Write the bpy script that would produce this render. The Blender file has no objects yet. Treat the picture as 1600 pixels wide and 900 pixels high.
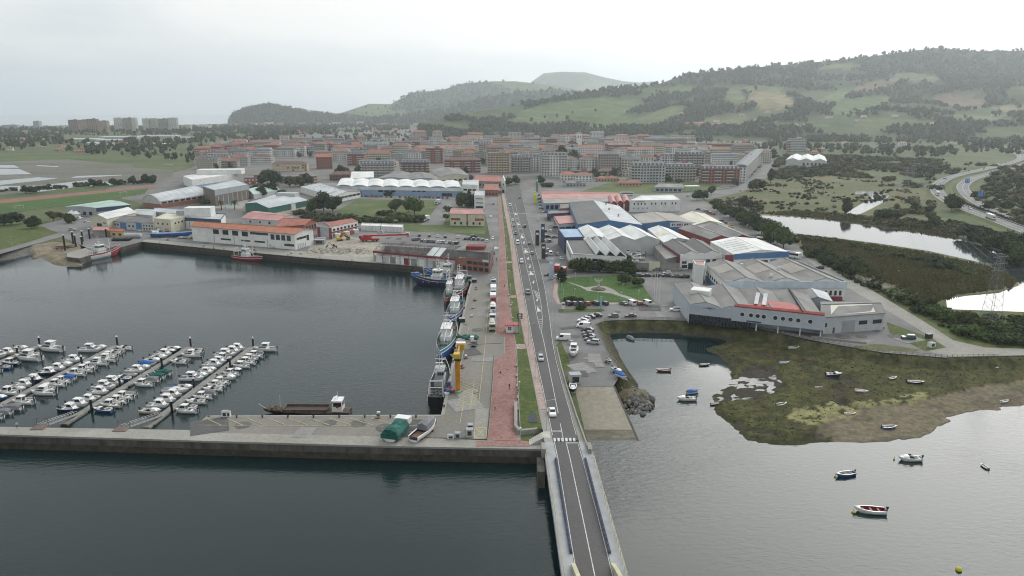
import bpy,math,random
import numpy as np
from mathutils import Vector,Matrix,noise as mnoise
from mathutils.geometry import tessellate_polygon
# ---------------------------------------------------------------- camera, sky, sun, exposure
SC=bpy.context.scene
F=1130.0
PITCH=math.atan(278.0/F)
CZ=79.0
ZL=3.6
cam_d=bpy.data.cameras.new('camera')
cam=bpy.data.objects.new('camera',cam_d)
SC.collection.objects.link(cam)
cam.location=(0,0,CZ)
cam.rotation_euler=(math.pi/2-PITCH,0,0)
cam_d.sensor_width=36.0
cam_d.lens=36.0*F/1600.0
cam_d.clip_start=1.0
cam_d.clip_end=90000.0
SC.camera=cam
SUN_AZ,SUN_EL=math.radians(35),math.radians(35)
world=bpy.data.worlds.new('World')
SC.world=world
world.use_nodes=True
nt=world.node_tree
nt.nodes.clear()
def _n(t,**k):
 n=nt.nodes.new(t)
 for a,b in k.items():
  setattr(n,a,b)
 return n
sky=_n('ShaderNodeTexSky',sky_type='NISHITA',sun_disc=False)
sky.sun_elevation=SUN_EL;sky.sun_rotation=SUN_AZ
sky.air_density=1.0;sky.dust_density=6.0;sky.ozone_density=1.0
hs=_n('ShaderNodeHueSaturation');hs.inputs['Saturation'].default_value=0.22
nt.links.new(sky.outputs[0],hs.inputs['Color'])
tc=_n('ShaderNodeTexCoord')
mp=_n('ShaderNodeMapping');mp.inputs['Scale'].default_value=(1.0,1.0,4.5)
nt.links.new(tc.outputs['Generated'],mp.inputs[0])
cl=_n('ShaderNodeTexNoise');cl.inputs['Scale'].default_value=1.7;cl.inputs['Detail'].default_value=5;cl.inputs['Roughness'].default_value=0.48
nt.links.new(mp.outputs[0],cl.inputs['Vector'])
rp=_n('ShaderNodeValToRGB')
rp.color_ramp.elements[0].position=0.36;rp.color_ramp.elements[0].color=(4.6,5.4,6.1,1)
rp.color_ramp.elements[1].position=0.62;rp.color_ramp.elements[1].color=(8.6,8.6,8.4,1)
nt.links.new(cl.outputs[0],rp.inputs[0])
dt=_n('ShaderNodeVectorMath',operation='DOT_PRODUCT')
dt.inputs[1].default_value=(math.sin(SUN_AZ)*math.cos(SUN_EL),math.cos(SUN_AZ)*math.cos(SUN_EL),math.sin(SUN_EL))
nt.links.new(tc.outputs['Generated'],dt.inputs[0])
mx0=_n('ShaderNodeMath',operation='MAXIMUM');mx0.inputs[1].default_value=0.0
nt.links.new(dt.outputs['Value'],mx0.inputs[0])
pw=_n('ShaderNodeMath',operation='POWER');pw.inputs[1].default_value=11.0
nt.links.new(mx0.outputs[0],pw.inputs[0])
ml=_n('ShaderNodeMath',operation='MULTIPLY_ADD');ml.inputs[1].default_value=1.9;ml.inputs[2].default_value=0.92
nt.links.new(pw.outputs[0],ml.inputs[0])
vm=_n('ShaderNodeVectorMath',operation='SCALE')
nt.links.new(rp.outputs[0],vm.inputs[0]);nt.links.new(ml.outputs[0],vm.inputs['Scale'])
mixc=_n('ShaderNodeMix',data_type='RGBA');mixc.inputs[0].default_value=0.86
nt.links.new(hs.outputs[0],mixc.inputs[6]);nt.links.new(vm.outputs[0],mixc.inputs[7])
bg=_n('ShaderNodeBackground');bg.inputs['Strength'].default_value=0.108
nt.links.new(mixc.outputs[2],bg.inputs['Color'])
wo=_n('ShaderNodeOutputWorld');nt.links.new(bg.outputs[0],wo.inputs['Surface'])
sun_d=bpy.data.lights.new('sun','SUN');sun_d.energy=1.2;sun_d.angle=math.radians(48);sun_d.color=(1.0,0.94,0.86)
sun=bpy.data.objects.new('sun',sun_d);SC.collection.objects.link(sun)
sun.rotation_euler=Vector((math.sin(SUN_AZ)*math.cos(SUN_EL),math.cos(SUN_AZ)*math.cos(SUN_EL),math.sin(SUN_EL))).to_track_quat('Z','Y').to_euler()
SC.view_settings.view_transform='Standard'
SC.view_settings.look='None'
SC.view_settings.gamma=1.0
SC.view_settings.exposure=0.38
SC.view_settings.use_curve_mapping=False
SC.render.engine='CYCLES'
SC.cycles.use_denoising=True
SC.cycles.filter_width=1.1
SC.cycles.max_bounces=5
SC.cycles.diffuse_bounces=2
SC.cycles.glossy_bounces=2
SC.cycles.transmission_bounces=2
SC.cycles.volume_bounces=1
SC.cycles.caustics_reflective=False
SC.cycles.caustics_refractive=False
# ---------------------------------------------------------------- helpers
R=random.Random(7)
CP,SP=math.cos(PITCH),math.sin(PITCH)
COL=SC.collection
def G(px,py,z=ZL):
 """ground point (world) seen at photo position px, py on height z"""
 u=(px-800)/F;v=(py-450)/F
 t=(z-CZ)/-(SP+v*CP)
 return Vector((u*t,(CP-v*SP)*t,z))
def GY(px,py,Y):
 """point on the sight line at forward distance Y"""
 u=(px-800)/F;v=(py-450)/F
 t=Y/(CP-v*SP)
 return Vector((u*t,Y,CZ-(SP+v*CP)*t))
def IMG(p):
 d=p[2]-CZ
 c=p[1]*CP-d*SP
 return 800+F*p[0]/c,450-F*(p[1]*SP+d*CP)/c
def mpp(py,z=ZL):
 """photo px per metre across at row py"""
 return CP*(py-172)/(CZ-z)
MATS={}
def M(name,col=(.5,.5,.5),rough=.8,var=.12,scale=.25,bump=0.,bscale=2.,metal=0.,spec=.4,coat=0.,streak=None,emit=0.):
 if name in MATS:
  return MATS[name]
 m=bpy.data.materials.new(name);m.use_nodes=True
 t=m.node_tree;b=t.nodes['Principled BSDF']
 b.inputs['Roughness'].default_value=rough
 b.inputs['Metallic'].default_value=metal
 b.inputs['Specular IOR Level'].default_value=spec
 if coat:
  b.inputs['Coat Weight'].default_value=coat
 geo=t.nodes.new('ShaderNodeNewGeometry')
 mapn=t.nodes.new('ShaderNodeMapping')
 t.links.new(geo.outputs['Position'],mapn.inputs[0])
 if streak:
  mapn.inputs['Scale'].default_value=streak
 if var>0:
  n1=t.nodes.new('ShaderNodeTexNoise');n1.inputs['Scale'].default_value=scale;n1.inputs['Detail'].default_value=6;n1.inputs['Roughness'].default_value=.65
  t.links.new(mapn.outputs[0],n1.inputs['Vector'])
  r=t.nodes.new('ShaderNodeValToRGB')
  r.color_ramp.elements[0].position=.3;r.color_ramp.elements[1].position=.7
  lo=[max(0,c*(1-var*1.6))for c in col];hi=[min(1,c*(1+var*1.3))for c in col]
  r.color_ramp.elements[0].color=(*lo,1);r.color_ramp.elements[1].color=(*hi,1)
  t.links.new(n1.outputs[0],r.inputs[0]);t.links.new(r.outputs[0],b.inputs['Base Color'])
 else:
  b.inputs['Base Color'].default_value=(*col,1)
 if bump>0:
  n2=t.nodes.new('ShaderNodeTexNoise');n2.inputs['Scale'].default_value=bscale;n2.inputs['Detail'].default_value=4
  t.links.new(geo.outputs['Position'],n2.inputs['Vector'])
  bn=t.nodes.new('ShaderNodeBump');bn.inputs['Strength'].default_value=min(1,bump);bn.inputs['Distance'].default_value=.3
  t.links.new(n2.outputs[0],bn.inputs['Height']);t.links.new(bn.outputs[0],b.inputs['Normal'])
 MATS[name]=m
 return m
class MB:
 """collects shapes, links them as one mesh object"""
 def __init__(s):
  s.v=[];s.f=[];s.m=[]
 def add(s,vs,fs,mi=0):
  o=len(s.v)
  s.v.extend([tuple(v)for v in vs]);s.f.extend([tuple(i+o for i in f)for f in fs]);s.m.extend([mi]*len(fs))
  return s
 def quad(s,a,b,c,d,mi=0):
  return s.add([a,b,c,d],[(0,1,2,3)],mi)
 def box(s,c,d,rz=0.,mi=0,taper=1.0,top=True):
  """c = centre of the base, d = size"""
  x,y,z=d[0]/2,d[1]/2,d[2]
  ca,sa=math.cos(rz),math.sin(rz)
  vs=[]
  for zz,k in((0,1),(z,taper)):
   for sx,sy in((-1,-1),(1,-1),(1,1),(-1,1)):
    px,py=sx*x*k,sy*y*k
    vs.append((c[0]+px*ca-py*sa,c[1]+px*sa+py*ca,c[2]+zz))
  return s.add(vs,[(0,3,2,1),(4,5,6,7),(0,1,5,4),(1,2,6,5),(2,3,7,6),(3,0,4,7)],mi)
 def prism(s,poly,z0,z1,mi=0,mtop=None,bottom=True):
  n=len(poly)
  ar=sum(poly[i][0]*poly[(i+1)%n][1]-poly[(i+1)%n][0]*poly[i][1]for i in range(n))
  if ar<0:poly=list(poly)[::-1]
  o=len(s.v)
  s.v.extend([(p[0],p[1],z0)for p in poly]+[(p[0],p[1],z1)for p in poly])
  for i in range(n):
   j=(i+1)%n
   s.f.append((o+i,o+j,o+n+j,o+n+i));s.m.append(mi)
  tris=[tuple(range(n))]if n<=4 else tessellate_polygon([[Vector((p[0],p[1],0))for p in poly]])
  for t in tris:
   t=list(t)
   a,b,c=poly[t[0]],poly[t[1]],poly[t[2]]
   if(b[0]-a[0])*(c[1]-a[1])-(b[1]-a[1])*(c[0]-a[0])<0:t=t[::-1]
   s.f.append(tuple(o+n+i for i in t));s.m.append(mi if mtop is None else mtop)
   if bottom:
    s.f.append(tuple(o+i for i in t[::-1]));s.m.append(mi)
  return s
 def cyl(s,p0,p1,r0,r1=None,n=8,mi=0,caps=True):
  r1=r0 if r1 is None else r1
  p0=Vector(p0);p1=Vector(p1);d=(p1-p0)
  if d.length<1e-6:return s
  q=d.to_track_quat('Z','Y')
  vs=[]
  for p,r in((p0,r0),(p1,r1)):
   for i in range(n):
    a=2*math.pi*i/n
    vs.append(p+q@Vector((r*math.cos(a),r*math.sin(a),0)))
  fs=[(i,(i+1)%n,n+(i+1)%n,n+i)for i in range(n)]
  if caps:fs+=[tuple(range(n))[::-1],tuple(range(n,2*n))]
  return s.add(vs,fs,mi)
 def loft(s,secs,mi=0,closed=True,caps=True):
  """sections: equal-length point lists"""
  n=len(secs[0]);vs=[p for sec in secs for p in sec];fs=[]
  for k in range(len(secs)-1):
   for i in range(n if closed else n-1):
    j=(i+1)%n
    fs.append((k*n+i,k*n+j,(k+1)*n+j,(k+1)*n+i))
  if caps:
   fs.append(tuple(range(n))[::-1]);fs.append(tuple(range((len(secs)-1)*n,len(secs)*n)))
  return s.add(vs,fs,mi)
 def ball(s,c,r,n=8,m=5,mi=0,sq=(1,1,1)):
  vs=[];fs=[]
  for j in range(m+1):
   th=math.pi*j/m
   for i in range(n):
    a=2*math.pi*i/n
    vs.append((c[0]+r*sq[0]*math.sin(th)*math.cos(a),c[1]+r*sq[1]*math.sin(th)*math.sin(a),c[2]+r*sq[2]*math.cos(th)))
  for j in range(m):
   for i in range(n):
    fs.append((j*n+i,(j+1)*n+i,(j+1)*n+(i+1)%n,j*n+(i+1)%n))
  return s.add(vs,fs,mi)
 def mesh(s,name,mats):
  me=bpy.data.meshes.new(name)
  me.from_pydata(s.v,[],s.f)
  if not isinstance(mats,(list,tuple)):mats=[mats]
  for m in mats:me.materials.append(m)
  if len(mats)>1:me.polygons.foreach_set('material_index',s.m)
  me.update()
  return me
 def build(s,name,mats,parent=None,loc=None,smooth=False):
  me=s.mesh(name,mats)
  if smooth:me.polygons.foreach_set('use_smooth',[True]*len(me.polygons))
  return link(name,me,parent,loc)
def link(name,me,parent=None,loc=None):
 o=bpy.data.objects.new(name,me);COL.objects.link(o)
 if parent is not None:o.parent=parent
 if loc is not None:o.location=loc
 return o
LABELS={}
def tag(o,label=None,cat=None,group=None,kind=None):
 if label:
  o['label']=label;LABELS.setdefault(label,[]).append(o.name)
 if cat:o['category']=cat
 if group:o['group']=group
 if kind:o['kind']=kind
 return o
def thing(name,label,cat,loc=(0,0,0),rz=0.,group=None):
 o=bpy.data.objects.new(name,None);COL.objects.link(o)
 o.location=loc;o.rotation_euler=(0,0,rz)
 o.empty_display_size=.5
 return tag(o,label,cat,group)
def dup(root,loc,rz,label,group=None,scale=None,matmap=None):
 r=root.copy();COL.objects.link(r);r.location=loc;r.rotation_euler=(0,0,rz)
 if scale:r.scale=scale
 tag(r,label,None,group)
 for ch in root.children:
  c=ch.copy();COL.objects.link(c);c.parent=r
  for g in ch.children:
   d=g.copy();COL.objects.link(d);d.parent=c
 return r
def remat(root,slot_from,slot_to):
 """swap a material on a copied thing only (mesh data made single where needed, cached)"""
 for o in[root]+list(root.children):
  if o.type=='MESH' and any(m and m.name==slot_from for m in o.data.materials):
   key=(o.data.name,slot_from,slot_to)
   if key not in REMATS:
    me=o.data.copy()
    for i,m in enumerate(me.materials):
     if m and m.name==slot_from:me.materials[i]=MATS[slot_to]
    REMATS[key]=me
   o.data=REMATS[key]
REMATS={}
def struct(o):
 o['kind']='structure';return o
def stuff(o):
 o['kind']='stuff';return o
NSH=0
def sheet(name,pts,z,mat,parent=None,px=True,kind='structure'):
 """flat polygon; pts photo positions on height z (or world xy)"""
 global NSH
 NSH+=1;z+=NSH*.00015
 w=[G(p[0],p[1],z)for p in pts]if px else[Vector((p[0],p[1],z))for p in pts]
 tris=tessellate_polygon([[Vector((p.x,p.y,0))for p in w]])
 fs=[]
 for t in tris:
  a,b,c=(w[i]for i in t)
  fs.append(t if(b.x-a.x)*(c.y-a.y)-(b.y-a.y)*(c.x-a.x)>0 else t[::-1])
 mb=MB().add(w,fs)
 o=mb.build(name,mat,parent)
 if parent is None and kind:o['kind']=kind
 return o
def ribbon(name,left,right,mat,parent=None,kind='structure',sub=1):
 """strip between two equal-length world polylines"""
 vs=list(left)+list(right);n=len(left)
 mb=MB().add(vs,[(i,n+i,n+i+1,i+1)for i in range(n-1)])
 o=mb.build(name,mat,parent)
 if parent is None and kind:o['kind']=kind
 return o
ORD=['first','second','third','fourth','fifth','sixth','seventh','eighth','ninth','tenth','eleventh','twelfth','thirteenth','fourteenth','fifteenth','sixteenth','seventeenth','eighteenth','nineteenth','twentieth']
def nth(i):
 if i<20:return ORD[i]
 tens=['twenty','thirty','forty','fifty','sixty','seventy','eighty','ninety'][(i+1)//10-2]
 u=(i+1)%10
 return tens[:-1]+'ieth' if u==0 else tens+'-'+ORD[u-1]
def lerp(a,b,t):return a+(b-a)*t
def interp(x,xs,ys):
 return float(np.interp(x,xs,ys))
def inpoly(x,y,poly):
 c=False;n=len(poly);j=n-1
 for i in range(n):
  xi,yi=poly[i][0],poly[i][1];xj,yj=poly[j][0],poly[j][1]
  if(yi>y)!=(yj>y)and x<(xj-xi)*(y-yi)/(yj-yi)+xi:c=not c
  j=i
 return c
 # ---------------------------------------------------------------- water
def water_mat(name,col,rough,wave,strength,calm=.2):
 m=bpy.data.materials.new(name);m.use_nodes=True;MATS[name]=m
 t=m.node_tree;b=t.nodes['Principled BSDF']
 b.inputs['Roughness'].default_value=rough;b.inputs['IOR'].default_value=1.33;b.inputs['Specular IOR Level'].default_value=.5
 geo=t.nodes.new('ShaderNodeNewGeometry')
 n0=t.nodes.new('ShaderNodeTexNoise');n0.inputs['Scale'].default_value=.006;n0.inputs['Detail'].default_value=5
 t.links.new(geo.outputs['Position'],n0.inputs['Vector'])
 r=t.nodes.new('ShaderNodeValToRGB')
 r.color_ramp.elements[0].position=.35;r.color_ramp.elements[0].color=(*[c*.75 for c in col],1)
 r.color_ramp.elements[1].position=.7;r.color_ramp.elements[1].color=(*[c*1.25 for c in col],1)
 t.links.new(n0.outputs[0],r.inputs[0]);t.links.new(r.outputs[0],b.inputs['Base Color'])
 mp_=t.nodes.new('ShaderNodeMapping');mp_.inputs['Rotation'].default_value=(0,0,math.radians(-28));mp_.inputs['Scale'].default_value=(.55,1.25,1)
 t.links.new(geo.outputs['Position'],mp_.inputs[0])
 n1=t.nodes.new('ShaderNodeTexNoise');n1.inputs['Scale'].default_value=wave;n1.inputs['Detail'].default_value=4;n1.inputs['Roughness'].default_value=.62;n1.inputs['Distortion'].default_value=.25
 t.links.new(mp_.outputs[0],n1.inputs['Vector'])
 n2=t.nodes.new('ShaderNodeTexNoise');n2.inputs['Scale'].default_value=.014;n2.inputs['Detail'].default_value=4;n2.inputs['Distortion'].default_value=.8
 t.links.new(mp_.outputs[0],n2.inputs['Vector'])
 mr=t.nodes.new('ShaderNodeMapRange');mr.inputs[1].default_value=.38;mr.inputs[2].default_value=.62;mr.inputs[3].default_value=calm;mr.inputs[4].default_value=1.0
 t.links.new(n2.outputs[0],mr.inputs[0])
 mm=t.nodes.new('ShaderNodeMath');mm.operation='MULTIPLY';mm.inputs[1].default_value=strength
 t.links.new(mr.outputs[0],mm.inputs[0])
 ds=t.nodes.new('ShaderNodeVectorMath');ds.operation='DISTANCE';ds.inputs[1].default_value=(62,240,0);t.links.new(geo.outputs['Position'],ds.inputs[0])
 m2=t.nodes.new('ShaderNodeMapRange');m2.inputs[1].default_value=24;m2.inputs[2].default_value=66;m2.inputs[3].default_value=.12;m2.inputs[4].default_value=1.0;t.links.new(ds.outputs['Value'],m2.inputs[0])
 m3=t.nodes.new('ShaderNodeMath');m3.operation='MULTIPLY';t.links.new(mm.outputs[0],m3.inputs[0]);t.links.new(m2.outputs[0],m3.inputs[1]);mm=m3
 bn=t.nodes.new('ShaderNodeBump');bn.inputs['Distance'].default_value=.35
 t.links.new(mm.outputs[0],bn.inputs['Strength']);t.links.new(n1.outputs[0],bn.inputs['Height']);t.links.new(bn.outputs[0],b.inputs['Normal'])
 return m
WATER=water_mat('water',(.0055,.0185,.0195),.05,.8,.42)
CALM=water_mat('calm_water',(.03,.04,.04),.035,.5,.07)
mb=MB()
ring=[(14000*math.cos(2*math.pi*i/48),14000*math.sin(2*math.pi*i/48),0)for i in range(48)]
mb.add([(0,0,0)]+ring,[(0,1+i,1+(i+1)%48)for i in range(48)])
struct(mb.build('water',WATER))
# ---------------------------------------------------------------- ground
def patch_mat(name,stops,scale,rough=.95,bump=.5,bscale=1.2,detail=8,dist=.3,stretch=(1,1,1),fine=1.):
 m=bpy.data.materials.new(name);m.use_nodes=True;MATS[name]=m
 t=m.node_tree;b=t.nodes['Principled BSDF'];b.inputs['Roughness'].default_value=rough;b.inputs['Specular IOR Level'].default_value=.2
 geo=t.nodes.new('ShaderNodeNewGeometry')
 mp_=t.nodes.new('ShaderNodeMapping');mp_.inputs['Scale'].default_value=stretch
 t.links.new(geo.outputs['Position'],mp_.inputs[0])
 n=t.nodes.new('ShaderNodeTexNoise');n.inputs['Scale'].default_value=scale;n.inputs['Detail'].default_value=detail;n.inputs['Roughness'].default_value=.62;n.inputs['Distortion'].default_value=dist
 t.links.new(mp_.outputs[0],n.inputs['Vector'])
 r=t.nodes.new('ShaderNodeValToRGB');e=r.color_ramp.elements
 e[0].position,e[0].color=stops[0][0],(*stops[0][1],1)
 e[1].position,e[1].color=stops[-1][0],(*stops[-1][1],1)
 for p,c in stops[1:-1]:
  x=e.new(p);x.color=(*c,1)
 t.links.new(n.outputs[0],r.inputs[0])
 n3=t.nodes.new('ShaderNodeTexNoise');n3.inputs['Scale'].default_value=bscale;n3.inputs['Detail'].default_value=5
 t.links.new(geo.outputs['Position'],n3.inputs['Vector'])
 mr=t.nodes.new('ShaderNodeMapRange');mr.inputs[1].default_value=.3;mr.inputs[2].default_value=.7;mr.inputs[3].default_value=1-.28*fine;mr.inputs[4].default_value=1+.25*fine
 t.links.new(n3.outputs[0],mr.inputs[0])
 vs=t.nodes.new('ShaderNodeVectorMath');vs.operation='SCALE'
 t.links.new(r.outputs[0],vs.inputs[0]);t.links.new(mr.outputs[0],vs.inputs['Scale']);t.links.new(vs.outputs[0],b.inputs['Base Color'])
 bn=t.nodes.new('ShaderNodeBump');bn.inputs['Strength'].default_value=bump;bn.inputs['Distance'].default_value=.4
 t.links.new(n3.outputs[0],bn.inputs['Height']);t.links.new(bn.outputs[0],b.inputs['Normal'])
 return m
GROUND=patch_mat('ground_mix',[(.3,(.045,.065,.03)),(.45,(.075,.10,.04)),(.58,(.10,.115,.05)),(.75,(.13,.12,.07))],.012,bscale=.25)
MEADOW=patch_mat('meadow',[(.3,(.055,.085,.027)),(.5,(.085,.115,.038)),(.72,(.16,.15,.07))],.03,bscale=.6)
LAWN=patch_mat('lawn',[(.3,(.04,.085,.02)),(.55,(.055,.11,.025)),(.75,(.09,.12,.04))],.08,bscale=1.0)
VERGE=patch_mat('verge_grass',[(.3,(.05,.08,.02)),(.5,(.075,.10,.028)),(.7,(.14,.125,.055))],.16,bscale=.8)
WETLAND=patch_mat('wetland',[(.3,(.065,.08,.034)),(.5,(.105,.115,.05)),(.62,(.14,.12,.065)),(.75,(.12,.145,.06))],.02,bscale=.35)
REED=patch_mat('reed_bed',[(.3,(.095,.105,.042)),(.5,(.135,.13,.06)),(.7,(.165,.15,.08))],.03,bscale=.5,bump=.9)
MUD=patch_mat('mud',[(.3,(.06,.065,.032)),(.42,(.085,.085,.045)),(.5,(.10,.092,.075)),(.7,(.15,.14,.115))],.016,rough=.6,bscale=.2,stretch=(.4,1,1))
SAND=patch_mat('sand',[(.3,(.16,.13,.09)),(.5,(.24,.20,.14)),(.7,(.30,.26,.19))],.05,rough=.85,bscale=.4)
SOIL=patch_mat('bare_soil',[(.3,(.24,.21,.17)),(.5,(.32,.29,.24)),(.7,(.40,.37,.32))],.06,bscale=.5)
CONC=patch_mat('quay_concrete',[(.3,(.165,.157,.138)),(.5,(.20,.19,.168)),(.72,(.235,.225,.20))],.07,rough=.9,bump=.08,bscale=1.4,fine=.45,stretch=(1,.35,1))
CONC_L=patch_mat('pale_concrete',[(.3,(.24,.23,.205)),(.5,(.28,.27,.24)),(.72,(.32,.31,.28))],.09,rough=.9,bump=.1,bscale=1.2,fine=.45)
RAMP=patch_mat('ramp_concrete',[(.3,(.20,.18,.14)),(.5,(.25,.225,.175)),(.72,(.29,.265,.21))],.05,rough=.85,bump=.1,bscale=.8,fine=.5,stretch=(1,.4,1))
ASPH=patch_mat('asphalt',[(.3,(.085,.083,.08)),(.5,(.105,.103,.10)),(.72,(.13,.127,.123))],.08,rough=.88,bump=.05,bscale=2.5,fine=.4,stretch=(1,.2,1))
ASPH_O=patch_mat('worn_asphalt',[(.3,(.12,.12,.118)),(.5,(.175,.172,.168)),(.72,(.23,.225,.215))],.045,rough=.9,bump=.08,bscale=1.6,fine=.5)
TOWNG=patch_mat('town_ground',[(.3,(.09,.095,.085)),(.5,(.16,.155,.145)),(.72,(.20,.19,.17))],.03,bscale=.3,bump=.1)
PINK=patch_mat('red_paving',[(.3,(.215,.115,.10)),(.5,(.265,.15,.132)),(.72,(.31,.19,.17))],.08,rough=.9,bump=.1,bscale=1.5)
PINK_L=patch_mat('pale_red_paving',[(.3,(.30,.22,.19)),(.5,(.345,.26,.23)),(.72,(.39,.31,.28))],.12,rough=.9,bump=.1,bscale=1.5)
PAINT=M('road_paint',(.55,.55,.53),.75,.3,1.5)
PAINT_Y=M('yellow_paint',(.50,.42,.18),.8,.2,.8)
STONE=M('rubble_stone',(.17,.165,.15),.9,.3,.6,bump=.6,bscale=1.5)
WALLC=M('sea_wall_concrete',(.092,.084,.072),.9,.35,.5,bump=.4,bscale=1.2,streak=(1,1,.35))
WALLW=M('weedy_wall',(.05,.042,.03),.75,.4,.6,bump=.6,bscale=1.4)
COAST=[(850,702),(600,697),(320,689),(0,679),(-700,657),(-700,647),(0,668),(297,673),(325,650),(690,649),(715,527),(731,458),(737,440),(722,430),(649,415),(480,402),(350,390),(222,377),(187,386),(150,394),(118,379),(85,377),(45,383),(0,393),(-600,440),(-2500,330),(-3600,199),(0,197),(300,195),(420,191),(520,187),(900,183),(5200,183),(4200,560),(2300,556),(1600,556),(1480,559),(1380,551),(1270,532),(1180,513),(1100,502),(1000,499),(945,501),(931,507),(948,545),(972,583),(958,604),(897,604),(921,702)]
sheet('ground',COAST,ZL,GROUND)
def quaywall(name,pts,top=ZL,cap=.7,closed=False):
 w=[G(p[0],p[1],ZL)for p in pts]
 mb=MB();mb2=MB();mb3=MB()
 for a,b in zip(w[:-1],w[1:]):
  d=(b-a);L=d.length;d.normalize();n=Vector((d.y,-d.x,0))
  k=max(1,int(L/6))
  for i in range(k):
   p=a+d*(L*i/k);q=a+d*(L*(i+1)/k)
   o=R.uniform(-.03,.03)
   for(mbx,za,zb,off)in((mb,1.6,top-.35,.0+o),(mb2,-1.5,1.6,.12+o)):
    p1=p+n*off;q1=q+n*off
    mbx.quad((p1.x,p1.y,za),(q1.x,q1.y,za),(q1.x,q1.y,zb),(p1.x,p1.y,zb))
    if mbx is mb2:
     p2=p-n*.05;q2=q-n*.05
     mbx.quad((p1.x,p1.y,zb),(q1.x,q1.y,zb),(q2.x,q2.y,zb),(p2.x,p2.y,zb))
   c0=p+d*.02;c1=q-d*.02
   mb3.prism([(c0+n*.15)[:2],(c1+n*.15)[:2],(c1-n*cap)[:2],(c0-n*cap)[:2]],top-.35,top+.12)
 o=mb.build(name,WALLC);struct(o)
 mb2.build('tidal_band',WALLW,o);x=mb3.build('coping_stones',CONC_L,o);stuff(x)
 return o
quaywall('quay_wall_front',[(-700,657),(0,679),(320,689),(600,697),(848,702)])
quaywall('quay_wall_mole_back',[(325,650),(297,673),(0,668),(-700,647)])
quaywall('quay_wall_marina',[(690,649),(325,650)])
quaywall('quay_wall_east',[(722,430),(737,440),(731,458),(715,527),(690,649)])
quaywall('quay_wall_north',[(187,386),(222,377),(350,390),(480,402),(649,415),(722,430)])
# ---------------------------------------------------------------- hills
def ridge_noise(x,y,s,o=0):
 return mnoise.fractal(Vector((x*s,y*s,o)),1.0,2.1,5,noise_basis='PERLIN_ORIGINAL')
def hill(name,ridge,foot,mat,x0,x1,step,fieldfn,nf=34,rough=26.,base=ZL-.6,seed=0.,shape=1.35):
 """ridge: (px, py of skyline, forward distance); foot: (px, distance)"""
 rx=[r[0]for r in ridge];fx=[f[0]for f in foot]
 cols=np.arange(x0,x1+.1,step)
 rows=list(np.linspace(0,1,nf))+[1.06,1.15,1.3,1.5]
 V=[];fld=[]
 for px in cols:
  Yr=interp(px,rx,[r[2]for r in ridge]);py=interp(px,rx,[r[1]for r in ridge])
  Yf=interp(px,fx,[f[1]for f in foot])
  top=GY(px,py,Yr);Hh=max(1.5,top.z-base)
  for t in rows:
   Y=lerp(Yf,Yr,t);p=GY(px,py,Y)
   nz=ridge_noise(p.x,Y,.0016,seed);nz2=ridge_noise(p.x,Y,.006,seed+5)
   if t<=1:
    s=t**shape*(1-.12*math.sin(math.pi*t));amp=math.sin(math.pi*min(1,t*1.0))*min(1.,Hh/120)
    z=base+Hh*s+amp*(nz*rough+nz2*rough*.35)
   else:
    z=base+Hh*(1-(t-1)*1.5)+nz2*3
   V.append((p.x,Y,max(base,z)))
 n=len(rows);FS=[]
 for i in range(len(cols)-1):
  for j in range(n-1):
   FS.append((i*n+j,(i+1)*n+j,(i+1)*n+j+1,i*n+j+1))
 me=bpy.data.meshes.new(name);me.from_pydata(V,[],FS);me.materials.append(mat)
 a=me.color_attributes.new('cover','FLOAT_COLOR','POINT')
 cols_=[]
 for v in V:
  cols_.extend(fieldfn(v))
 a.data.foreach_set('color',cols_)
 me.polygons.foreach_set('use_smooth',[True]*len(me.polygons));me.update()
 o=link(name,me);struct(o)
 return o,np.array(V),len(cols),n
def cover_mat():
 m=bpy.data.materials.new('hill_cover');m.use_nodes=True;MATS['hill_cover']=m
 t=m.node_tree;b=t.nodes['Principled BSDF'];b.inputs['Roughness'].default_value=.95;b.inputs['Specular IOR Level'].default_value=.1
 at=t.nodes.new('ShaderNodeAttribute');at.attribute_name='cover'
 geo=t.nodes.new('ShaderNodeNewGeometry')
 n3=t.nodes.new('ShaderNodeTexNoise');n3.inputs['Scale'].default_value=.02;n3.inputs['Detail'].default_value=7;n3.inputs['Roughness'].default_value=.7
 t.links.new(geo.outputs['Position'],n3.inputs['Vector'])
 mr=t.nodes.new('ShaderNodeMapRange');mr.inputs[1].default_value=.3;mr.inputs[2].default_value=.7;mr.inputs[3].default_value=.55;mr.inputs[4].default_value=1.45
 t.links.new(n3.outputs[0],mr.inputs[0])
 vs=t.nodes.new('ShaderNodeVectorMath');vs.operation='SCALE'
 t.links.new(at.outputs['Color'],vs.inputs[0]);t.links.new(mr.outputs[0],vs.inputs['Scale']);t.links.new(vs.outputs[0],b.inputs['Base Color'])
 return m
COVER=cover_mat()
C_F1,C_F2,C_TAN,C_BR=(.088,.118,.042),(.11,.13,.055),(.19,.16,.085),(.16,.12,.085)
FIELDS=[(905,172,100,17,-.10,C_F1),(850,188,60,9,-.06,C_F1),(960,190,70,9,0,C_F1),(1035,182,40,12,-.3,C_F2),(1150,152,16,14,.2,C_F2),(1205,157,38,14,.1,C_TAN),(1190,140,30,6,.0,C_F2),(1315,104,32,5,-.05,C_F2),(1345,165,48,12,-.22,C_F1),(1432,121,36,6,.1,C_F2),(1300,154,26,7,-.3,C_F2),(1500,158,42,12,.1,C_BR),(1135,191,38,10,0,C_F2),(1240,196,60,5,0,C_F1),(1400,192,70,6,0,C_F2),(1530,186,60,6,.05,C_F2),(1060,140,26,6,-.1,C_F1),(1370,133,36,7,-.25,C_BR),(1590,172,40,6,.1,C_TAN)]
WOODC=(.028,.042,.022)
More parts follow.
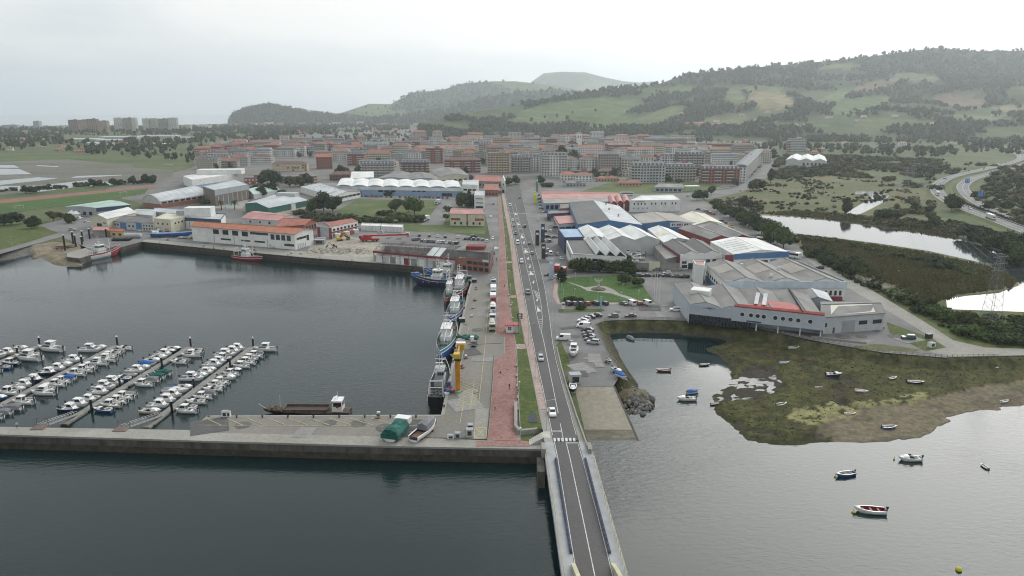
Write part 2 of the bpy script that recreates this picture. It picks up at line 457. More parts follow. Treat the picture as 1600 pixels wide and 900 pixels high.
def field_at(px,py):
 for cx,cy,rx,ry,tl,c in FIELDS:
  dx=px-cx;dy=py-cy-tl*dx
  if(dx/rx)**2+(dy/ry)**2<1:return c
 return None
def cov_right(v):
 px,py=IMG(v)
 c=field_at(px+5*mnoise.noise(Vector((v[0]*.01,v[1]*.01,0))),py+2*mnoise.noise(Vector((v[0]*.01,v[1]*.01,7))))
 if c is None and py>135 and mnoise.fractal(Vector((v[0]*.004,v[1]*.004,8)),1,2,3)<=-.05:c=(.064,.085,.034)
 return(*(c or WOODC),1)
RIDGE_R=[(655,192,2300),(690,188,2350),(730,176,2500),(790,168,2700),(870,151,2900),(950,139,3050),(1030,131,3150),(1075,115,3300),(1150,108,3400),(1250,99,3500),(1330,92,3550),(1400,83,3600),(1460,75,3650),(1530,80,3700),(1600,79,3700),(1750,88,3700),(2000,120,3600),(2300,185,3300)]
FOOT_R=[(655,2150),(800,2000),(1000,1900),(1200,1800),(1600,1750),(2300,1900)]
HILL_R=hill('hill_right',RIDGE_R,FOOT_R,COVER,655,2300,5,cov_right,nf=44,rough=34.,seed=1.)
def cov_mid(v):
 k=mnoise.fractal(Vector((v[0]*.0011,v[1]*.0011,3)),1,2,4)
 return(.09,.12,.05,1)if k>-.06 else(.035,.05,.028,1)
RIDGE_M=[(470,186,5200),(525,179,5300),(553,170,5300),(577,162,5400),(610,163,5500),(645,145,5600),(690,141,5700),(725,130,5800),(770,127,5900),(805,127,5900),(835,130,5900),(880,136,5800),(960,150,5600),(1050,170,5500)]
HILL_M=hill('hill_middle',RIDGE_M,[(470,4700),(1050,4300)],COVER,470,1050,5,cov_mid,nf=26,rough=40.,seed=9.,shape=1.1)
def cov_wood(v):return(.026,.038,.024,1)
RIDGE_M2=[(560,188,4300),(640,180,4350),(700,168,4400),(760,152,4500),(820,142,4550),(870,140,4600),(940,150,4500),(1020,170,4400)]
HILL_M2=hill('hill_wooded_spur',RIDGE_M2,[(560,4000),(1020,3500)],COVER,560,1020,5,cov_wood,nf=22,rough=26.,seed=4.,shape=1.1)
RIDGE_F=[(790,180,9000),(830,128,9000),(850,114,9000),(880,112,9000),(915,113,9100),(945,121,9100),(975,127,9200),(1000,129,9200),(1020,127,9200),(1080,150,9200),(1200,178,9200)]
HILL_F=hill('hill_distant',RIDGE_F,[(790,7600),(1200,7600)],COVER,790,1200,5,cov_mid,nf=18,rough=40.,seed=14.,shape=.8)
RIDGE_L=[(356,188,4500),(362,177,4500),(375,171,4500),(405,163,4550),(422,161,4550),(445,166,4550),(480,174,4500),(520,178,4500),(560,182,4500),(600,188,4400)]
HILL_L=hill('hill_headland',RIDGE_L,[(356,4250),(600,4000)],COVER,356,600,3,cov_wood,nf=22,rough=14.,seed=21.,shape=.75)
# ---------------------------------------------------------------- haze: a closed box of even pale air round everything
hm=bpy.data.materials.new('haze');hm.use_nodes=True;ht=hm.node_tree
ht.nodes.remove(ht.nodes['Principled BSDF'])
pv=ht.nodes.new('ShaderNodeVolumePrincipled')
pv.inputs['Color'].default_value=(.89,.955,1.0,1);pv.inputs['Density'].default_value=9e-5;pv.inputs['Anisotropy'].default_value=.5
ht.links.new(pv.outputs[0],ht.nodes['Material Output'].inputs['Volume'])
HZ=MB().box((0,0,-3),(28600,28600,680)).build('haze',hm)
stuff(HZ)
# ---------------------------------------------------------------- surfaces of the harbour and the town
Z1,Z2,Z3,Z4=ZL+.03,ZL+.06,ZL+.09,ZL+.12
sheet('town_ground',[(150,300),(330,345),(520,345),(560,330),(760,335),(860,330),(1010,303),(1090,300),(1150,292),(1210,262),(1200,215),(1000,200),(600,200),(330,222),(300,262),(210,285)],Z1,TOWNG)
sheet('yard_north',[(187,386),(222,377),(350,390),(480,402),(649,415),(722,430),(737,440),(778,440),(779,375),(640,355),(560,350),(520,343),(470,330),(330,335),(260,338),(150,330),(60,352),(90,368),(118,379),(150,394)],Z2,ASPH_O)
sheet('yard_industrial',[(800,300),(845,292),(1010,300),(1080,300),(1125,330),(1250,385),(1335,440),(1420,490),(1490,545),(1480,559),(1380,551),(1270,532),(1180,513),(1100,502),(1000,499),(945,501),(931,507),(948,545),(972,583),(958,604),(897,604),(868,560),(850,470),(820,370)],Z2,ASPH_O)
sheet('quay_east',[(690,649),(715,527),(731,458),(737,440),(782,440),(790,500),(790,560),(764,686),(690,684)],Z2+.02,CONC)
sheet('mole_parking',[(297,673),(325,650),(690,649),(692,684),(300,677)],Z2+.02,CONC)
sheet('mole_walkway',[(-700,656.6),(0,678.6),(320,688.6),(600,696.6),(850,701.6),(848,690),(760,688),(600,682),(320,676),(297,673.4),(0,668.4),(-700,647.4)],Z3+.02,CONC_L)
sheet('quay_north',[(222,377.6),(350,390.5),(480,402.5),(649,415.5),(722,430),(722,424),(649,407),(580,402),(480,393),(350,384),(228,374)],Z3,CONC_L)
sheet('street_harbour',[(755,440),(778,440),(780.5,400),(780,370),(778.5,330),(776,298),(757,298),(757,330),(766,372),(766,400)],Z3,ASPH_O)
sheet('street_side',[(655,352),(692,352),(709,312),(690,311)],Z3,ASPH_O)
sheet('street_cross',[(545,311),(762,314),(762,308),(545,304)],Z3+.02,ASPH_O)
sheet('meadow_harbour',[(505,340),(560,311),(690,313),(664,348),(560,347)],Z3,MEADOW)
sheet('lawn_carpark',[(632,361),(630,352),(762,350),(757,366)],Z3,MEADOW)
sheet('building_site',[(478,399),(490,372),(530,366),(600,380),(585,402)],Z3,SOIL)
sheet('football_pitch',[(0,318),(232,294),(226,303),(95,322),(0,334),(-300,360),(-300,345)],Z3,LAWN)
sheet('running_track',[(-300,340),(0,312),(240,290),(236,295),(0,318.5),(-300,346)],Z2,M('clay_track',(.22,.10,.075),.9,.2,.2))
sheet('field_left',[(-200,362),(60,352),(95,365),(60,378),(0,390),(-200,410)],Z2,VERGE)
sheet('lane_left',[(-300,418),(0,391),(45,378),(100,361),(140,352),(150,356),(110,366),(60,380),(0,397),(-300,426)],Z3,ASPH_O)
sheet('mudflat',[(-500,300),(0,305),(120,292),(270,278),(270,256),(180,256),(100,248),(0,250),(-500,255)],Z2,MUD)
for i,pl in enumerate([[(-300,292),(0,297),(60,300),(120,292),(200,288),(140,281),(60,290),(0,291),(-300,285)],[(-300,282),(0,289),(90,279),(60,277),(-20,284),(-300,276)],[(-300,270),(0,273),(50,272),(30,264),(-300,260)],[(-100,262),(30,262),(22,258),(-100,257)],[(110,278),(140,277),(190,274),(190,273),(120,275)],[(55,259),(90,261),(92,260),(60,258)]]):
 sheet('marsh_water',pl,Z3,CALM)
sheet('field_marsh',[(-300,250),(0,253),(100,249),(180,247),(180,245),(80,243),(0,245),(-300,246)],Z3,MEADOW)
sheet('field_estuary',[(210,262),(280,266),(295,261),(235,255),(205,257)],Z3,MEADOW)
sheet('wetland_right',[(1140,300),(1230,265),(1420,280),(1450,300),(1430,330),(1370,340),(1230,345),(1160,330)],Z1,WETLAND)
sheet('field_green',[(930,292),(905,300),(1010,303),(1090,300),(1130,290),(1080,283),(970,280)],Z3,MEADOW)
sheet('wetland_island',[(1240,366),(1300,372),(1440,393),(1560,420),(1595,440),(1585,452),(1500,462),(1450,478),(1330,430),(1260,395)],Z1,REED)
sheet('wetland_bank',[(1330,430),(1450,478),(1478,492),(1600,487),(1700,486),(1700,548),(1600,546),(1530,548),(1420,480),(1250,385)],Z2-.01,VERGE)
RIVER=[(1175,336),(1230,338),(1300,344),(1400,358),(1500,374),(1570,395),(1640,430),(1700,470),(1700,490),(1590,487),(1480,483),(1478,465),(1560,458),(1592,446),(1588,436),(1545,413),(1450,392),(1370,380),(1290,370),(1235,364),(1190,350)]
sheet('river',RIVER,Z3,CALM)
sheet('river_channel',[(1295,336),(1325,331),(1345,319),(1362,311),(1358,304),(1335,303),(1338,298.5),(1372,299),(1390,305),(1382,315),(1362,326),(1345,334),(1310,340)],Z3,CALM)
sheet('river_pool',[(1375,289.5),(1410,287),(1455,285.5),(1448,288.5),(1400,292)],Z3,CALM)
sheet('lane_right',[(1240,392),(1262,392),(1340,440),(1440,500),(1490,532),(1540,543),(1600,545),(2300,545),(2300,556),(1600,555),(1480,558),(1440,545),(1480,543),(1455,527),(1420,505),(1320,447)],Z3,CONC_L)
sheet('verge_right',[(1385,503),(1452,527),(1478,543),(1446,549),(1390,520)],Z3+.01,VERGE)
sheet('street_far_right',[(1085,300),(1140,296),(1190,268),(1185,245),(1195,245),(1212,268),(1160,300),(1105,312)],Z2+.01,ASPH_O)
def rz(py):return interp(py,[545,600,650,690],[ZL+.14,4.1,4.75,5.05])
def stripe(pts,w,mat=PAINT,name='road_marking',dz=.02,parent=None,zf=None,mb=None):
 zf=zf or rz
 W=[G(p[0],p[1],zf(p[1])+dz)for p in pts]
 L=[];Rr=[]
 for i,p in enumerate(W):
  d=(W[min(i+1,len(W)-1)]-W[max(i-1,0)]);d.z=0;d.normalize();n=Vector((-d.y,d.x,0))*w/2
  L.append(p+n);Rr.append(p-n)
 n=len(W);m=mb or MB()
 m.add(L+Rr,[(i,i+1,n+i+1,n+i)for i in range(n-1)])
 if mb is None:
  o=m.build(name,mat,parent)
  if parent is None:struct(o)
  return o
ROAD=[(288,785,811),(300,788,816),(320,793,820),(340,797,824.5),(370,802.5,832),(400,808,840),(425,812.5,846.5),(450,816.5,852),(480,822,857),(500,825.5,860),(530,831,863.5),(545,834,866),(560,837,869),(600,846,879),(640,854.5,890.5),(672,861,899),(690,864.5,904)]
def tab(T,py,c):return interp(py,[t[0]for t in T],[t[c]for t in T])
rows=[288+i*4 for i in range(101)]
road=ribbon('road',[G(tab(ROAD,y,1),y,rz(y))for y in rows],[G(tab(ROAD,y,2),y,rz(y))for y in rows],ASPH)
for c,sgn in((1,-1),(2,1)):
 top=[G(tab(ROAD,y,c),y,rz(y))for y in rows]
 ribbon('side_slope',[Vector((p.x,p.y,ZL-.5))for p in top],top,CONC_L,road)
sheet('road_bend',[(785,289),(811,289),(818,283),(835,279),(860,276),(860,273),(830,274),(806,277),(790,282)],Z3+.02,ASPH)
stripe([(y,)and(tab(ROAD,y,1)+.8,y)for y in range(300,690,10)],.14,parent=road,name='edge_line')
stripe([(tab(ROAD,y,2)-.8,y)for y in range(300,690,10)],.14,parent=road,name='edge_line')
ZONE=[(318,799,805),(345,806,811),(370,813,820),(395,818,828),(420,823.5,834),(450,830.5,841),(475,835.5,845.5),(500,840.5,847.8),(516,844.5,846.5)]
stripe([(tab(ZONE,y,1),y)for y in range(318,517,9)],.13,parent=road,name='median_line')
stripe([(tab(ZONE,y,2),y)for y in range(318,517,9)],.13,parent=road,name='median_line')
stripe([(845.5,516),(850,535),(857,570),(871,640),(881,690)],.16,parent=road,name='centre_line')
mb=MB()
def zbar(t0,y0,t1,y1,w=.25):
 stripe([(lerp(tab(ZONE,y0,1),tab(ZONE,y0,2),t0),y0),(lerp(tab(ZONE,y1,1),tab(ZONE,y1,2),t1),y1)],w,dz=.024,mb=mb)
def zpoly(pts):
 w=[G(lerp(tab(ZONE,y,1),tab(ZONE,y,2),t),y,rz(y)+.024)for t,y in pts]
 mb.add(w,[tuple(range(len(w)))])
for y in[499,502,505,508,511]:zbar(.1,y,.9,y+.4,.3)
for y in[455,457.5,460,462.5,465]:zbar(.45-(465-y)*.03,y-1.5,.95,y+2.5,.3)
for y0 in(430,487,395,372,352,336):zpoly([(.12,y0),(.88,y0-.6),(.35,y0-8*(y0-172)/300)])
for y in(424,478,388,366):zbar(0,y,1,y+.4,.4)
for y0 in(470,418,380,442,405):zpoly([(.3,y0),(.55,y0-3.5),(.7,y0-3.2),(.5,y0+1)])
for y in range(340,420,8):zbar(.2,y,.8,y+2,.35)
mb.build('painted_arrows',PAINT,road)['kind']='stuff'
for i in range(6):
 a=lerp(864.5,901,(i+.12)/6);
 zz=5.05+.025
 w=[G(a,689.5,zz),G(a+3.6,689.5,zz),G(a+2.2,676.5,zz-.17),G(a-1.2,676.5,zz-.17)]
 MB().add(w,[(0,1,2,3)]).build('crossing_bar',PAINT,road)
stripe([(862,673.5),(878,673.5)],.4,parent=road,name='stop_line');stripe([(884,692),(903,692)],.4,parent=road,name='stop_line')
stripe([(790,333),(823,333.5)],1.6,parent=road,name='crossing_band',mat=M('worn_paint',(.4,.4,.39),.8,.4,1.2))
def strip(name,T,y0,y1,mat,zo,zt=rz,step=4,kerb=True,slope=None):
 ys=[y0+i*step for i in range(int((y1-y0)/step)+1)]
 if ys[-1]<y1:ys.append(y1)
 zl=(lambda y:slope(y)+zo)if slope else(lambda y:zt(y)+zo)
 L=[G(tab(T,y,1),y,zl(y))for y in ys];Q=[G(tab(T,y,2),y,zt(y)+zo)for y in ys]
 o=ribbon(name,L,Q,mat)
 if kerb:
  for P in(L,Q):
   mb=MB()
   for a,b in zip(P[:-1],P[1:]):
    d=(b-a).normalized();n=Vector((-d.y,d.x,0))*.09
    mb.loft([[a-n-Vector((0,0,.35)),a+n-Vector((0,0,.35)),a+n+Vector((0,0,.02)),a-n+Vector((0,0,.02))],[b-n-Vector((0,0,.35)),b+n-Vector((0,0,.35)),b+n+Vector((0,0,.02)),b-n+Vector((0,0,.02))]])
   mb.build('kerb',CONC_L,o)
 return o
PAVE=[(300,783.5,787.2),(340,790,796.3),(370,796.5,801.8),(450,805.5,815.8),(500,814,824.8),(530,820,830.3),(560,826.5,836.2),(600,834.5,845),(640,843,853.5),(672,849,860),(690,851,863.5)]
strip('pavement_road',PAVE,300,640,PINK_L,.13)
strip('pavement_corner',PAVE,640.5,690,CONC_L,.13)
GR=[(300,781.8,783),(340,785.5,790),(370,788.5,796),(410,791,800),(450,793.5,805),(500,800,813.5),(537,806,820.5),(545,807.5,823),(600,809,834),(620,810,838),(672,813,848)]
gz=lambda y:ZL+.1
for y0,y1 in((302,408),(411,461),(465,537),(545,670)):
 strip('grass_strip',GR,y0,y1,VERGE,.06,slope=lambda y:interp(y,[545,672],[ZL+.1,ZL+.9]))
for y0,y1 in((408,411),(461,465),(537,545)):
 strip('cross_path',GR,y0,y1,PINK_L,.0,step=1,kerb=False,slope=gz)
PROM=[(306,778.6,781.7),(340,779.5,785.2),(370,780.8,788.3),(410,779.5,790.8),(440,778.5,793),(480,776.5,798.5),(500,775.5,800),(524,774.5,804),(525,788.5,804),(554,788.5,807),(560,772,807.5),(600,769.5,808.5),(640,766.5,809.5),(688,761.5,812)]
strip('promenade',PROM,306,688,PINK,ZL+.12,zt=lambda y:0,step=4)
sheet('promenade_end',[(744,689),(812,688.2),(830,690),(828,697),(744,697)],Z4+.06,PINK)
sheet('parking_bay_pale',[(739,686),(743,638),(764,638),(760,686)],Z3+.04,CONC_L)
mb=MB()
zq=lambda y:Z3+.05
for a,b in(((741.5,684),(759.5,684)),((741.7,668),(760.2,668)),((741.5,684),(741.7,668)),((759.5,684),(760.2,668)),((741.5,684),(760.2,668)),((741.7,668),(759.5,684))):
 stripe([a,b],.18,zf=zq,mb=mb)
mb.build('yellow_box_marking',PAINT_Y)['kind']='structure'
mb=MB()
for a,b in(((713,594),(725,547)),((725,547),(733,510)),((748,630),(757,548)),((757,548),(764,470)),((720,592),(749,592)),((719,660),(724,630)),((690,652),(719,662)),((735,640),(741,592))):
 stripe([a,b],.12,zf=zq,mb=mb)
for i in range(9):
 y=594+i*4.2
 stripe([(720-i*.6,y),(lerp(748,744,i/9),min(634,y+13))],.1,zf=zq,mb=mb);stripe([(749-i*.5,y),(lerp(718,712,i/9),min(634,y+13))],.1,zf=zq,mb=mb)
mb.build('quay_marking',PAINT_Y)['kind']='structure'
mb=MB()
for i in range(9):
 stripe([(322+i*32,653),(345+i*34,664)],.22,zf=zq,mb=mb)
stripe([(308,664),(600,666)],.15,zf=zq,mb=mb)
mb.build('mole_marking',M('faded_yellow_paint',(.42,.36,.2),.85,.3,.6))['kind']='structure'
for i in range(6):
 MB().quad(G(767.5+i*2,389,Z4),G(768.7+i*2,389,Z4),G(768.7+i*2,385.5,Z4),G(767.5+i*2,385.5,Z4)).build('zebra_bar',PAINT)['kind']='structure'
mb=MB()
for a,b in(((806,634),(806,672)),((806,672),(813,679)),((813,679),(835,677)),((835,677),(850,674))):
 p=G(*a,ZL);q=G(*b,ZL);d=(q-p).normalized();n=Vector((-d.y,d.x,0))
 mb.prism([(p+n*.4)[:2],(q+n*.4)[:2],(q-n*.4)[:2],(p-n*.4)[:2]],ZL,ZL+1.25)
tag(mb.build('retaining_wall',CONC_L),'low pale concrete retaining wall round the end of the long grass strip','wall')
st=thing('stair','pale concrete steps climbing from the red promenade to the bridge road','stairs',G(828,696,ZL))
b0=G(827,694,ZL);b1=G(849,690,ZL)
for i in range(8):
 p=b0.lerp(b1,i/8)-b0
 MB().box((p.x+.25,p.y+.6,.12),(.5,3.0,.17*(i+1))).build('step',M('step_concrete',(.45,.44,.40),.9,.15,.6),st,loc=(b0.x-st.location.x,b0.y-st.location.y,0))
MB().box((0,0,0),(1.6,3.4,1.45)).build('landing',M('step_concrete'),st,loc=(b1.x-st.location.x+.8,b1.y-st.location.y+.5,.1))
# ---------------------------------------------------------------- bridge
DECK=5.05
BR=[(690,852,864.5,904,917),(716,852,870,911.5,930),(760,858,877,923,942),(800,864,883.5,934,953.5),(865,873,894,950.5,972),(900,878,900,959,982),(980,889,914,979,1006),(1300,934,970,1059,1100)]
bt=thing('road_bridge','road bridge with pale walkways, blue planters and cream railings crossing the dark water','bridge',G(890,800,0))
o0=bt.location.copy()
ys=[690,700,716,740,760,780,800,820,840,865,900,940,980,1060,1150,1300]
def bl(c,dz=0.):return[G(tab(BR,y,c),y,DECK+dz)-o0 for y in ys]
def solid_strip(a,b,th,name,mat):
 n=len(a);dn=Vector((0,0,-th));mb=MB()
 mb.loft([[a[i],b[i],b[i]+dn,a[i]+dn]for i in range(n)])
 return mb.build(name,mat,bt)
solid_strip(bl(2,.0),bl(3,.0),.7,'roadway',ASPH)
WALK=M('walkway_slab',(.34,.345,.35),.8,.1,.4)
solid_strip(bl(1,.16),bl(2,.16),1.1,'walkway',WALK);solid_strip(bl(3,.16),bl(4,.16),1.1,'walkway',WALK)
def bline(f,name,w,mat=PAINT,dz=.02,y0=690,y1=1300):
 W=[G(f(y),y,DECK+dz)-o0 for y in ys if y0<=y<=y1];L=[];Q=[]
 for i,p in enumerate(W):
  d=W[min(i+1,len(W)-1)]-W[max(i-1,0)];d.normalize();n=Vector((-d.y,d.x,0))*w/2
  L.append(p+n);Q.append(p-n)
 return ribbon(name,L,Q,mat,bt)
bline(lambda y:tab(BR,y,2)+1.6,'edge_line',.15);bline(lambda y:tab(BR,y,3)-1.6,'edge_line',.15)
bline(lambda y:lerp(tab(BR,y,2),tab(BR,y,3),.5),'centre_line',.17)
CREAM=M('cream_steel',(.48,.45,.30),.5,.15,.5)
BLUE_P=M('blue_planter',(.065,.07,.11),.6,.25,.5)
for c,s in((1,.35),(4,-.35)):
 pts=[G(tab(BR,y,c),y,DECK+.16)-o0 for y in range(706,1200,2)]
 rail=MB();
 for a,b in zip(pts[:-1],pts[1:]):
  for h in(.35,.7,1.05):rail.cyl(a+Vector((s,0,h)),b+Vector((s,0,h)),.035,n=4,caps=False)
 rail.build('handrail',CREAM,bt)
 acc=0;mbp=MB();last=pts[0]
 for p in pts:
  if(p-last).length>1.9 or p is pts[0]:
   mbp.box((p.x+s,p.y,p.z),(.1,.1,1.12));last=p
 x=mbp.build('rail_posts',CREAM,bt);x['kind']='stuff'
for c,off in((2,-2.3),(3,2.3)):
 p=G(tab(BR,718,c)+off,718,DECK+.16)-o0;q=G(tab(BR,866,c)+off*.8,866,DECK+.16)-o0
 n=22
 for i in range(n):
  a=p.lerp(q,(i+.08)/n);b=p.lerp(q,(i+.92)/n);ang=math.atan2(b.y-a.y,b.x-a.x)
  m=MB().box((0,0,0),((b-a).length,.45,.5),taper=1.08)
  m.ball((0,0,.52),.3,6,4,1,sq=(3.0,.8,.5))
  o=m.build('planter',[BLUE_P,M('planter_leaves',(.05,.06,.10),.9,.4,2.)],bt,loc=(a+b)/2);o.rotation_euler.z=ang
for c,off in((2,-3.4),(3,3.4)):
 p=G(tab(BR,884,c)+off*.6,884,DECK)-o0;q=G(tab(BR,1300,c)+off,1300,DECK)-o0
 d=q-p;q=p+d*1.9;secs=[]
 for i in range(25):
  t=i/24;k=p.lerp(q,t);k.z=DECK+9*4*t*(1-t)+.1
  secs.append([k+Vector((-.35,0,-.45)),k+Vector((.35,0,-.45)),k+Vector((.35,0,.45)),k+Vector((-.35,0,.45))])
 MB().loft(secs).build('arch_rib',CREAM,bt)
a0=G(849,706,DECK)-o0;a1=G(924,706,DECK)-o0
MB().prism([(a0.x,a0.y-1.2),(a1.x,a1.y-1.2),(a1.x,a1.y+9),(a0.x,a0.y+9)],-1.5,DECK-1.2).build('abutment',WALLC,bt)
pf=G(845,738,2)-o0
mb=MB().box((pf.x,pf.y,-1.5),(1.6,6.5,5.4));mb.build('fender_pier',WALLC,bt)
for px,w in((849,.9),(921,.9)):
 p=G(px,704,DECK)-o0
 MB().box((p.x,p.y,DECK-1.0),(.9,3.4,2.2)).build('end_pillar',CONC_L,bt)
mb=MB()
SIDE=[(545,869),(575,876),(604,884),(650,899),(690,913),(704,917)]
for(ya,xa),(yb,xb)in zip(SIDE[:-1],SIDE[1:]):
 p=G(xa,ya,rz(ya));q=G(xb,yb,rz(yb));
 mb.loft([[p+Vector((0,0,.7)),p+Vector((.35,0,.7)),Vector((p.x+.35,p.y,0)),Vector((p.x,p.y,0))],[q+Vector((0,0,.7)),q+Vector((.35,0,.7)),Vector((q.x+.35,q.y,0)),Vector((q.x,q.y,0))]])
tag(mb.build('parapet_wall',CONC_L),'low concrete parapet wall between the main road and the boat ramp','wall')
PV2=[(545,866.5,869.2),(604,880,884.5),(650,893.5,899.5),(690,904.5,913.5),(702,907,918)]
strip('pavement_ramp_side',PV2,545,702,CONC_L,.13,kerb=False)
sl=[];sr=[]
for i in range(9):
 t=i/8;y=lerp(603,694,t);z=lerp(ZL+.05,-.25,t)
 sl.append(G(lerp(885,915,t),y,z));sr.append(G(lerp(958,998,t),y,z))
ribbon('slipway',sl,sr,RAMP)
WEEDR=patch_mat('ramp_weed',[(.3,(.06,.055,.032)),(.5,(.11,.098,.065)),(.72,(.17,.155,.115))],.25,rough=.6,bump=.3,bscale=1.2,stretch=(.3,1,1))
up=Vector((0,0,.012))
ribbon('slipway_weed',[p+up for p in sl[6:]],[p+up for p in sr[6:]],WEEDR)
mb=MB()
for i in range(8):
 a,b=sr[i],sr[i+1]
 mb.loft([[a+Vector((0,0,.05)),a+Vector((.5,0,.05)),Vector((a.x+.5,a.y,-1.5)),Vector((a.x,a.y,-1.5))],[b+Vector((0,0,.05)),b+Vector((.5,0,.05)),Vector((b.x+.5,b.y,-1.5)),Vector((b.x,b.y,-1.5))]])
struct(mb.build('slipway_edge',WALLW))
# ---------------------------------------------------------------- shores: mud, salt marsh and sand right; beach left
def seg_dist(P,poly,closed=False):
 d=np.full(len(P),1e9);n=len(poly)
 for i in range(n if closed else n-1):
  a=np.array(poly[i][:2]);b=np.array(poly[(i+1)%n][:2]);ab=b-a
  t=np.clip(((P-a)@ab)/(ab@ab),0,1)
  d=np.minimum(d,np.linalg.norm(P-(a+t[:,None]*ab),axis=1))
 return d
def inside(P,poly):
 c=np.zeros(len(P),bool);n=len(poly)
 for i in range(n):
  xi,yi=poly[i][:2];xj,yj=poly[i-1][:2]
  if yi==yj:continue
  c^=((yi>P[:,1])!=(yj>P[:,1]))&(P[:,0]<(xj-xi)*(P[:,1]-yi)/(yj-yi)+xi)
 return c
def npnoise(P,s,o=0.):
 return np.array([mnoise.fractal(Vector((x*s,y*s,o)),.9,2.1,4)for x,y in P])
MARSH_PX=[(1118,546),(1136,566),(1128,585),(1140,600),(1118,620),(1108,650),(1130,668),(1175,688),(1230,692),(1300,687),(1440,676),(1500,656),(1482,651),(1530,641),(1600,631),(1750,612),(2300,590),(2300,545),(1600,545),(1480,550),(1380,540),(1270,522),(1180,506)]
SAND_PX=[(1298,690),(1275,668),(1290,650),(1345,641),(1440,625),(1540,606),(1600,596),(2300,560),(2300,600),(1600,640),(1530,645),(1500,660),(1440,682)]
GREENSAND_PX=[(1235,652),(1260,638),(1340,630),(1450,614),(1440,626),(1330,645),(1280,662)]
WEED_PX=[(1122,630),(1138,592),(1165,572),(1205,576),(1225,596),(1208,630)]
E_PX=[(972,583),(948,545),(931,507),(945,501),(1000,499),(1100,502),(1180,513),(1270,532),(1380,551),(1480,559),(1600,556),(2300,556)]
ed=[G(a,b,ZL)for a,b in E_PX];mz=[G(a,b,.3)for a,b in MARSH_PX];sz=[G(a,b,.3)for a,b in SAND_PX];gz_=[G(a,b,.4)for a,b in GREENSAND_PX];wz=[G(a,b,.2)for a,b in WEED_PX]
EDGE_POLY=[G(a,b,ZL)for a,b in E_PX]+[Vector((700,900,0)),Vector((-100,900,0)),Vector((0,180,0))]
xs=np.arange(22,330,1.15);yy=np.arange(152,306,1.15)
XX,YY=np.meshgrid(xs,yy,indexing='ij');P=np.stack([XX.ravel(),YY.ravel()],1)
dn=np.stack([npnoise(P*1.0,.045,3.),npnoise(P*1.0,.045,9.)],1)
Pw=P+dn*4.0
inm=inside(Pw,mz);dm=seg_dist(Pw,mz,True);de=seg_dist(P,ed)
nz=npnoise(P,.09,1.);nz2=npnoise(P,.5,4.)
h=np.where(inm,np.minimum(dm*.22,1.0)+nz*.28+nz2*.10,-np.minimum(dm*.10,1.2))
creek=np.abs(npnoise(P,.022,20.))<.035
h=np.where(inm&creek&(de>14),np.minimum(h,.12+nz2*.12),h)
ins=inside(Pw,sz);ds_=seg_dist(Pw,mz,True)
h=np.where(ins&inm,np.minimum(ds_*.045,.8)+nz2*.03+.05,h)
inw=inside(Pw,wz)
h=np.where(inw,.05+nz*.22+nz2*.22,h)
lft=P[:,0]<62
bank=ZL-.05-np.maximum(0,de-.4)*np.where(lft,.95,.62)+nz2*.12
mudr=np.where(lft&(P[:,1]<255),.25,.4)-np.maximum(0,de-np.where(lft&(P[:,1]<255),3.6,5.5))*np.where(P[:,0]>75,.06,.2)+nz*.1
h=np.maximum(h,np.maximum(bank,mudr))
inl=inside(P,EDGE_POLY)
h=np.where(inl&(de>1.2),-1.0,np.minimum(h,ZL-.02))
col=np.zeros((len(P),4));col[:]=(.06,.055,.045,1)
gr=npnoise(P,.06,30.);gr2=npnoise(P,.3,31.)
def cset(mask,c):col[mask,:3]=c
cset(inm,(.056,.060,.023));cset(inm&(gr>.12),(.072,.072,.028));cset(inm&(gr<-.15),(.058,.05,.026));cset(inm&(gr2>.22),(.08,.08,.032));cset(inm&(gr2<-.25),(.046,.05,.021))
cset(ins&inm,(.165,.14,.098));cset(ins&inm&(gr<-.1),(.12,.10,.072));cset(ins&inm&(gr2>.25),(.13,.125,.075));cset(inside(Pw,gz_)&(gr2>-.2),(.22,.21,.10))
cset(inw,(.055,.045,.032))
cset((h<.16)&~ins,(.05,.045,.036));cset(inm&creek&~ins&(de>14),(.06,.052,.042));cset(inm&(dm<2.2)&~ins,(.045,.048,.02))
bk=bank>mudr+.05
cset(bk&(de<7.5),(.06,.062,.028));cset(bk&(gr2>.1),(.085,.08,.04));cset(bk&(gr2<-.2),(.042,.044,.022))
nx,ny=len(xs),len(yy)
hh=h.reshape(nx,ny)
keep=np.maximum.reduce([hh[:-1,:-1],hh[1:,:-1],hh[1:,1:],hh[:-1,1:]])>-.35
idx=np.arange(nx*ny).reshape(nx,ny)
I,J=np.nonzero(keep)
faces=np.stack([idx[I,J],idx[I+1,J],idx[I+1,J+1],idx[I,J+1]],1)
def np_mesh(name,V,faces,mats,smooth=False,mi=None):
 me=bpy.data.meshes.new(name);k=faces.shape[1]
 me.vertices.add(len(V));me.vertices.foreach_set('co',np.asarray(V,np.float32).ravel())
 me.loops.add(len(faces)*k);me.polygons.add(len(faces))
 me.loops.foreach_set('vertex_index',faces.astype(np.int32).ravel())
 me.polygons.foreach_set('loop_start',np.arange(0,len(faces)*k,k,dtype=np.int32))
 me.polygons.foreach_set('loop_total',np.full(len(faces),k,np.int32))
 for m in(mats if isinstance(mats,(list,tuple))else[mats]):me.materials.append(m)
 if mi is not None:me.polygons.foreach_set('material_index',mi.astype(np.int32))
 if smooth:me.polygons.foreach_set('use_smooth',np.ones(len(faces),bool))
 me.update(calc_edges=True);me.validate()
 return me
used=np.unique(faces);rem=np.full(nx*ny,-1);rem[used]=np.arange(len(used))
MV=np.column_stack([P,h])[used]
me=np_mesh('salt_marsh',MV,rem[faces],COVER)
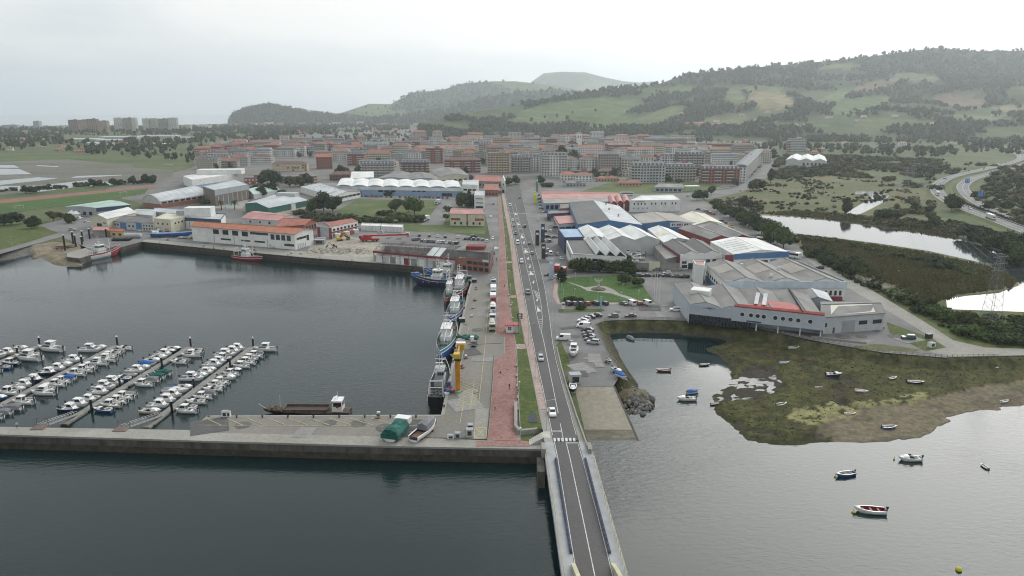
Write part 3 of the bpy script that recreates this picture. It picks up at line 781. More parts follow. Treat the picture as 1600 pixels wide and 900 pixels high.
def cover_mat2():
 m=COVER.copy();m.name='marsh_cover';MATS['marsh_cover']=m
 for n in m.node_tree.nodes:
  if n.type=='TEX_NOISE':n.inputs['Scale'].default_value=.7
 bn=m.node_tree.nodes.new('ShaderNodeBump');bn.inputs['Strength'].default_value=.8;bn.inputs['Distance'].default_value=.35
 nn=[n for n in m.node_tree.nodes if n.type=='TEX_NOISE'][0]
 m.node_tree.links.new(nn.outputs[0],bn.inputs['Height']);m.node_tree.links.new(bn.outputs[0],m.node_tree.nodes['Principled BSDF'].inputs['Normal'])
 return m
me.materials[0]=cover_mat2()
at=me.color_attributes.new('cover','FLOAT_COLOR','POINT');at.data.foreach_set('color',col[used].ravel().astype(np.float32))
o=link('terrain_salt_marsh',me);struct(o)
rng=np.random.default_rng(5)
def tufts(name,base,hts,wid,mat,lean=.35,parent=None):
 """three-blade clumps as one mass"""
 n=len(base);a=rng.uniform(0,2*np.pi,(n,3));V=[];
 b=np.repeat(base[:,None,:],3,1)
 d=np.stack([np.cos(a),np.sin(a),np.zeros_like(a)],-1);w=wid[:,None,None]*d
 l=np.stack([-np.sin(a),np.cos(a),np.zeros_like(a)],-1)*(lean*hts[:,None,None])
 up=np.zeros_like(b);up[...,2]=hts[:,None]*rng.uniform(.7,1.15,(n,3))
 V=np.stack([b-w,b+w,b+up+l],2).reshape(-1,3)
 o=link(name,np_mesh(name,V,np.arange(len(V)).reshape(-1,3),mat),parent)
 return stuff(o)
TUFT=patch_mat('marsh_grass',[(.3,(.06,.068,.026)),(.5,(.085,.09,.034)),(.7,(.115,.108,.045))],.08,bscale=1.)
cand=np.nonzero(inm&~ins&(h>.3)&(P[:,1]<290))[0]
cand=rng.choice(cand,2200)
base=np.column_stack([P[cand]+rng.uniform(-.6,.6,(len(cand),2)),h[cand]-.05])
o=tufts('marsh_grass',base,rng.uniform(.1,.28,len(cand)),rng.uniform(.2,.45,len(cand)),TUFT);tag(o,'low dark green salt marsh grass over the tidal flat','grass')
ed2=[G(a,b,ZL)for a,b in[(-600,440),(0,393),(45,383),(85,377),(118,379),(150,394)]]
xs=np.arange(-420,-175,1.6);yy=np.arange(330,440,1.6);XX,YY=np.meshgrid(xs,yy,indexing='ij');P2=np.stack([XX.ravel(),YY.ravel()],1)
de2=seg_dist(P2,ed2);LP=[G(*c,ZL)for c in COAST]
inl=inside(P2,LP)
nz=npnoise(P2,.2,2.)
px2=np.array([IMG((x,y,1.))[0]for x,y in P2])
rocky=px2<50
h2=np.where(rocky,ZL-.1-np.maximum(0,de2-.5)*.42,ZL-.1-np.maximum(0,de2-.5)*.17)+nz*np.where(rocky,.45,.1)
h2=np.where((inl&(de2>1.6))|(px2>128),-1.0,np.minimum(h2,ZL-.02))
c2=np.zeros((len(P2),4));c2[:]=(.23,.19,.135,1);c2[rocky,:3]=(.13,.125,.115);c2[(~rocky)&(h2<.5),:3]=(.13,.115,.07);c2[(~rocky)&(nz>.2),:3]=(.17,.155,.125)
nx,ny=len(xs),len(yy);hh=h2.reshape(nx,ny)
keep=(np.maximum.reduce([hh[:-1,:-1],hh[1:,:-1],hh[1:,1:],hh[:-1,1:]])>-.35)
I,J=np.nonzero(keep);idx=np.arange(nx*ny).reshape(nx,ny)
fc=np.stack([idx[I,J],idx[I+1,J],idx[I+1,J+1],idx[I,J+1]],1);used=np.unique(fc);rem=np.full(nx*ny,-1);rem[used]=np.arange(len(used))
me=np_mesh('beach',np.column_stack([P2,h2])[used],rem[fc],MATS['marsh_cover'])
at=me.color_attributes.new('cover','FLOAT_COLOR','POINT');at.data.foreach_set('color',c2[used].ravel().astype(np.float32))
struct(link('beach',me))
mb=MB();j=[G(a,b,ZL-.4)for a,b in[(104,402),(124,404),(137,400),(160,391),(140,386),(104,396)]]
mb.prism([p[:2]for p in j],-1.5,ZL-.4);o=mb.build('jetty',WALLC);tag(o,'short stone jetty beside the brown slip and the red white trawler','jetty')
mb=MB().prism([(p.lerp(G(130,396,ZL),.02)).to_2d()[:]for p in j],ZL-.39,ZL-.2);mb.build('jetty_deck',CONC_L,o)
def rock_mesh(seed):
 rr=random.Random(seed);mb=MB();vs=[];n,m=6,4
 for jn in range(m+1):
  th=math.pi*jn/m
  for i in range(n):
   a=2*math.pi*i/n;k=rr.uniform(.75,1.2)
   vs.append((k*math.sin(th)*math.cos(a),k*math.sin(th)*math.sin(a),.75*k*math.cos(th)))
 fs=[(jn*n+i,(jn+1)*n+i,(jn+1)*n+(i+1)%n,jn*n+(i+1)%n)for jn in range(m)for i in range(n)]
 return mb.add(vs,fs).mesh('boulder',STONE)
ROCKS=[rock_mesh(i)for i in range(5)]
gy=thing('rock_groyne','heap of grey boulders with dry grass at the foot of the boat ramp','rocks',G(990,620,0))
gp=[(968,603),(985,598),(1008,606),(1021,622),(1016,640),(998,646),(980,640),(972,622)]
gw=[G(a,b,1.)for a,b in gp];cx=sum((p for p in gw),Vector())/len(gw)
k=0
while k<170:
 px,py=R.uniform(966,1024),R.uniform(600,650)
 if not inpoly(px,py,gp):continue
 w=G(px,py,.8);s=R.uniform(.45,1.0);dd=(w-cx).length
 o=link('boulder',R.choice(ROCKS),gy,(w.x-gy.location.x,w.y-gy.location.y,max(-.2,2.2-dd*.33)+R.uniform(-.2,.2)))
 o.scale=(s,s*R.uniform(.8,1.3),s*.9);o.rotation_euler=(R.uniform(0,3),R.uniform(0,3),R.uniform(0,3));k+=1
mb=MB();c0=cx-gy.location
mb.loft([[Vector((c0.x+rr*math.cos(a)*1.15,c0.y+rr*math.sin(a)*1.3+1.5,zz))for a in[i*math.pi/6 for i in range(12)]]for rr,zz in((4.9,-1.),(4.0,1.1),(2.1,2.2),(.3,2.5))],caps=False)
mb.build('earth_mound',M('dry_grass',(.11,.092,.048),.95,.35,.8,bump=.8),gy)
# ---------------------------------------------------------------- warehouses, halls and sheds
def W_(n,c,**k):return M(n,c,k.pop('rough',.75),k.pop('var',.10),k.pop('scale',.25),**k)
WHITE=W_('white_render',(.68,.68,.65));CREAMW=W_('cream_render',(.55,.52,.40));GREYW=W_('grey_cladding',(.33,.35,.37));PALEW=W_('pale_grey_render',(.45,.46,.46))
NAVY=W_('navy_cladding',(.05,.07,.13));BLUEW=W_('blue_cladding',(.07,.17,.33));BLUEL=W_('light_blue_cladding',(.22,.32,.46));REDW=W_('dark_red_cladding',(.20,.035,.04));BRICK=W_('brick',(.28,.12,.085),var=.2,scale=.6)
GREENW=W_('green_cladding',(.03,.13,.10));BROWNW=W_('brown_cladding',(.16,.13,.11));CONCW=W_('bare_concrete_wall',(.24,.23,.21),var=.25);YELW=W_('yellow_render',(.55,.42,.18));PINKW=W_('pink_render',(.50,.30,.26))
def RF(n,c,**k):return M(n,c,k.pop('rough',.7),k.pop('var',.16),k.pop('scale',.12),streak=k.pop('streak',(1,.35,1)),**k)
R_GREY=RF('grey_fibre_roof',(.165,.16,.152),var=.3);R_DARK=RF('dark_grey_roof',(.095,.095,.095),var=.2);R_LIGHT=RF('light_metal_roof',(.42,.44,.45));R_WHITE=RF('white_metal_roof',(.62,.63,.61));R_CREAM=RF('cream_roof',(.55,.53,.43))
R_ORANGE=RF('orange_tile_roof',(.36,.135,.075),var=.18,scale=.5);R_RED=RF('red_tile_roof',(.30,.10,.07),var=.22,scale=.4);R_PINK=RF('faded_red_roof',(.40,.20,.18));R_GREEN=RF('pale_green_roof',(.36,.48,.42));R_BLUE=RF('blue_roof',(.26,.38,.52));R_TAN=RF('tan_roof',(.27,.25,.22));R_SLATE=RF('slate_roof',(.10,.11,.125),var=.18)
GLASS=M('window_glass',(.025,.03,.038),.12,.3,.15,spec=.6);DOORG=M('grey_door',(.30,.31,.32),.6);FRAME_LIT=M('white_frame_and_lit_pane',(.6,.6,.6),.5,.05)  # the white also paints the school panes that look lit
class Shed:
 def __init__(s,name,label,cat,q,eave,wall,base=ZL):
  w=[G(p[0],p[1],base+eave)for p in q]
  c=sum(w,Vector())/4;s.o=Vector((c.x,c.y,base));s.e=eave
  s.c=[Vector((p.x-c.x,p.y-c.y,0))for p in w]
  ar=sum(s.c[i].x*s.c[(i+1)%4].y-s.c[(i+1)%4].x*s.c[i].y for i in range(4))
  s.ccw=ar>0
  s.t=thing(name,label,cat,s.o);s.wall=wall
  s.wm=MB();s.wmats=[wall]
  for i in range(4):s.face(i,0,eave)
 def face(s,i,z0,z1,mat=None,off=0.,u0=0.,u1=1.):
  a,b=s.c[i],s.c[(i+1)%4]
  n=s.nrm(i)*off;p=a.lerp(b,u0)+n;q=a.lerp(b,u1)+n
  mi=0
  if mat is not None:
   if mat not in s.wmats:s.wmats.append(mat)
   mi=s.wmats.index(mat)
  U=lambda v,z:(v.x,v.y,z)
  s.wm.quad(U(p,z0),U(q,z0),U(q,z1),U(p,z1),mi)
 def nrm(s,i):
  d=(s.c[(i+1)%4]-s.c[i]).normalized();n=Vector((d.y,-d.x,0))
  return n if s.ccw else-n
 def band(s,i,z0,z1,mat,u0=0.,u1=1.,name='cladding_band',th=.06):
  a,b=s.c[i].lerp(s.c[(i+1)%4],u0),s.c[i].lerp(s.c[(i+1)%4],u1);n=s.nrm(i)
  m=MB().prism([(a+n*.004)[:2],(b+n*.004)[:2],(b+n*th)[:2],(a+n*th)[:2]],z0,z1)
  return m.build(name,mat,s.t)
 def openings(s,i,specs,name='window',mat=None,th=.09):
  """specs: (u0, u1, z0, z1)"""
  for u0,u1,z0,z1 in specs:
   s.band(i,z0,z1,mat or GLASS,u0,u1,name,th)
 def row(s,i,n,u0,u1,z0,z1,fill=.6,name='window',mat=None):
  st=(u1-u0)/n
  s.openings(i,[(u0+st*(k+.5-fill/2),u0+st*(k+.5+fill/2),z0,z1)for k in range(n)],name,mat)
 def roof(s,kind='gable',n=1,axis=0,rise=2.,mats=None,over=.35,th=.18,lo=None):
  """axis 0: ridges run from edge AB to edge CD; axis 1: along AB"""
  c=s.c if axis==0 else s.c[1:]+s.c[:1]
  A,B,C_,D=c;e=s.e
  Z=lambda v,z:Vector((v.x,v.y,z))
  ext=lambda p,q:(p-q).normalized()*over
  mats=mats if isinstance(mats,(list,tuple))else[mats]
  if kind=='flat':
   m=MB();inn=[v*.985 for v in s.c]
   m.add([Z(v,e-.35)for v in inn],[(0,1,2,3)if s.ccw else(3,2,1,0)]);m.build('roof',mats[0],s.t)
   p=MB()
   for i in range(4):
    a,b=s.c[i],s.c[(i+1)%4];nn=s.nrm(i);d=(b-a).normalized()*.0
    p.prism([(a+nn*.03)[:2],(b+nn*.03)[:2],(b-nn*.3)[:2],(a-nn*.3)[:2]],e-.3,e+.06+.004*i)
   p.build('parapet',mats[-1]if len(mats)>1 else s.wall,s.t)
   return
  for i in range(n):
   p0,p1=A.lerp(B,i/n),A.lerp(B,(i+1)/n);q0,q1=D.lerp(C_,i/n),D.lerp(C_,(i+1)/n)
   def strip(prof,mat,name):
    """prof: (t across, height)"""
    m=MB();L=[]
    for t,h in prof:
     a=Z(p0.lerp(p1,t),e+h);b=Z(q0.lerp(q1,t),e+h);ov=ext(a,b);ov.z=0
     L.append((a+ov,b-ov))
    k=len(L);up=Vector((0,0,th))
    vs=[x for pr in L for x in pr]+[x+up for pr in L for x in pr]
    fs=[]
    for j in range(k-1):
     fs+=[(2*j,2*j+1,2*j+3,2*j+2),tuple(2*k+x for x in(2*j+2,2*j+3,2*j+1,2*j)),(2*j,2*j+2,2*k+2*j+2,2*k+2*j),(2*j+3,2*j+1,2*k+2*j+1,2*k+2*j+3)]
    fs+=[(1,0,2*k,2*k+1),(2*k-2,2*k-1,4*k-1,4*k-2)]
    m.add(vs,fs);return m.build(name,mat,s.t)
   if kind=='gable':
    t0=-over/max(1,(p1-p0).length)if i==0 else 0.002;t1=1+over/max(1,(p1-p0).length)if i==n-1 else .998
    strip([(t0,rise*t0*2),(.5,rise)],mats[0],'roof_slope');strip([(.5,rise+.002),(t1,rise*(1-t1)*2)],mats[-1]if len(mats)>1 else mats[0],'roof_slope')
    for a,b in((p0,p1),(q0,q1)):s.wm.add([Z(a,e),Z(b,e),Z(a.lerp(b,.5),e+rise)],[(0,1,2)])
    rm=MB().cyl(Z(p0.lerp(p1,.5),e+rise+th),Z(q0.lerp(q1,.5),e+rise+th),.22,n=5);rm.build('ridge_cap',mats[-1],s.t)
   elif kind=='arch':
    prof=[(k/8,rise*math.sin(math.pi*k/8)**.8 if 0<k<8 else 0)for k in range(9)]
    strip(prof,mats[0],'roof_vault')
    for a,b in((p0,p1),(q0,q1)):
     pts=[Z(a.lerp(b,t),e+h)for t,h in prof]
     s.wm.add(pts,[tuple(range(len(pts)))])
   elif kind=='saw':
    strip([(0,rise),(1,0.1)],mats[0],'roof_slope')
    for a,b in((p0,p1),(q0,q1)):s.wm.add([Z(a,e),Z(b,e),Z(a,e+rise)],[(0,1,2)])
    mm=MB().quad(Z(p0,e),Z(q0,e),Z(q0,e+rise),Z(p0,e+rise));mm.build('north_light',GLASS,s.t)
   elif kind=='mono':
    strip([(0,0.),(1,rise)],mats[0],'roof_slope')
    for a,b in((p0,p1),(q0,q1)):s.wm.add([Z(a,e),Z(b,e),Z(b,e+rise)],[(0,1,2)])
    s.wm.quad(Z(p1,e),Z(q1,e),Z(q1,e+rise),Z(p1,e+rise))
  s.ro=(A,B,C_,D,n,rise)
 def lights(s,i,side,k,mat,u0=.12,u1=.88,width=.10,th=.18):
  """translucent strips up the slope of gable i"""
  A,B,C_,D,n,rise=s.ro;e=s.e
  p0,p1=A.lerp(B,i/n),A.lerp(B,(i+1)/n);q0,q1=D.lerp(C_,i/n),D.lerp(C_,(i+1)/n)
  for j in range(k):
   u=u0+(u1-u0)*(j+.5)/k;hw=width/2
   def pt(uu,t):
    v=p0.lerp(q0,uu).lerp(p1.lerp(q1,uu),t);return Vector((v.x,v.y,e+rise*(1-abs(2*t-1))+th+.07))
   ta,tb=(.05,.46)if side==0 else(.54,.95)
   MB().add([pt(u-hw,ta),pt(u+hw,ta),pt(u+hw,tb),pt(u-hw,tb)],[(0,1,2,3)]).build('roof_light',mat,s.t)
 def done(s):
  s.wm.build('wall',s.wmats,s.t);return s.t
 def at(s,i,u,z=0.,off=0.):
  p=s.c[i].lerp(s.c[(i+1)%4],u)+s.nrm(i)*off;return Vector((p.x,p.y,z))
RLIGHT=M('roof_light_sheet',(.55,.54,.44),.5,.1,.3)
AB,BC,CD,DA=0,1,2,3
s=Shed('green_roof_hall','low hall with pale green roof and navy striped side by the football pitch','warehouse',[(103,323),(150,325),(203,320),(172,313)],6.5,GREYW);s.roof('gable',1,0,.8,R_GREEN)
s.band(BC,.2,6.3,NAVY);s.band(BC,2.4,3.6,GREYW,th=.12);s.row(AB,4,.1,.9,1,3.5,.5);s.done()
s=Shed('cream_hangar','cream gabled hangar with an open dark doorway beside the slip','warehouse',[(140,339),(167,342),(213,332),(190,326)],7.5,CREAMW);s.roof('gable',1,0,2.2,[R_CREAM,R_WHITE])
s.openings(AB,[(.38,.66,0.1,4)],'doorway',M('opening_shade',(.02,.02,.02),.9,0));s.openings(AB,[(.75,.9,4.3,4.9)]);s.lights(0,1,5,R_WHITE);s.done()  # doorway is a dark panel on solid wall, interior shade in its colour
s=Shed('workshop_row','long grey workshop with small dark windows and two blue doors facing the quay','workshop',[(167,345),(240,349),(233,340),(196,336)],5.2,PALEW);s.roof('gable',1,1,1.6,R_GREY)
s.row(AB,4,.02,.26,2.6,3.8,.5);s.openings(AB,[(.28,.41,0.1,4.6),(.62,.74,.1,4.9)],'door',BLUEW);s.row(AB,2,.43,.6,2,3.2,.4);s.row(AB,4,.76,.99,2.9,3.9,.5);s.row(AB,4,.76,.99,1,2,.5);s.done()
s=Shed('cream_office','cream two storey flat roofed office with scattered dark windows by the quay','building',[(240,341),(266,343),(294,336),(262,332)],8.5,CREAMW);s.roof('flat',mats=[R_CREAM,CREAMW])
s.row(AB,3,.1,.95,4.8,5.9,.3);s.openings(AB,[(.1,.4,.1,3),(.6,.85,1,2.6)],'door',DOORG);s.row(BC,4,.15,.9,4.8,6,.4);s.done()
s=Shed('blue_roof_shed','low shed with light blue metal roof behind the cream harbour office','shed',[(238,331),(294,334),(303,329),(247,325)],6.,PALEW);s.roof('gable',1,1,1.2,[R_LIGHT,R_BLUE]);s.done()
s=Shed('grey_roof_shed','low shed with plain grey roof behind the blue door workshop','shed',[(207,334),(238,337),(247,328),(214,327)],6.3,PALEW);s.roof('gable',1,1,.8,R_LIGHT);s.done()
s=Shed('navy_band_hall','white panelled hall with dark navy top band behind the orange roofed warehouse','warehouse',[(289,340),(345,343),(352,334),(300,332)],7.5,WHITE);s.roof('flat',mats=[R_LIGHT,NAVY]);s.band(AB,5.4,7.55,NAVY);s.row(AB,5,.02,.98,1.0,5.2,.05,'mullion',NAVY)
b=MB().box((-4,1,7.2),(17,9,6),rz=.05);b.build('roof_plant_room',WHITE,s.t);MB().box((-15,0,7.2),(6,6,4),rz=.05).build('roof_cabin',GREYW,s.t);MB().cyl((13,1,7),(13,1,13.5),.5,n=8).build('flue',GREYW,s.t);s.done()
s=Shed('sports_hall','sports hall with white ribbed vaulted roof and brick base by the running track','hall',[(222,312),(250,315),(326,304),(292,295)],5.5,PALEW);s.roof('arch',1,0,4.5,R_LIGHT)
s.band(AB,0,3.4,BRICK);s.band(BC,0,3.4,BRICK);s.row(BC,8,.02,.98,3.6,5,.75)
A,B_,C_,D,n,rise=s.ro
for k in range(7):
 u=(k+.6)/7.6
 pts=[]
 for t in[j/8 for j in range(1,8)]:
  v=A.lerp(D,u).lerp(B_.lerp(C_,u),t);pts.append(Vector((v.x,v.y,5.5+4.5*math.sin(math.pi*t)**.8+.25)))
 d=(D-A).normalized()*1.3
 MB().add([p for p in pts]+[p+d for p in pts],[(j,j+1,7+j+1,7+j)for j in range(6)]).build('roof_rib',R_WHITE,s.t)
s.done()
s=Shed('grey_gym','tall brown grey gymnasium with flat light roof beside the vaulted sports hall','hall',[(317,291),(335,297),(388,288),(368,280)],13,BROWNW);s.roof('flat',mats=[R_LIGHT,GREYW]);s.band(BC,8.5,13.0,GREYW);s.row(BC,7,.02,.98,.5,8,.12,'fin',GREYW);s.done()
s=Shed('white_pavilion','large white flat roofed pavilion beyond the vaulted sports hall','hall',[(286,275),(300,281),(371,271),(350,264)],9,WHITE);s.roof('flat',mats=[R_WHITE,WHITE]);s.band(BC,0,3,BLUEL)
b=MB().box((8,10,8.7),(46,16,5),rz=.12);b.build('upper_storey',WHITE,s.t);s.done()
s=Shed('vaulted_annex','small pale vaulted hall with green white striped roof by the palm trees','hall',[(377,301),(396,304),(437,297),(414,291)],4,PALEW);s.roof('arch',1,0,3.5,R_GREEN);s.done()
s=Shed('green_hall','dark green clad hall with low grey gabled roof behind the meadow','warehouse',[(383,318),(420,325),(481,313),(432,304)],7,GREENW);s.roof('gable',1,0,2.4,R_LIGHT);s.band(BC,0,2.5,CREAMW)
s.openings(BC,[(.55,.66,0,6.8)],'door',WHITE);b=MB().box((4,20,7.5),(16,8,4),rz=-.2);b.build('roof_plant_room',PALEW,s.t);s.done()
s=Shed('orange_warehouse','long white quayside warehouse with bright orange tiled roof','warehouse',[(299,353),(460,365.5),(489,358),(313,348)],9,WHITE);s.roof('gable',1,1,1.6,R_ORANGE,over=.8)
s.row(AB,4,.20,.58,5.4,8.1,.6);s.row(AB,1,.58,.76,6.9,8.2,.95);s.row(AB,4,.77,.97,4.8,7.8,.72);s.openings(AB,[(.29,.39,2.2,3.2),(.49,.58,2.4,3.3),(.62,.72,2.4,3.4),(.9,.99,1.8,3.1)])
s.openings(AB,[(.22,.225,0,5),(.42,.425,0,5),(.74,.745,0,5)],'downpipe',GREYW);s.openings(BC,[(.1,.6,5.2,6.4),(.62,.75,3.5,6.6)]);s.row(BC,5,.1,.6,0,3,.3,'door',DOORG);s.done()
s=Shed('pink_roof_shed','small white shed with faded red ribbed roof behind the orange warehouse','shed',[(378,341),(434,345),(457,336),(398,330)],5.5,PALEW);s.roof('gable',1,1,1.3,R_PINK);s.row(AB,3,.1,.9,3,4.4,.2);s.row(BC,2,.2,.9,2.5,4,.3);s.lights(0,1,4,R_LIGHT,width=.02);s.done()
s=Shed('red_roof_store','brick store with dull red tiled roof behind the end of the orange warehouse','building',[(432,354),(476,351),(495,345),(452,340)],6,BRICK);s.roof('gable',1,1,2.2,R_RED,over=.8);s.row(BC,4,.05,.95,1,4.5,.6);s.done()
s=Shed('harbour_office','white two storey harbour office with rows of square windows and thin red roof','building',[(518,355),(559,346),(549,343),(507,350)],6.5,WHITE);s.roof('mono',1,1,.6,R_RED);s.row(AB,7,.02,.98,3.9,5.3,.55);s.row(AB,7,.02,.98,.8,2.5,.55);s.band(AB,2.7,3.6,REDW)
for k in range(5):MB().box(s.at(AB,.1+k*.17,0,2.2),(3.4,2.6,2.4),rz=.5).build('awning',[WHITE,R_RED][k%2],s.t)
s.done()
s=Shed('red_entry_block','grey cube building with dark red pillars between harbour office and store','building',[(496,354),(518,356),(513,349),(494,349)],7,GREYW);s.roof('flat',mats=[R_GREY,GREYW]);s.band(AB,0,6.9,REDW,0,.18,'pillar',.3);s.band(AB,0,6.9,REDW,.82,1.,'pillar',.3);s.done()
CONTW=M('container_white',(.66,.66,.64),.5,.06)
for i,(xa,xb,y)in enumerate([(564,579,352),(579.4,594,352.6),(595,612,353.4),(612.3,629,354.2)]):
 s=Shed('site_cabin',['white site cabin at the left end of the car park row','second white site cabin from the left in the car park row','third white site cabin from the left in the car park row','white site cabin at the right end of the row beside the long lawn'][i],'cabin',[(xa,y),(xb,y+.7),(xb+1,y-3.2),(xa+2,y-4)],3.4,CONTW);s.roof('flat',mats=[CONTW,CONTW]);s.row(AB,3,0,1,.3,3,.06,'joint',GREYW);s.done();s.t['group']='white site cabins'
s=Shed('beige_villa_block','beige two storey building with red roof and brick panels beside the harbour street','building',[(703,334),(757,335),(752,327),(706,326)],8,CREAMW);s.roof('gable',1,1,1.0,R_PINK);s.band(AB,3.6,5.2,R_RED,.02,.3);s.band(AB,3.6,5.2,R_RED,.72,.98);s.row(AB,5,.05,.95,1,2.6,.3);s.openings(AB,[(.48,.52,0,7.9)],'pilaster',BRICK);s.done()
s=Shed('white_stair_block','narrow white three storey block at the corner of the harbour street','building',[(741,305),(757,305.5),(757,298),(743,298)],11,WHITE);s.roof('flat',mats=[R_LIGHT,WHITE]);s.row(AB,1,.1,.9,1,2.6,.9);s.row(AB,1,.1,.9,4.8,5.4,.9);s.row(AB,1,.1,.9,8,8.6,.9);s.done()
s=Shed('bay_warehouse','long warehouse of eight white vaulted bays over a light blue wall','warehouse',[(526,291),(722,294),(716,284),(532,280)],7.6,BLUEL);s.roof('arch',8,0,1.4,R_WHITE,over=.5);s.band(AB,4.8,7.6,R_WHITE,th=.3);s.row(AB,3,.33,.48,3.0,4.6,.8);s.row(AB,3,.6,.72,3.6,4.6,.7);s.openings(AB,[(.16,.2,0,3.6),(.84,.92,0,2.8)],'door',M('opening_shade'));s.done()  # dark door panels, shade of the inside painted as their colour
s=Shed('white_corner_office','white two storey office joined to the right end of the vaulted warehouse','building',[(722,288),(746,289),(748,281),(724,281)],11,WHITE);s.roof('flat',mats=[R_LIGHT,WHITE]);s.row(AB,3,.05,.95,5.5,7.2,.8);s.row(AB,3,.05,.95,1,3,.8);s.done()
s=Shed('grey_depot','wide low depot with pale grey roof behind the vaulted warehouse','warehouse',[(588,279),(690,281),(672,271),(614,269)],8,GREYW);s.roof('gable',2,0,1.5,R_GREY);s.done()
s=Shed('cream_depot','grey roofed depot with cream front wall beyond the vaulted warehouse','warehouse',[(688,277),(733,274),(718,263),(672,266)],8,CREAMW);s.roof('gable',1,0,2.5,R_GREY);s.row(BC,6,.05,.95,3,5,.5);s.row(AB,5,.05,.95,3,5,.6);s.done()
s=Shed('half_vault_store','small white store with striped vaulted roof above the long vaulted warehouse','warehouse',[(548,279),(584,277),(583,269),(551,269)],8.5,WHITE);s.roof('arch',1,1,2.5,R_WHITE);s.done()
s=Shed('school_hall','white hall with dark ribbon windows and grey panelled roof at the meadow edge','hall',[(522,307),(563,299),(530,287),(470,292)],5.5,WHITE);s.roof('gable',1,0,2.0,[R_LIGHT,R_GREY]);s.row(AB,6,.05,.98,2.6,4.2,.88);s.lights(0,0,5,GLASS,width=.06);s.done()
s=Shed('red_depot','dark red roofed brick building left of the white gateway tower','building',[(757,297),(779,297),(779,288),(757,288)],5.5,BRICK);s.roof('gable',1,1,1.8,R_RED);s.row(AB,4,.05,.95,1,3,.5);s.done()
s=Shed('long_brick_market','long low brown tiled building beyond the gateway tower','building',[(742,283),(784,284),(780,275),(744,274)],6,CONCW);s.roof('gable',1,1,2.,R_RED);s.row(AB,8,.02,.98,1.5,3.5,.5);s.done()
s=Shed('gate_tower','slim white tower with pointed top standing at the end of the promenade','tower',[(783.5,283),(789,283.5),(789.5,280),(784,280)],11,WHITE);s.roof('gable',1,0,3.6,R_WHITE);s.openings(AB,[(.2,.8,.2,3.)],'doorway',M('opening_shade'));s.openings(AB,[(.35,.65,7,9)]);s.done()  # doorway panel has the inner shade as its colour
s=Shed('market_shell','stripped fish market shell with bare roof trusses and dark red fascia','building',[(584,392),(711,404),(733,387),(601,380)],5.6,CONCW)
s.wm=MB();s.wmats=[CONCW]
s.band(AB,4.7,5.7,REDW,-.005,1.0,'fascia',.5)
s.face(CD,0,4.2);s.face(DA,0,3.0)
for k in range(11):
 u=.03+k*.088
 s.band(AB,.0,3.4,[WHITE,PALEW,CONCW][k%3]if k!=4 else REDW,u,u+.07,'wall_panel',.12)
for k in range(10):
 u=k/9;a=s.at(AB,u);b=s.at(CD,1-u)
 MB().box((a.x,a.y,0),(.45,.45,5.6)).build('column',CONCW,s.t)
 m=MB();a.z=5.6;b.z=5.6;mid=(a+b)/2;mid.z=7.2
 m.cyl(a,mid,.11,n=4);m.cyl(mid,b,.11,n=4);m.cyl(a,b,.09,n=4)
 for t in(.25,.5,.75):
  p=a.lerp(b,t);q=p.copy();q.z=5.6+1.6*(1-abs(2*t-1));m.cyl(p,q,.09,n=4)
 m.build('truss',M('weathered_steel',(.10,.085,.08),.7,.3),s.t)
for t in(.02,.27,.5,.73,.98):
 p=s.at(AB,0).lerp(s.at(CD,1),t);q=s.at(AB,1).lerp(s.at(CD,0),t);z=5.8+1.6*(1-abs(2*t-1));p.z=q.z=z
 MB().cyl(p,q,.08,n=4).build('purlin',M('weathered_steel'),s.t)
for u0,u1 in((.66,.74),(.75,.82)):
 a,b=s.at(AB,u0),s.at(AB,u1);c,d=s.at(CD,1-u1),s.at(CD,1-u0)
 m1=(a+d)/2;m2=(b+c)/2
 MB().quad((a.x,a.y,5.9),(b.x,b.y,5.9),(m2.x,m2.y,7.5),(m1.x,m1.y,7.5)).build('roof_panel',R_LIGHT,s.t)
s.done()
s=Shed('market_hall','brick and grey market building with ribbon windows standing at the quay corner','building',[(711,391),(766,397),(771,383),(735,379)],9.5,BRICK);s.roof('mono',1,0,.6,R_GREY);s.band(AB,6.6,9.5,R_GREY,th=.2,name='metal_cladding');s.band(BC,6.6,9.5,R_GREY,th=.2,name='metal_cladding')
s.row(AB,4,.33,.98,3.6,5,.8);s.row(AB,6,.02,.98,.6,2.4,.7);s.openings(AB,[(.12,.2,6,7.8),(.24,.28,6.2,7.4),(.78,.95,5.4,6.5)],'window',FRAME_LIT);s.openings(AB,[(.31,.325,0,9.4),(.985,1.,0,9.4)],'pier',CONCW);s.row(BC,4,.05,.95,1,2.6,.6);s.row(BC,4,.05,.95,3.8,5,.6)
b=s.at(AB,.42,9.6,-6);MB().box(b,(9,7,2.2),rz=-.1).build('roof_hood',REDW,s.t);s.done()
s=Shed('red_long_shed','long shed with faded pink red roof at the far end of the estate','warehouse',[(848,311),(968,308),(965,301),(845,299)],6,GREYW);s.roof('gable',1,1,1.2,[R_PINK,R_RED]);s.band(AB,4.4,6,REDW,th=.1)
for k in range(5):s.openings(AB,[(.03+.18*k,.17+.18*k,.5,3.6)],'shutter',DOORG)
s.done()
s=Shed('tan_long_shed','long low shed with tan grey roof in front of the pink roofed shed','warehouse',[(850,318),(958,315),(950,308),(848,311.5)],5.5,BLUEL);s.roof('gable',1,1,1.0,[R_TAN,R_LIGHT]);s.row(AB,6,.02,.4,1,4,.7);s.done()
s=Shed('orange_kiosk_block','small orange brown block with zigzag front beside the dark roofed hall','building',[(874,326),(891,325),(893,318),(876,318)],6,M('rust_cladding',(.30,.12,.06),.7));s.roof('flat',mats=[R_GREY,M('rust_cladding')]);s.done()
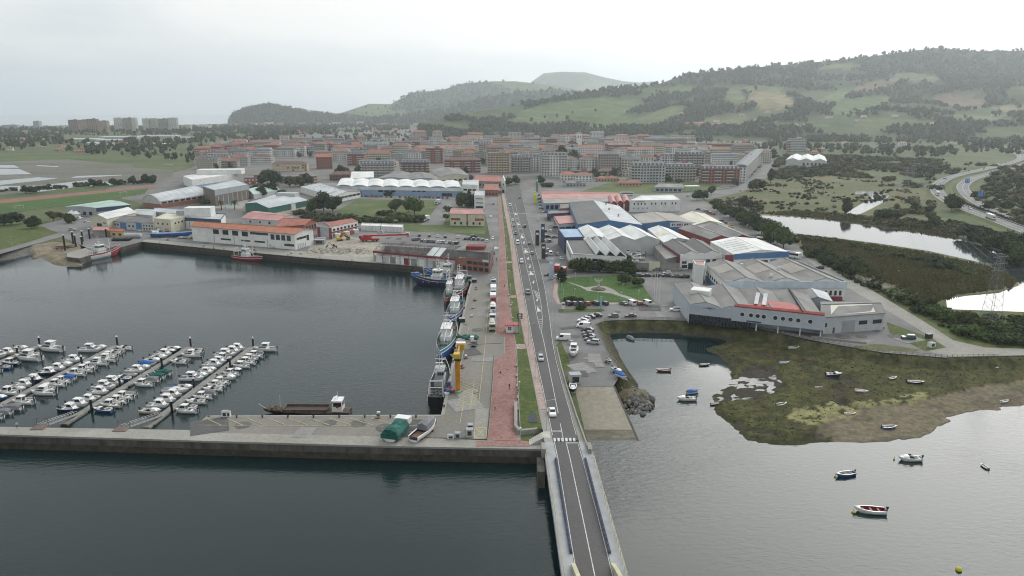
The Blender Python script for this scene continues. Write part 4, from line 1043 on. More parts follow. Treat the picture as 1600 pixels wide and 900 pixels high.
s=Shed('two_tone_hall','huge hall with one dark and one light metal roof slope above a blue wall','warehouse',[(903,351),(1003,351.5),(967,322),(889,316)],9,BLUEW);s.roof('gable',1,0,2.6,[R_DARK,R_LIGHT],over=.2)
s.lights(0,1,3,R_WHITE,u0=.1,u1=.95,width=.02)
for u,t in((.25,.72),(.55,.66),(.85,.7)):
 p=s.c[0].lerp(s.c[3],u).lerp(s.c[1].lerp(s.c[2],u),t);MB().cyl((p.x,p.y,10),(p.x,p.y,11.6),.5,n=8).ball((p.x,p.y,11.7),.7,8,4).build('roof_vent',GREYW,s.t)
s.done()
s=Shed('red_flat_block','low showroom with flat brick red roof beside the dealership yard','showroom',[(873,350),(912,347),(901,335),(865,337)],6,PALEW);s.roof('flat',mats=[R_PINK,REDW]);s.row(AB,4,.02,.98,.5,3.8,.85);s.row(DA,4,.02,.98,.5,3.8,.85);s.done()
s=Shed('purple_showroom','small showroom with dark violet blue fascia behind the red flat roof','showroom',[(855,334),(889,332.5),(890,327.5),(857,328)],5,M('violet_cladding',(.07,.05,.15),.6));s.roof('flat',mats=[R_GREY,M('violet_cladding')]);s.row(AB,5,.02,.98,.3,3,.9);s.done()
s=Shed('white_triple_shed','three joined white gabled sheds behind the saw tooth roofed building','warehouse',[(913,375),(1031,375),(1001,358),(901,357.5)],8,PALEW);s.roof('gable',3,0,2.3,R_WHITE,over=.15);s.lights(1,0,2,R_LIGHT,width=.03);s.done()
s=Shed('blue_flank_store','narrow store with pale blue roof and navy side facing the road','store',[(882,371),(913,370),(903,356.5),(872,357)],9,NAVY);s.roof('flat',mats=[R_BLUE,NAVY]);s.band(AB,7.6,9,NAVY,th=.3);s.done()
s=Shed('saw_tooth_building','modern white building with dark flat roof and three saw tooth roof lights','building',[(894,396.5),(979,401),(951,375),(885,376)],8,WHITE)
q=s.c;s.ro=None
m=MB();f0,f1=q[0].lerp(q[1],.42),q[3].lerp(q[2],.46)
m.add([(v.x,v.y,7.7)for v in(q[0],f0,f1,q[3])],[(0,1,2,3)]);m.build('roof',R_DARK,s.t)
MB().prism([q[0][:2],f0[:2],(f0+Vector((0,.5,0)))[:2],(q[0]+Vector((0,.5,0)))[:2]],7.4,8.1).build('parapet',WHITE,s.t)
MB().prism([(q[0]+Vector((-.02,0,0)))[:2],(q[3]+Vector((-.02,0,0)))[:2],(q[3]+Vector((.5,0,0)))[:2],(q[0]+Vector((.5,0,0)))[:2]],7.4,8.12).build('parapet',WHITE,s.t)
for k in range(3):
 a,b=lerp(.44,1,k/3),lerp(.44,1,(k+1)/3)
 p0,p1,q0,q1=q[0].lerp(q[1],a),q[0].lerp(q[1],b),q[3].lerp(q[2],a),q[3].lerp(q[2],b)
 Z=lambda v,z:(v.x,v.y,z)
 pm,qm=p0.lerp(p1,.36),q0.lerp(q1,.36)
 MB().quad(Z(p0,8),Z(pm,10.4),Z(qm,10.4),Z(q0,8)).build('roof_light',R_WHITE,s.t)
 MB().quad(Z(pm,10.4),Z(p1,8),Z(q1,8),Z(qm,10.4)).build('roof_slope',R_DARK if k==2 else R_LIGHT,s.t)
 MB().add([Z(p0,8),Z(p1,8),Z(pm,10.4)],[(0,1,2)]).build('gable_end',GLASS,s.t)
 m=MB()
 for(u,v)in((Z(p0,8),Z(pm,10.5)),(Z(pm,10.5),Z(p1,8))):m.cyl(u,v,.3,n=4)
 m.cyl(Z(pm,10.5),Z(qm,10.5),.3,n=4);m.build('gable_trim',WHITE,s.t)
s.row(AB,4,.06,.36,5,6.2,.5);s.openings(AB,[(.38,.48,5,6.2)]);s.openings(AB,[(.5,.62,.3,4.2),(.66,.8,.3,4.4),(.4,.46,.3,3)],'shutter',GREYW);s.row(DA,5,.1,.9,4.8,6.2,.6);s.done()
s=Shed('yellow_strip_shed','white roofed shed with a pale yellow roof strip beside the white triple sheds','warehouse',[(1037,379),(1082,376),(1045,357.5),(1012,358)],7.5,PALEW);s.roof('gable',1,0,2.,R_WHITE,over=.15);s.lights(0,0,1,R_CREAM,.0,1.,.25);s.done()
s=Shed('blue_fascia_store','brownish roofed store with blue front band and a long white sign','store',[(1002,350),(1085,348),(1051,334),(988,336)],7.2,BLUEW);s.roof('gable',1,0,1.6,R_TAN,over=.15);s.band(AB,4.6,7.6,BLUEW,0,.52,th=.2);sg=s.band(AB,4.9,7.7,WHITE,.54,1.02,'sign_board',.25)
for k in range(9):s.band(AB,5.6,6.9,[NAVY,BLUEW,REDW][k%3],.57+k*.047,.57+k*.047+[.03,.02,.036][k%3],'sign_letter',.3)
s.done()
s=Shed('cream_gable_shed','broad cream roofed gabled shed beside the parked cars and dark bushes','warehouse',[(1084,352),(1132,350),(1101,334),(1060,338)],6.5,CREAMW);s.roof('gable',1,0,2.4,R_CREAM,over=.2);s.done()
s=Shed('white_window_block','white two storey block with paired square windows beside the striped vaults','building',[(984,313),(1063,312),(1052,304),(1003,305)],9,WHITE);s.roof('flat',mats=[R_WHITE,WHITE])
for u in(.08,.155,.22,.29,.42,.5,.62,.69,.83,.9):s.openings(AB,[(u,u+.025,5.5,7.0)])
s.row(AB,4,.04,.4,2.5,3.3,.25);s.band(AB,7.4,8.3,PINKW,.1,.3,'faded_sign',.05);s.done()
s=Shed('striped_vaults','red and white striped barrel vaults beside the white window block','warehouse',[(954,320),(984,317),(981,308),(949,309)],6,REDW);s.roof('arch',3,0,2.4,R_PINK);
for k in range(3):s.band(AB,0,5.8,WHITE,k/3,k/3+.06,'pilaster',.2)
s.done()
s=Shed('car_store','grey concrete yard wall and canopy sheltering stored white boats','building',[(1022,385),(1041,381),(1065,402),(1040,405)],5,CONCW);s.roof('mono',1,0,.8,R_GREY);s.done()
s=Shed('red_side_shed','dark double gabled shed with white front and dark red side wall','warehouse',[(1063,399),(1128,397),(1098,377),(1035,380)],7,WHITE);s.roof('gable',2,0,2.,R_DARK,over=.15);s.band(DA,0,6.8,REDW);s.band(AB,4.9,7.6,WHITE,th=.4,name='front_parapet');s.openings(AB,[(.05,.16,2.8,4),(.05,.18,.6,2.2),(.2,.33,.1,3)]);s.row(AB,2,.6,.9,3.2,4.6,.6);s.done()
s=Shed('dark_twin_shed','dark grey twin gabled shed with red end behind the white fronted shed','warehouse',[(1110,374),(1177,372),(1134,353),(1060,357)],7.2,REDW);s.roof('gable',2,0,2.,R_GREY,over=.15);s.done()
s=Shed('dark_single_shed','single dark gabled shed beside the broad cream roofed shed','warehouse',[(1088,357),(1146,355),(1116,346),(1082,350)],6,GREYW);s.roof('gable',1,0,2.,R_GREY,over=.15);s.done()
s=Shed('blue_white_factory','factory with white ribbed roof and blue and white front with blue doors','warehouse',[(1147,398),(1233,394),(1182,373),(1110,378)],8,WHITE);s.roof('gable',1,0,1.8,R_WHITE,over=.15);s.band(AB,5.6,8.4,BLUEW,th=.25);s.band(AB,0,8.,REDW,-.16,-.01,'red_panel',.3)
s.openings(AB,[(.14,.3,.1,4.6),(.66,.84,.1,4.8)],'door',BLUEW);s.openings(AB,[(.02,.11,1,3),(.34,.46,2.6,4.4),(.5,.62,2.8,4.6),(.87,.97,1.5,4)]);s.lights(0,0,6,R_TAN,width=.02);s.done()
s=Shed('three_ridge_hall','wide hall with three grey ridges, white fascia and blue lower side wall','warehouse',[(1134,442),(1322,443),(1246,410),(1103,413)],7,WHITE);s.roof('gable',3,0,2.3,R_GREY,over=.15);s.band(AB,5.0,7.9,M('pale_blue_fascia',(.50,.56,.60),.6),th=.4,name='fascia');s.band(BC,5.6,7.9,GREYW,th=.3,name='fascia')
s.band(DA,0,2.2,BLUEW);s.row(DA,9,.02,.98,3,4.3,.5);s.row(AB,9,.62,.98,2.0,4.,.5);s.band(AB,.2,1.6,REDW,.7,.97,'red_awning',1.5)
for g in range(3):s.lights(g,0,1,R_TAN,.35,.8,.35)
for k,(u,t)in enumerate(((.15,.42),(.5,.6),(.7,.3))):
 p=s.c[0].lerp(s.c[3],u).lerp(s.c[1].lerp(s.c[2],u),t);MB().box((p.x,p.y,8.4),(1.2,.9,1.1)).build('roof_vent',WHITE,s.t)
s.done()
s=Shed('white_stair_tower','narrow white clad stair tower beside the three ridged hall','tower',[(1087,413),(1100,414),(1102,408),(1083,406)],9,WHITE);s.roof('flat',mats=[R_PINK,WHITE]);s.done()
FAC=M('grey_blue_facade',(.42,.46,.50),.6,.06)
s=Shed('porthole_building','long grey waterfront building with round portholes, red roof edge and open ground floor','building',[(1078,476),(1288,498),(1262,461),(1052,444)],7,FAC)
s.wm=MB();s.wmats=[FAC]
s.roof('gable',4,0,1.5,R_GREY,over=.05)
for i in(BC,CD,DA):s.face(i,0,7)
s.face(AB,0,7,off=-5.,u0=.02,u1=.98)
s.band(AB,3.6,7.2,FAC,0,.34,'facade_band',.3);s.band(AB,2.9,8.0,FAC,.33,1.01,'porthole_facade',.45)
a=s.c[0];b=s.c[1];ang=math.atan2(b.y-a.y,b.x-a.x)
for u in(.41,.475,.525,.57,.655,.71,.765,.82,.905):
 p=s.at(AB,u,5.6,.47);n=s.nrm(AB)
 m=MB().cyl(p,p+n*.06,.95,n=16,mi=0);m.cyl(p+n*.01,p+n*.1,.72,n=16,mi=1);m.build('porthole',[FRAME_LIT,GLASS],s.t)
for u in(.52,.68,.84,.985):MB().cyl(s.at(AB,u,0,-.2),s.at(AB,u,3.2,-.2),.22,n=8).build('column',WHITE,s.t)
for k in range(22):
 u=.01+k*.0215
 s.band(AB,.2,3.4,GLASS,u,u+.018,'shop_window',.12)
RED_E=M('red_roof_edge',(.34,.06,.05),.6,.2,.4)
m=MB()
P0,P1=s.at(AB,.345,8.1,.45),s.at(AB,1.,8.1,.45);n=s.nrm(AB)
m.loft([[P0,P0-n*.9,P0-n*.9+Vector((0,0,.9)),P0+Vector((0,0,.35))],[P1,P1-n*.9,P1-n*.9+Vector((0,0,.9)),P1+Vector((0,0,.35))]]);m.build('red_cornice',RED_E,s.t)
m=MB();q0,q1,q2,q3=s.at(AB,.37,7.95,-.6),s.at(AB,.96,7.95,-.6),s.at(AB,.74,9.1,-9),s.at(AB,.58,9.1,-9)
m.quad(q0,q1,q2,q3);m.build('red_roof_slope',RED_E,s.t)
for u in(.5,.56):
 m=MB();p,q=s.at(AB,u,9.25,-2),s.at(AB,u-.02,9.35,-19);d=(b-a).normalized()*.7
 m.quad(p-d,p+d,q+d,q-d);m.build('roof_light',R_LIGHT,s.t)
MB().box(s.at(AB,.03,7,-15),(7,6,2.6),rz=ang).build('roof_cabin',WHITE,s.t)
for u in(.14,.17):MB().box(s.at(AB,u,6.2,.32),(3,.08,.5),rz=ang).build('sign_letters',GREYW,s.t)
MB().box(s.at(AB,.5,3.1,.5),(5,.1,.5),rz=ang).build('sign_letters',NAVY,s.t)
m=MB()
for k in range(30):
 t=k/29;p=s.at(BC,t,8.3,-7);m.box(p,(.2,.2,1.1))
p,q=s.at(BC,0,9.3,-7),s.at(BC,1,9.3,-7);m.cyl(p,q,.1,n=4);m.build('roof_railing',M('weathered_steel'),s.t)
s.done()
s=Shed('grey_end_shed','grey rendered shed with wide door and barred windows at the gravel yard','shed',[(1283,496),(1383,489),(1367,473),(1283,472)],6.2,PALEW);s.roof('gable',1,1,1.6,R_GREY);s.openings(AB,[(.2,.23,.2,2.2)],'door',NAVY);s.openings(AB,[(.34,.54,.1,4.4)],'door',DOORG);s.openings(AB,[(.6,.73,2.6,4),(.82,.96,2.6,4),(.02,.1,2.6,4)]);s.lights(0,0,1,R_CREAM,.15,.85,.7);s.done()
s=Shed('lean_to_store','small grey gabled store wedged between porthole building and three ridged hall','store',[(1255,470),(1300,471),(1290,457),(1243,457)],6,GREYW);s.roof('gable',1,0,1.6,[R_GREY,R_LIGHT]);s.done()
s=Shed('white_roof_store','white zigzag roofed store in the scrub beside the pale apartment tower','warehouse',[(1228,250),(1292,252),(1288,244),(1236,243)],8,PALEW);s.roof('gable',3,0,3,R_WHITE);s.row(AB,6,.4,.98,2,5,.5);s.done()
s=Shed('petrol_station','low grey service station with white canopy beside the rough green field','building',[(1022,292),(1068,293),(1066,287),(1030,286)],4.5,GREYW);s.roof('flat',mats=[R_GREY,GREYW]);s.row(AB,6,.05,.95,.8,3,.7)
p=s.at(BC,.3,4.6,8);MB().box(p,(14,7,.7),rz=.25).build('canopy',WHITE,s.t)
for k in(-5,5):MB().box((p.x+k,p.y,0),(.5,.5,4.6)).build('column',WHITE,s.t)
s.done()
# ---------------------------------------------------------------- town blocks
OCHRE=W_('ochre_render',(.42,.33,.20));SALMON=W_('salmon_render',(.46,.29,.22));TAUPE=W_('taupe_render',(.33,.30,.27));BRICKD=W_('dark_brick',(.20,.10,.085),var=.2,scale=.5);STONEW=W_('stone_render',(.38,.36,.32));NETG=M('green_scaffold_net',(.03,.22,.15),.85,.15,.3)
BALC=M('balcony_slab',(.50,.49,.46),.8,.1);CHIM=M('chimney_render',(.35,.25,.2),.9)
R_TERRA=RF('terracotta_roof',(.27,.115,.08),var=.2,scale=.3);R_BROWN=RF('brown_tile_roof',(.15,.085,.07),var=.2,scale=.3)
WALLS={'white':WHITE,'cream':CREAMW,'ochre':OCHRE,'salmon':SALMON,'taupe':TAUPE,'brick':BRICK,'dark brick':BRICKD,'grey stone':STONEW,'pale grey':PALEW,'yellow':YELW}
ROOFS={'orange tiled':R_ORANGE,'terracotta':R_TERRA,'brown tiled':R_BROWN,'slate grey':R_SLATE,'red tiled':R_RED,'grey':R_GREY}
NF=['','one','two','three','four','five','six','seven','eight','nine','ten','eleven','twelve','thirteen','fourteen','fifteen']
def block(name,label,loc,w,d,floors,rot,wall,roof,rtype='hip',balc=0,group=None,cat='building',fh=3.0,detail=2,lit=None):
 t=thing(name,label,cat,loc,rot,group)
 H=floors*fh+.6;x,y=w/2,d/2
 m=MB().box((0,0,0),(w,d,H));m.build('wall',wall,t)
 ov=.6
 r=MB()
 if rtype=='flat':
  r.box((0,0,H),(w+.3,d+.3,.5));r.build('roof',roof,t)
  if detail>1:MB().box((w*.15,0,H+.5),(w*.25,d*.4,2.2)).build('lift_house',wall,t)
 else:
  if w>=d:L,S,sw=x+ov,y+ov,False
  else:L,S,sw=y+ov,x+ov,True
  rh=S*(.42 if rtype!='mansard' else .5)
  if rtype=='mansard':
   k=min(S*.45,2.2);
   pts=[(-L,-S,H),(L,-S,H),(L,S,H),(-L,S,H),(-L+k*.5,-S+k,H+2.6),(L-k*.5,-S+k,H+2.6),(L-k*.5,S-k,H+2.6),(-L+k*.5,S-k,H+2.6),(-L+S*.8,0,H+3.6),(L-S*.8,0,H+3.6)]
   fs=[(0,1,5,4),(1,2,6,5),(2,3,7,6),(3,0,4,7),(4,5,9,8),(5,6,9),(6,7,8,9),(7,4,8),(3,2,1,0)]
  else:
   k=min(S*.9,L*.95)if rtype=='hip' else 0
   pts=[(-L,-S,H),(L,-S,H),(L,S,H),(-L,S,H),(-L+k,0,H+rh),(L-k,0,H+rh)]
   fs=[(0,1,5,4),(1,2,5),(2,3,4,5),(3,0,4),(3,2,1,0)]
  if sw:pts=[(-p[1],p[0],p[2])for p in pts]
  r.add(pts,fs);ro=r.build('roof',roof,t)
  if detail>1:
   for q in range(R.randint(1,3)):
    MB().box((R.uniform(-.35,.35)*w,R.uniform(-.12,.12)*d,H+1),(.9,.7,rh*.6+1.2)).build('chimney',CHIM,ro)
   if rtype=='mansard' and not sw:
    n=int(w/4)
    for q in range(n):
     MB().box((-x+(q+.5)*w/n,-y+.5,H+.3),(1.3,1.6,1.7)).build('dormer',WHITE,ro)
 wn=MB();bn=MB()
 def fac(a,b,n):
  ln=(Vector(b)-Vector(a)).length;nc=max(1,int(ln/3.1));nrm=Vector((*n,0));A=Vector((*a,0));dv=(Vector((*b,0))-A)/nc
  u=dv.normalized()
  for i in range(nc):
   for f in range(floors):
    bal=balc and((i//balc)%2==0)and f>0
    ww=1.15 if bal else .8;z0=f*fh+(.35 if bal else .85);z1=f*fh+2.45
    c=A+dv*(i+.5)+nrm*.06
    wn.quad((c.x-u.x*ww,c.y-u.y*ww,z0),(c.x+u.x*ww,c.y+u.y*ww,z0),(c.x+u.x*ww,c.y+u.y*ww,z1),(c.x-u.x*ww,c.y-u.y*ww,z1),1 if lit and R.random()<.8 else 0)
    if bal:
     e=A+dv*(i+.5)+nrm*.55
     bn.box((e.x,e.y,f*fh+.05),(abs(u.x)*2.7+abs(nrm.x)*1.1,abs(u.y)*2.7+abs(nrm.y)*1.1,.95))
 fac((-x,-y),(x,-y),(0,-1));fac((x,-y),(x,y),(1,0));fac((-x,y),(-x,-y),(-1,0))
 stuff(wn.build('window_panes',[GLASS,FRAME_LIT]if lit else GLASS,t))  # most school panes are painted white, putting the glint into their colour
 if bn.v:stuff(bn.build('balconies',BALC,t))
 return t
LM=[]
def landmark(px,py,wpx,d,hpx,rot,wall,roof,rtype,label,name='apartment_block',balc=0,dz=0,**k):
 s=mpp(py);p=G(px,py);w=wpx/s;fl=max(1,round(hpx/s/.99/3.0-.4))
 loc=(p.x,p.y+d/2,ZL);LM.append((p.x,p.y+d/2,max(w,d)*.55))
 return block(name,label,loc,w,d,fl,rot,wall,roof,rtype,balc,**k)
landmark(867,267,33,16,22,0,NETG,R_GREY,'flat','building wrapped in bright green scaffold netting near the town centre','scaffolded_building')
landmark(814,270,30,15,24,.05,TAUPE,R_SLATE,'mansard','taupe block with slate mansard left of the green netted building',balc=2)
landmark(779,272,34,16,32,.0,OCHRE,R_BROWN,'flat','tall ochre brown block above the end of the main road',balc=1)
landmark(838,268,18,14,24,-.05,WHITE,R_SLATE,'mansard','narrow white block squeezed against the green netted building',balc=1)
landmark(722,270,56,15,20,.08,BRICK,R_BROWN,'hip','long brick block with brown roof left of the tall ochre block',balc=2)
landmark(655,222,21,16,16,.1,PINKW,R_TERRA,'hip','pink block with terracotta roof rising above the far roofs',balc=1)
landmark(683,222,14,12,16,0,CREAMW,R_TERRA,'hip','slim cream tower block right of the pink block',balc=1)
landmark(670,242,48,14,12,0,CREAMW,R_ORANGE,'hip','cream block with vivid orange roof, left of an orange roofed pair',balc=2)
landmark(720,244,46,14,12,.0,SALMON,R_ORANGE,'hip','salmon block with vivid orange roof, right of an orange roofed pair',balc=2)
landmark(785,240,30,14,24,0,OCHRE,R_GREY,'flat','tall ochre balconied block behind the town centre',balc=1)
landmark(845,232,36,14,14,0,BRICKD,R_SLATE,'mansard','dark brick block with slate roof left of the church',balc=1)
landmark(842,241,26,13,12,-.1,SALMON,R_ORANGE,'hip','salmon block with orange roof in front of the dark brick block',balc=0)
landmark(1050,244,50,13,15,.0,WHITE,R_TERRA,'gable','long white four storey block with plain punched windows')
landmark(1040,236,66,14,17,0,TAUPE,R_SLATE,'mansard','long slate roofed block directly behind the white four storey block',balc=2)
landmark(1124,238,62,14,13,0,BRICKD,R_SLATE,'flat','long dark red brick block before the green field',balc=2)
landmark(1126,287,58,14,24,-.04,BRICK,R_SLATE,'mansard','brick and cream block with balconies at the corner of the terraced complex',balc=2)
landmark(1106,258,94,13,13,0,WHITE,R_SLATE,'mansard','long white topped wing with dormers behind the brick corner block',balc=0)
p0=G(1160,284);p1=G(1187,252);dv=p1-p0;mid=(p0+p1)/2
block('apartment_block','long white balconied wing running away beside the parked cars',(mid.x-4,mid.y,ZL),dv.length,14,5,math.atan2(dv.y,dv.x),WHITE,R_SLATE,'mansard',2);LM.append((mid.x,mid.y,60))
landmark(1012,286,52,15,28,0,PALEW,R_SLATE,'mansard','pale grey block with slate mansard beside the rough green field',balc=3)
landmark(1062,283,48,15,25,.06,STONEW,R_SLATE,'mansard','stone coloured block with slate mansard left of the terraced complex',balc=2)
landmark(970,270,26,14,20,.0,BRICKD,R_BROWN,'hip','dark brick block left of the pale grey mansard block',balc=1)
landmark(940,262,40,14,20,.0,CREAMW,R_SLATE,'mansard','cream block with slate roof behind the dark brick block',balc=2)
landmark(1246,238,24,16,20,.15,PALEW,R_SLATE,'flat','pale balconied apartment tower standing alone beyond the wetland',balc=1)
landmark(1238,238,9,14,16,.15,BRICK,R_TERRA,'flat','brick annex on the left flank of the lone apartment tower')
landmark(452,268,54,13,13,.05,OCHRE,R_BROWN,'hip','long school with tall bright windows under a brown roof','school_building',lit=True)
landmark(505,264,24,18,20,.2,BRICK,R_ORANGE,'gable','steep orange roofed brick hall right of the long school','school_building')
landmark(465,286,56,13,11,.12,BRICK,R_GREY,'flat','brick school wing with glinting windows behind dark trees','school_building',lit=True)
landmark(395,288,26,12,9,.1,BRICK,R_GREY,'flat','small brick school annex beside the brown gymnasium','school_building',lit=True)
landmark(535,282,40,13,10,.05,BRICKD,R_BROWN,'hip','low brick building with red roof right of the school wing','school_building')
landmark(590,277,50,16,20,.05,TAUPE,R_SLATE,'mansard','dark balconied block with slate roof behind the vaulted warehouse',balc=1)
landmark(648,270,44,15,18,0,BRICKD,R_SLATE,'mansard','dark brick block with black balconies above the grey depot',balc=1)
landmark(912,283,26,12,10,0,WHITE,R_TERRA,'hip','white house with red roof, left of a red roofed pair near the bend','town_house')
landmark(888,282,24,12,9,.05,WHITE,R_ORANGE,'hip','white house with vivid red roof where the main road bends','town_house')
landmark(893,291,22,10,6,.2,WHITE,R_GREY,'gable','low white gabled house at the inside of the road bend','town_house')
landmark(985,291,36,10,6,0,SALMON,R_TERRA,'hip','low salmon house with terracotta roof above the rough green field','town_house')
landmark(950,284,34,10,7,.1,OCHRE,R_TERRA,'hip','row of old ochre houses with terracotta roofs behind the estate','town_house')
landmark(900,292,0.1+30,9,4,0,GREYW,R_GREY,'flat','low grey flat roofed workshop beside the road bend','workshop')
cp=G(897,240)
ch=thing('church','grey stone church with tall square tower and pointed spire above the town','church',(cp.x,cp.y+12,ZL));LM.append((cp.x,cp.y+12,24))
MB().box((-4,0,0),(22,22,17)).build('nave',STONEW,ch)
MB().add([(-15.5,-11.5,17),(7.5,-11.5,17),(-4,-11.5,24),(-15.5,11.5,17),(7.5,11.5,17),(-4,11.5,24)],[(0,1,2),(5,4,3),(0,2,5,3),(1,4,5,2)]).build('nave_roof',R_BROWN,ch)
tw=MB().box((10,4,0),(9,9,34));tw.build('tower',WHITE,ch);MB().box((10,4,34),(7,7,3),taper=.9).build('belfry',STONEW,ch);MB().cyl((10,4,37),(10,4,46),2.6,.05,n=8).build('spire',R_SLATE,ch)
for a in(-2.2,2.2):MB().box((10+a,-.55,27),(1.6,.12,4)).build('belfry_opening',GLASS,ch)
m=MB();m.cyl((-4,-11.4,12),(-4,-11.6,12),3,n=16);m.build('rose_window',GLASS,ch)
TOWN=[(325,266),(400,262),(430,250),(500,246),(560,262),(600,262),(640,258),(740,258),(800,262),(870,278),(925,280),(990,280),(1085,280),(1190,262),(1180,246),(1090,232),(1000,214),(860,207),(640,207),(520,214),(420,226),(325,236),(308,252)]
for x,y,r in[(-290,960,30)]:LM.append((x,y,r))
rowsY=[845,880,915,950,985,1022,1060,1100,1142,1188,1238,1292,1352,1420,1500,1600,1720]
ntown=0
for ri,Y in enumerate(rowsY):
 x=-640.+R.uniform(0,20);items=[]
 while x<420:
  w=R.choice([13,15,18,20,24,30])*(1+ri*.04);gap=R.choice([1,2,4,8,18,28])
  yy_=Y+R.uniform(-9,9);cx=x+w/2;x+=w+gap
  px,py=IMG((cx,yy_,ZL))
  if not inpoly(px,py,TOWN):continue
  if any((cx-a)**2+(yy_+7-b)**2<(r+w*.35)**2 for a,b,r in LM):continue
  items.append((cx,yy_,w,px,py))
 for k,(cx,yy_,w,px,py)in enumerate(items):
  left=px<620;far=py<222
  fl=R.choice([2,3,3,4,4,5,5])if left else R.choice([2,3,4,5,5,6,6,7,8])if not far else R.choice([2,2,3,4,5,6])
  wn=R.choice(['white','cream','salmon','brick','white','taupe','pale grey','white']if left else['white','white','white','cream','taupe','dark brick','grey stone','pale grey','white','ochre','brick','cream'])
  rn=R.choice(['terracotta','brown tiled','brown tiled','terracotta','red tiled','slate grey','slate grey']if left else['slate grey','slate grey','terracotta','grey','brown tiled','brown tiled','terracotta'])
  if far:rn=R.choice(['slate grey','grey','brown tiled','slate grey','terracotta'])
  rt=R.choice(['hip','gable','hip'])if rn!='slate grey' else R.choice(['mansard','mansard','flat','gable'])
  if rn=='grey':rt=R.choice(['flat','gable'])
  block('apartment_block',f'{NF[fl]} storey {wn} block with {rn} roof, {nth(k)} from left in {nth(ri)} town row',(cx,yy_+7,ZL),w,R.uniform(11,15),fl,R.uniform(-.12,.12)+(R.choice([0,0,0,.25])),WALLS[wn],ROOFS[rn],rt,R.choice([0,1,2,2,3])if not far else 0,'ordinary town blocks in rows',detail=2 if ri<9 else 1)
  ntown+=1
print('TOWN',ntown)
VS=[]
def houses(region,n,poly,label,fl=(1,2),ws=(9,15),z=None):
 out=[]
 xs_=[p[0]for p in poly];ys_=[p[1]for p in poly];tries=0
 while len(out)<n and tries<4000:
  tries+=1
  px,py=R.uniform(min(xs_),max(xs_)),R.uniform(min(ys_),max(ys_))
  if not inpoly(px,py,poly):continue
  p=G(px,py)
  if any((p.x-a)**2+(p.y-b)**2<18**2 for a,b in VS):continue
  out.append((px,p));VS.append((p.x,p.y))
 out.sort(key=lambda q:q[0])
 for k,(px,p)in enumerate(out):
  wn=R.choice(['white','white','cream','salmon','ochre']);rn=R.choice(['terracotta','orange tiled','red tiled','terracotta'])
  block('house',f'{wn} house with {rn} roof, {nth(k)} from left {label}',(p.x,p.y,ZL),R.uniform(*ws),R.uniform(8,11),R.randint(*fl),R.uniform(-.5,.5),WALLS[wn],ROOFS[rn],'hip',0,region,'house',detail=1)
houses('houses on the left plain',26,[(0,240),(0,214),(120,212),(300,216),(420,212),(420,222),(300,238),(180,243)],'among trees of the left plain')
houses('houses beyond the town',22,[(420,208),(640,200),(1000,199),(1000,207),(640,207),(430,216)],'just beyond the town roofs',(1,3),(10,20))
houses('houses right of the town',22,[(1180,232),(1080,214),(1200,206),(1420,206),(1420,226),(1300,240),(1200,240)],'between town and right hill')
def hill_at(px,py,H):
 """point on the big hill seen at px, py (search along the sight line)"""
 V=H[1];nc,nr=H[2],H[3];x0=IMG(V[0])[0]
 i=int(np.clip(round((px-655)/5),0,nc-1));col_=V[i*nr:(i+1)*nr]
 best=min(range(nr-5),key=lambda j:abs(IMG(col_[j])[1]-py))
 return Vector(col_[best])
for k,(px,py,w)in enumerate([(1086,196,70),(1118,197,90),(1150,198,84)]):
 p=hill_at(px,py,HILL_R)
 block('terrace_row',['short terrace of orange roofed houses, leftmost of three on the hill foot','middle terrace of three orange roofed rows on the hill foot','rightmost of three orange roofed terraces on the hill foot'][k],(p.x,p.y,p.z-3),w,12,3,0,SALMON,R_ORANGE,'gable',2,'orange terraces on the hill foot','house')
for k in range(18):
 px,py=1060+k*31+R.uniform(-12,12),R.uniform(176,197)
 p=hill_at(px,py,HILL_R)
 block('hill_house',f'pale farmhouse on the hillside, {nth(k)} from left along the hill foot',(p.x,p.y,p.z-2),R.uniform(14,22),11,2,R.uniform(-.4,.4),WHITE,R.choice([R_TERRA,R_ORANGE,R_RED]),'hip',0,'farmhouses on the hillside','house',detail=1)
for k,(px,py,wpx,c)in enumerate([(125,221,55,0),(172,222,45,0),(185,217,60,0),(245,215,60,0),(282,218,36,0),(140,227,20,0),(255,229,14,0)]):
 p=G(px,py);s_=mpp(py)
 block('glasshouse',f'long low white roofed shed, {nth(k)} among the white sheds of the left plain',(p.x,p.y+15,ZL),wpx/s_,34,1,0,PALEW,R_WHITE,'flat',0,'white sheds on the left plain','shed',fh=5,detail=1)
FT=[(118,207,14,20,BRICK),(132,207,14,20,SALMON),(147,207,15,21,BRICK),(163,207,15,19,SALMON),(188,206,12,22,WHITE),(203,206,12,22,TAUPE),(212,206,6,22,WHITE),(231,205,10,21,WHITE),(243,205,10,21,CREAMW),(257,206,14,21,TAUPE),(272,206,13,22,WHITE),(60,203,9,14,PALEW),(18,203,24,8,PALEW),(97,203,12,7,CREAMW),(45,203,18,6,PALEW),(292,203,14,8,CREAMW),(320,202,20,6,WHITE),(340,200,16,5,CREAMW)]
for k,(px,py,wpx,hpx,wl)in enumerate(FT):
 s_=mpp(py);p=G(px,py)
 block('resort_tower',f'{nth(k)} from left of the hazy resort blocks on the far coast',(p.x,p.y,ZL),wpx/s_,18,max(2,int(hpx/s_/3.1)),0,wl,R_GREY,'flat',1 if k<11 else 0,'hazy resort towers on the far coast','tower block',detail=2)
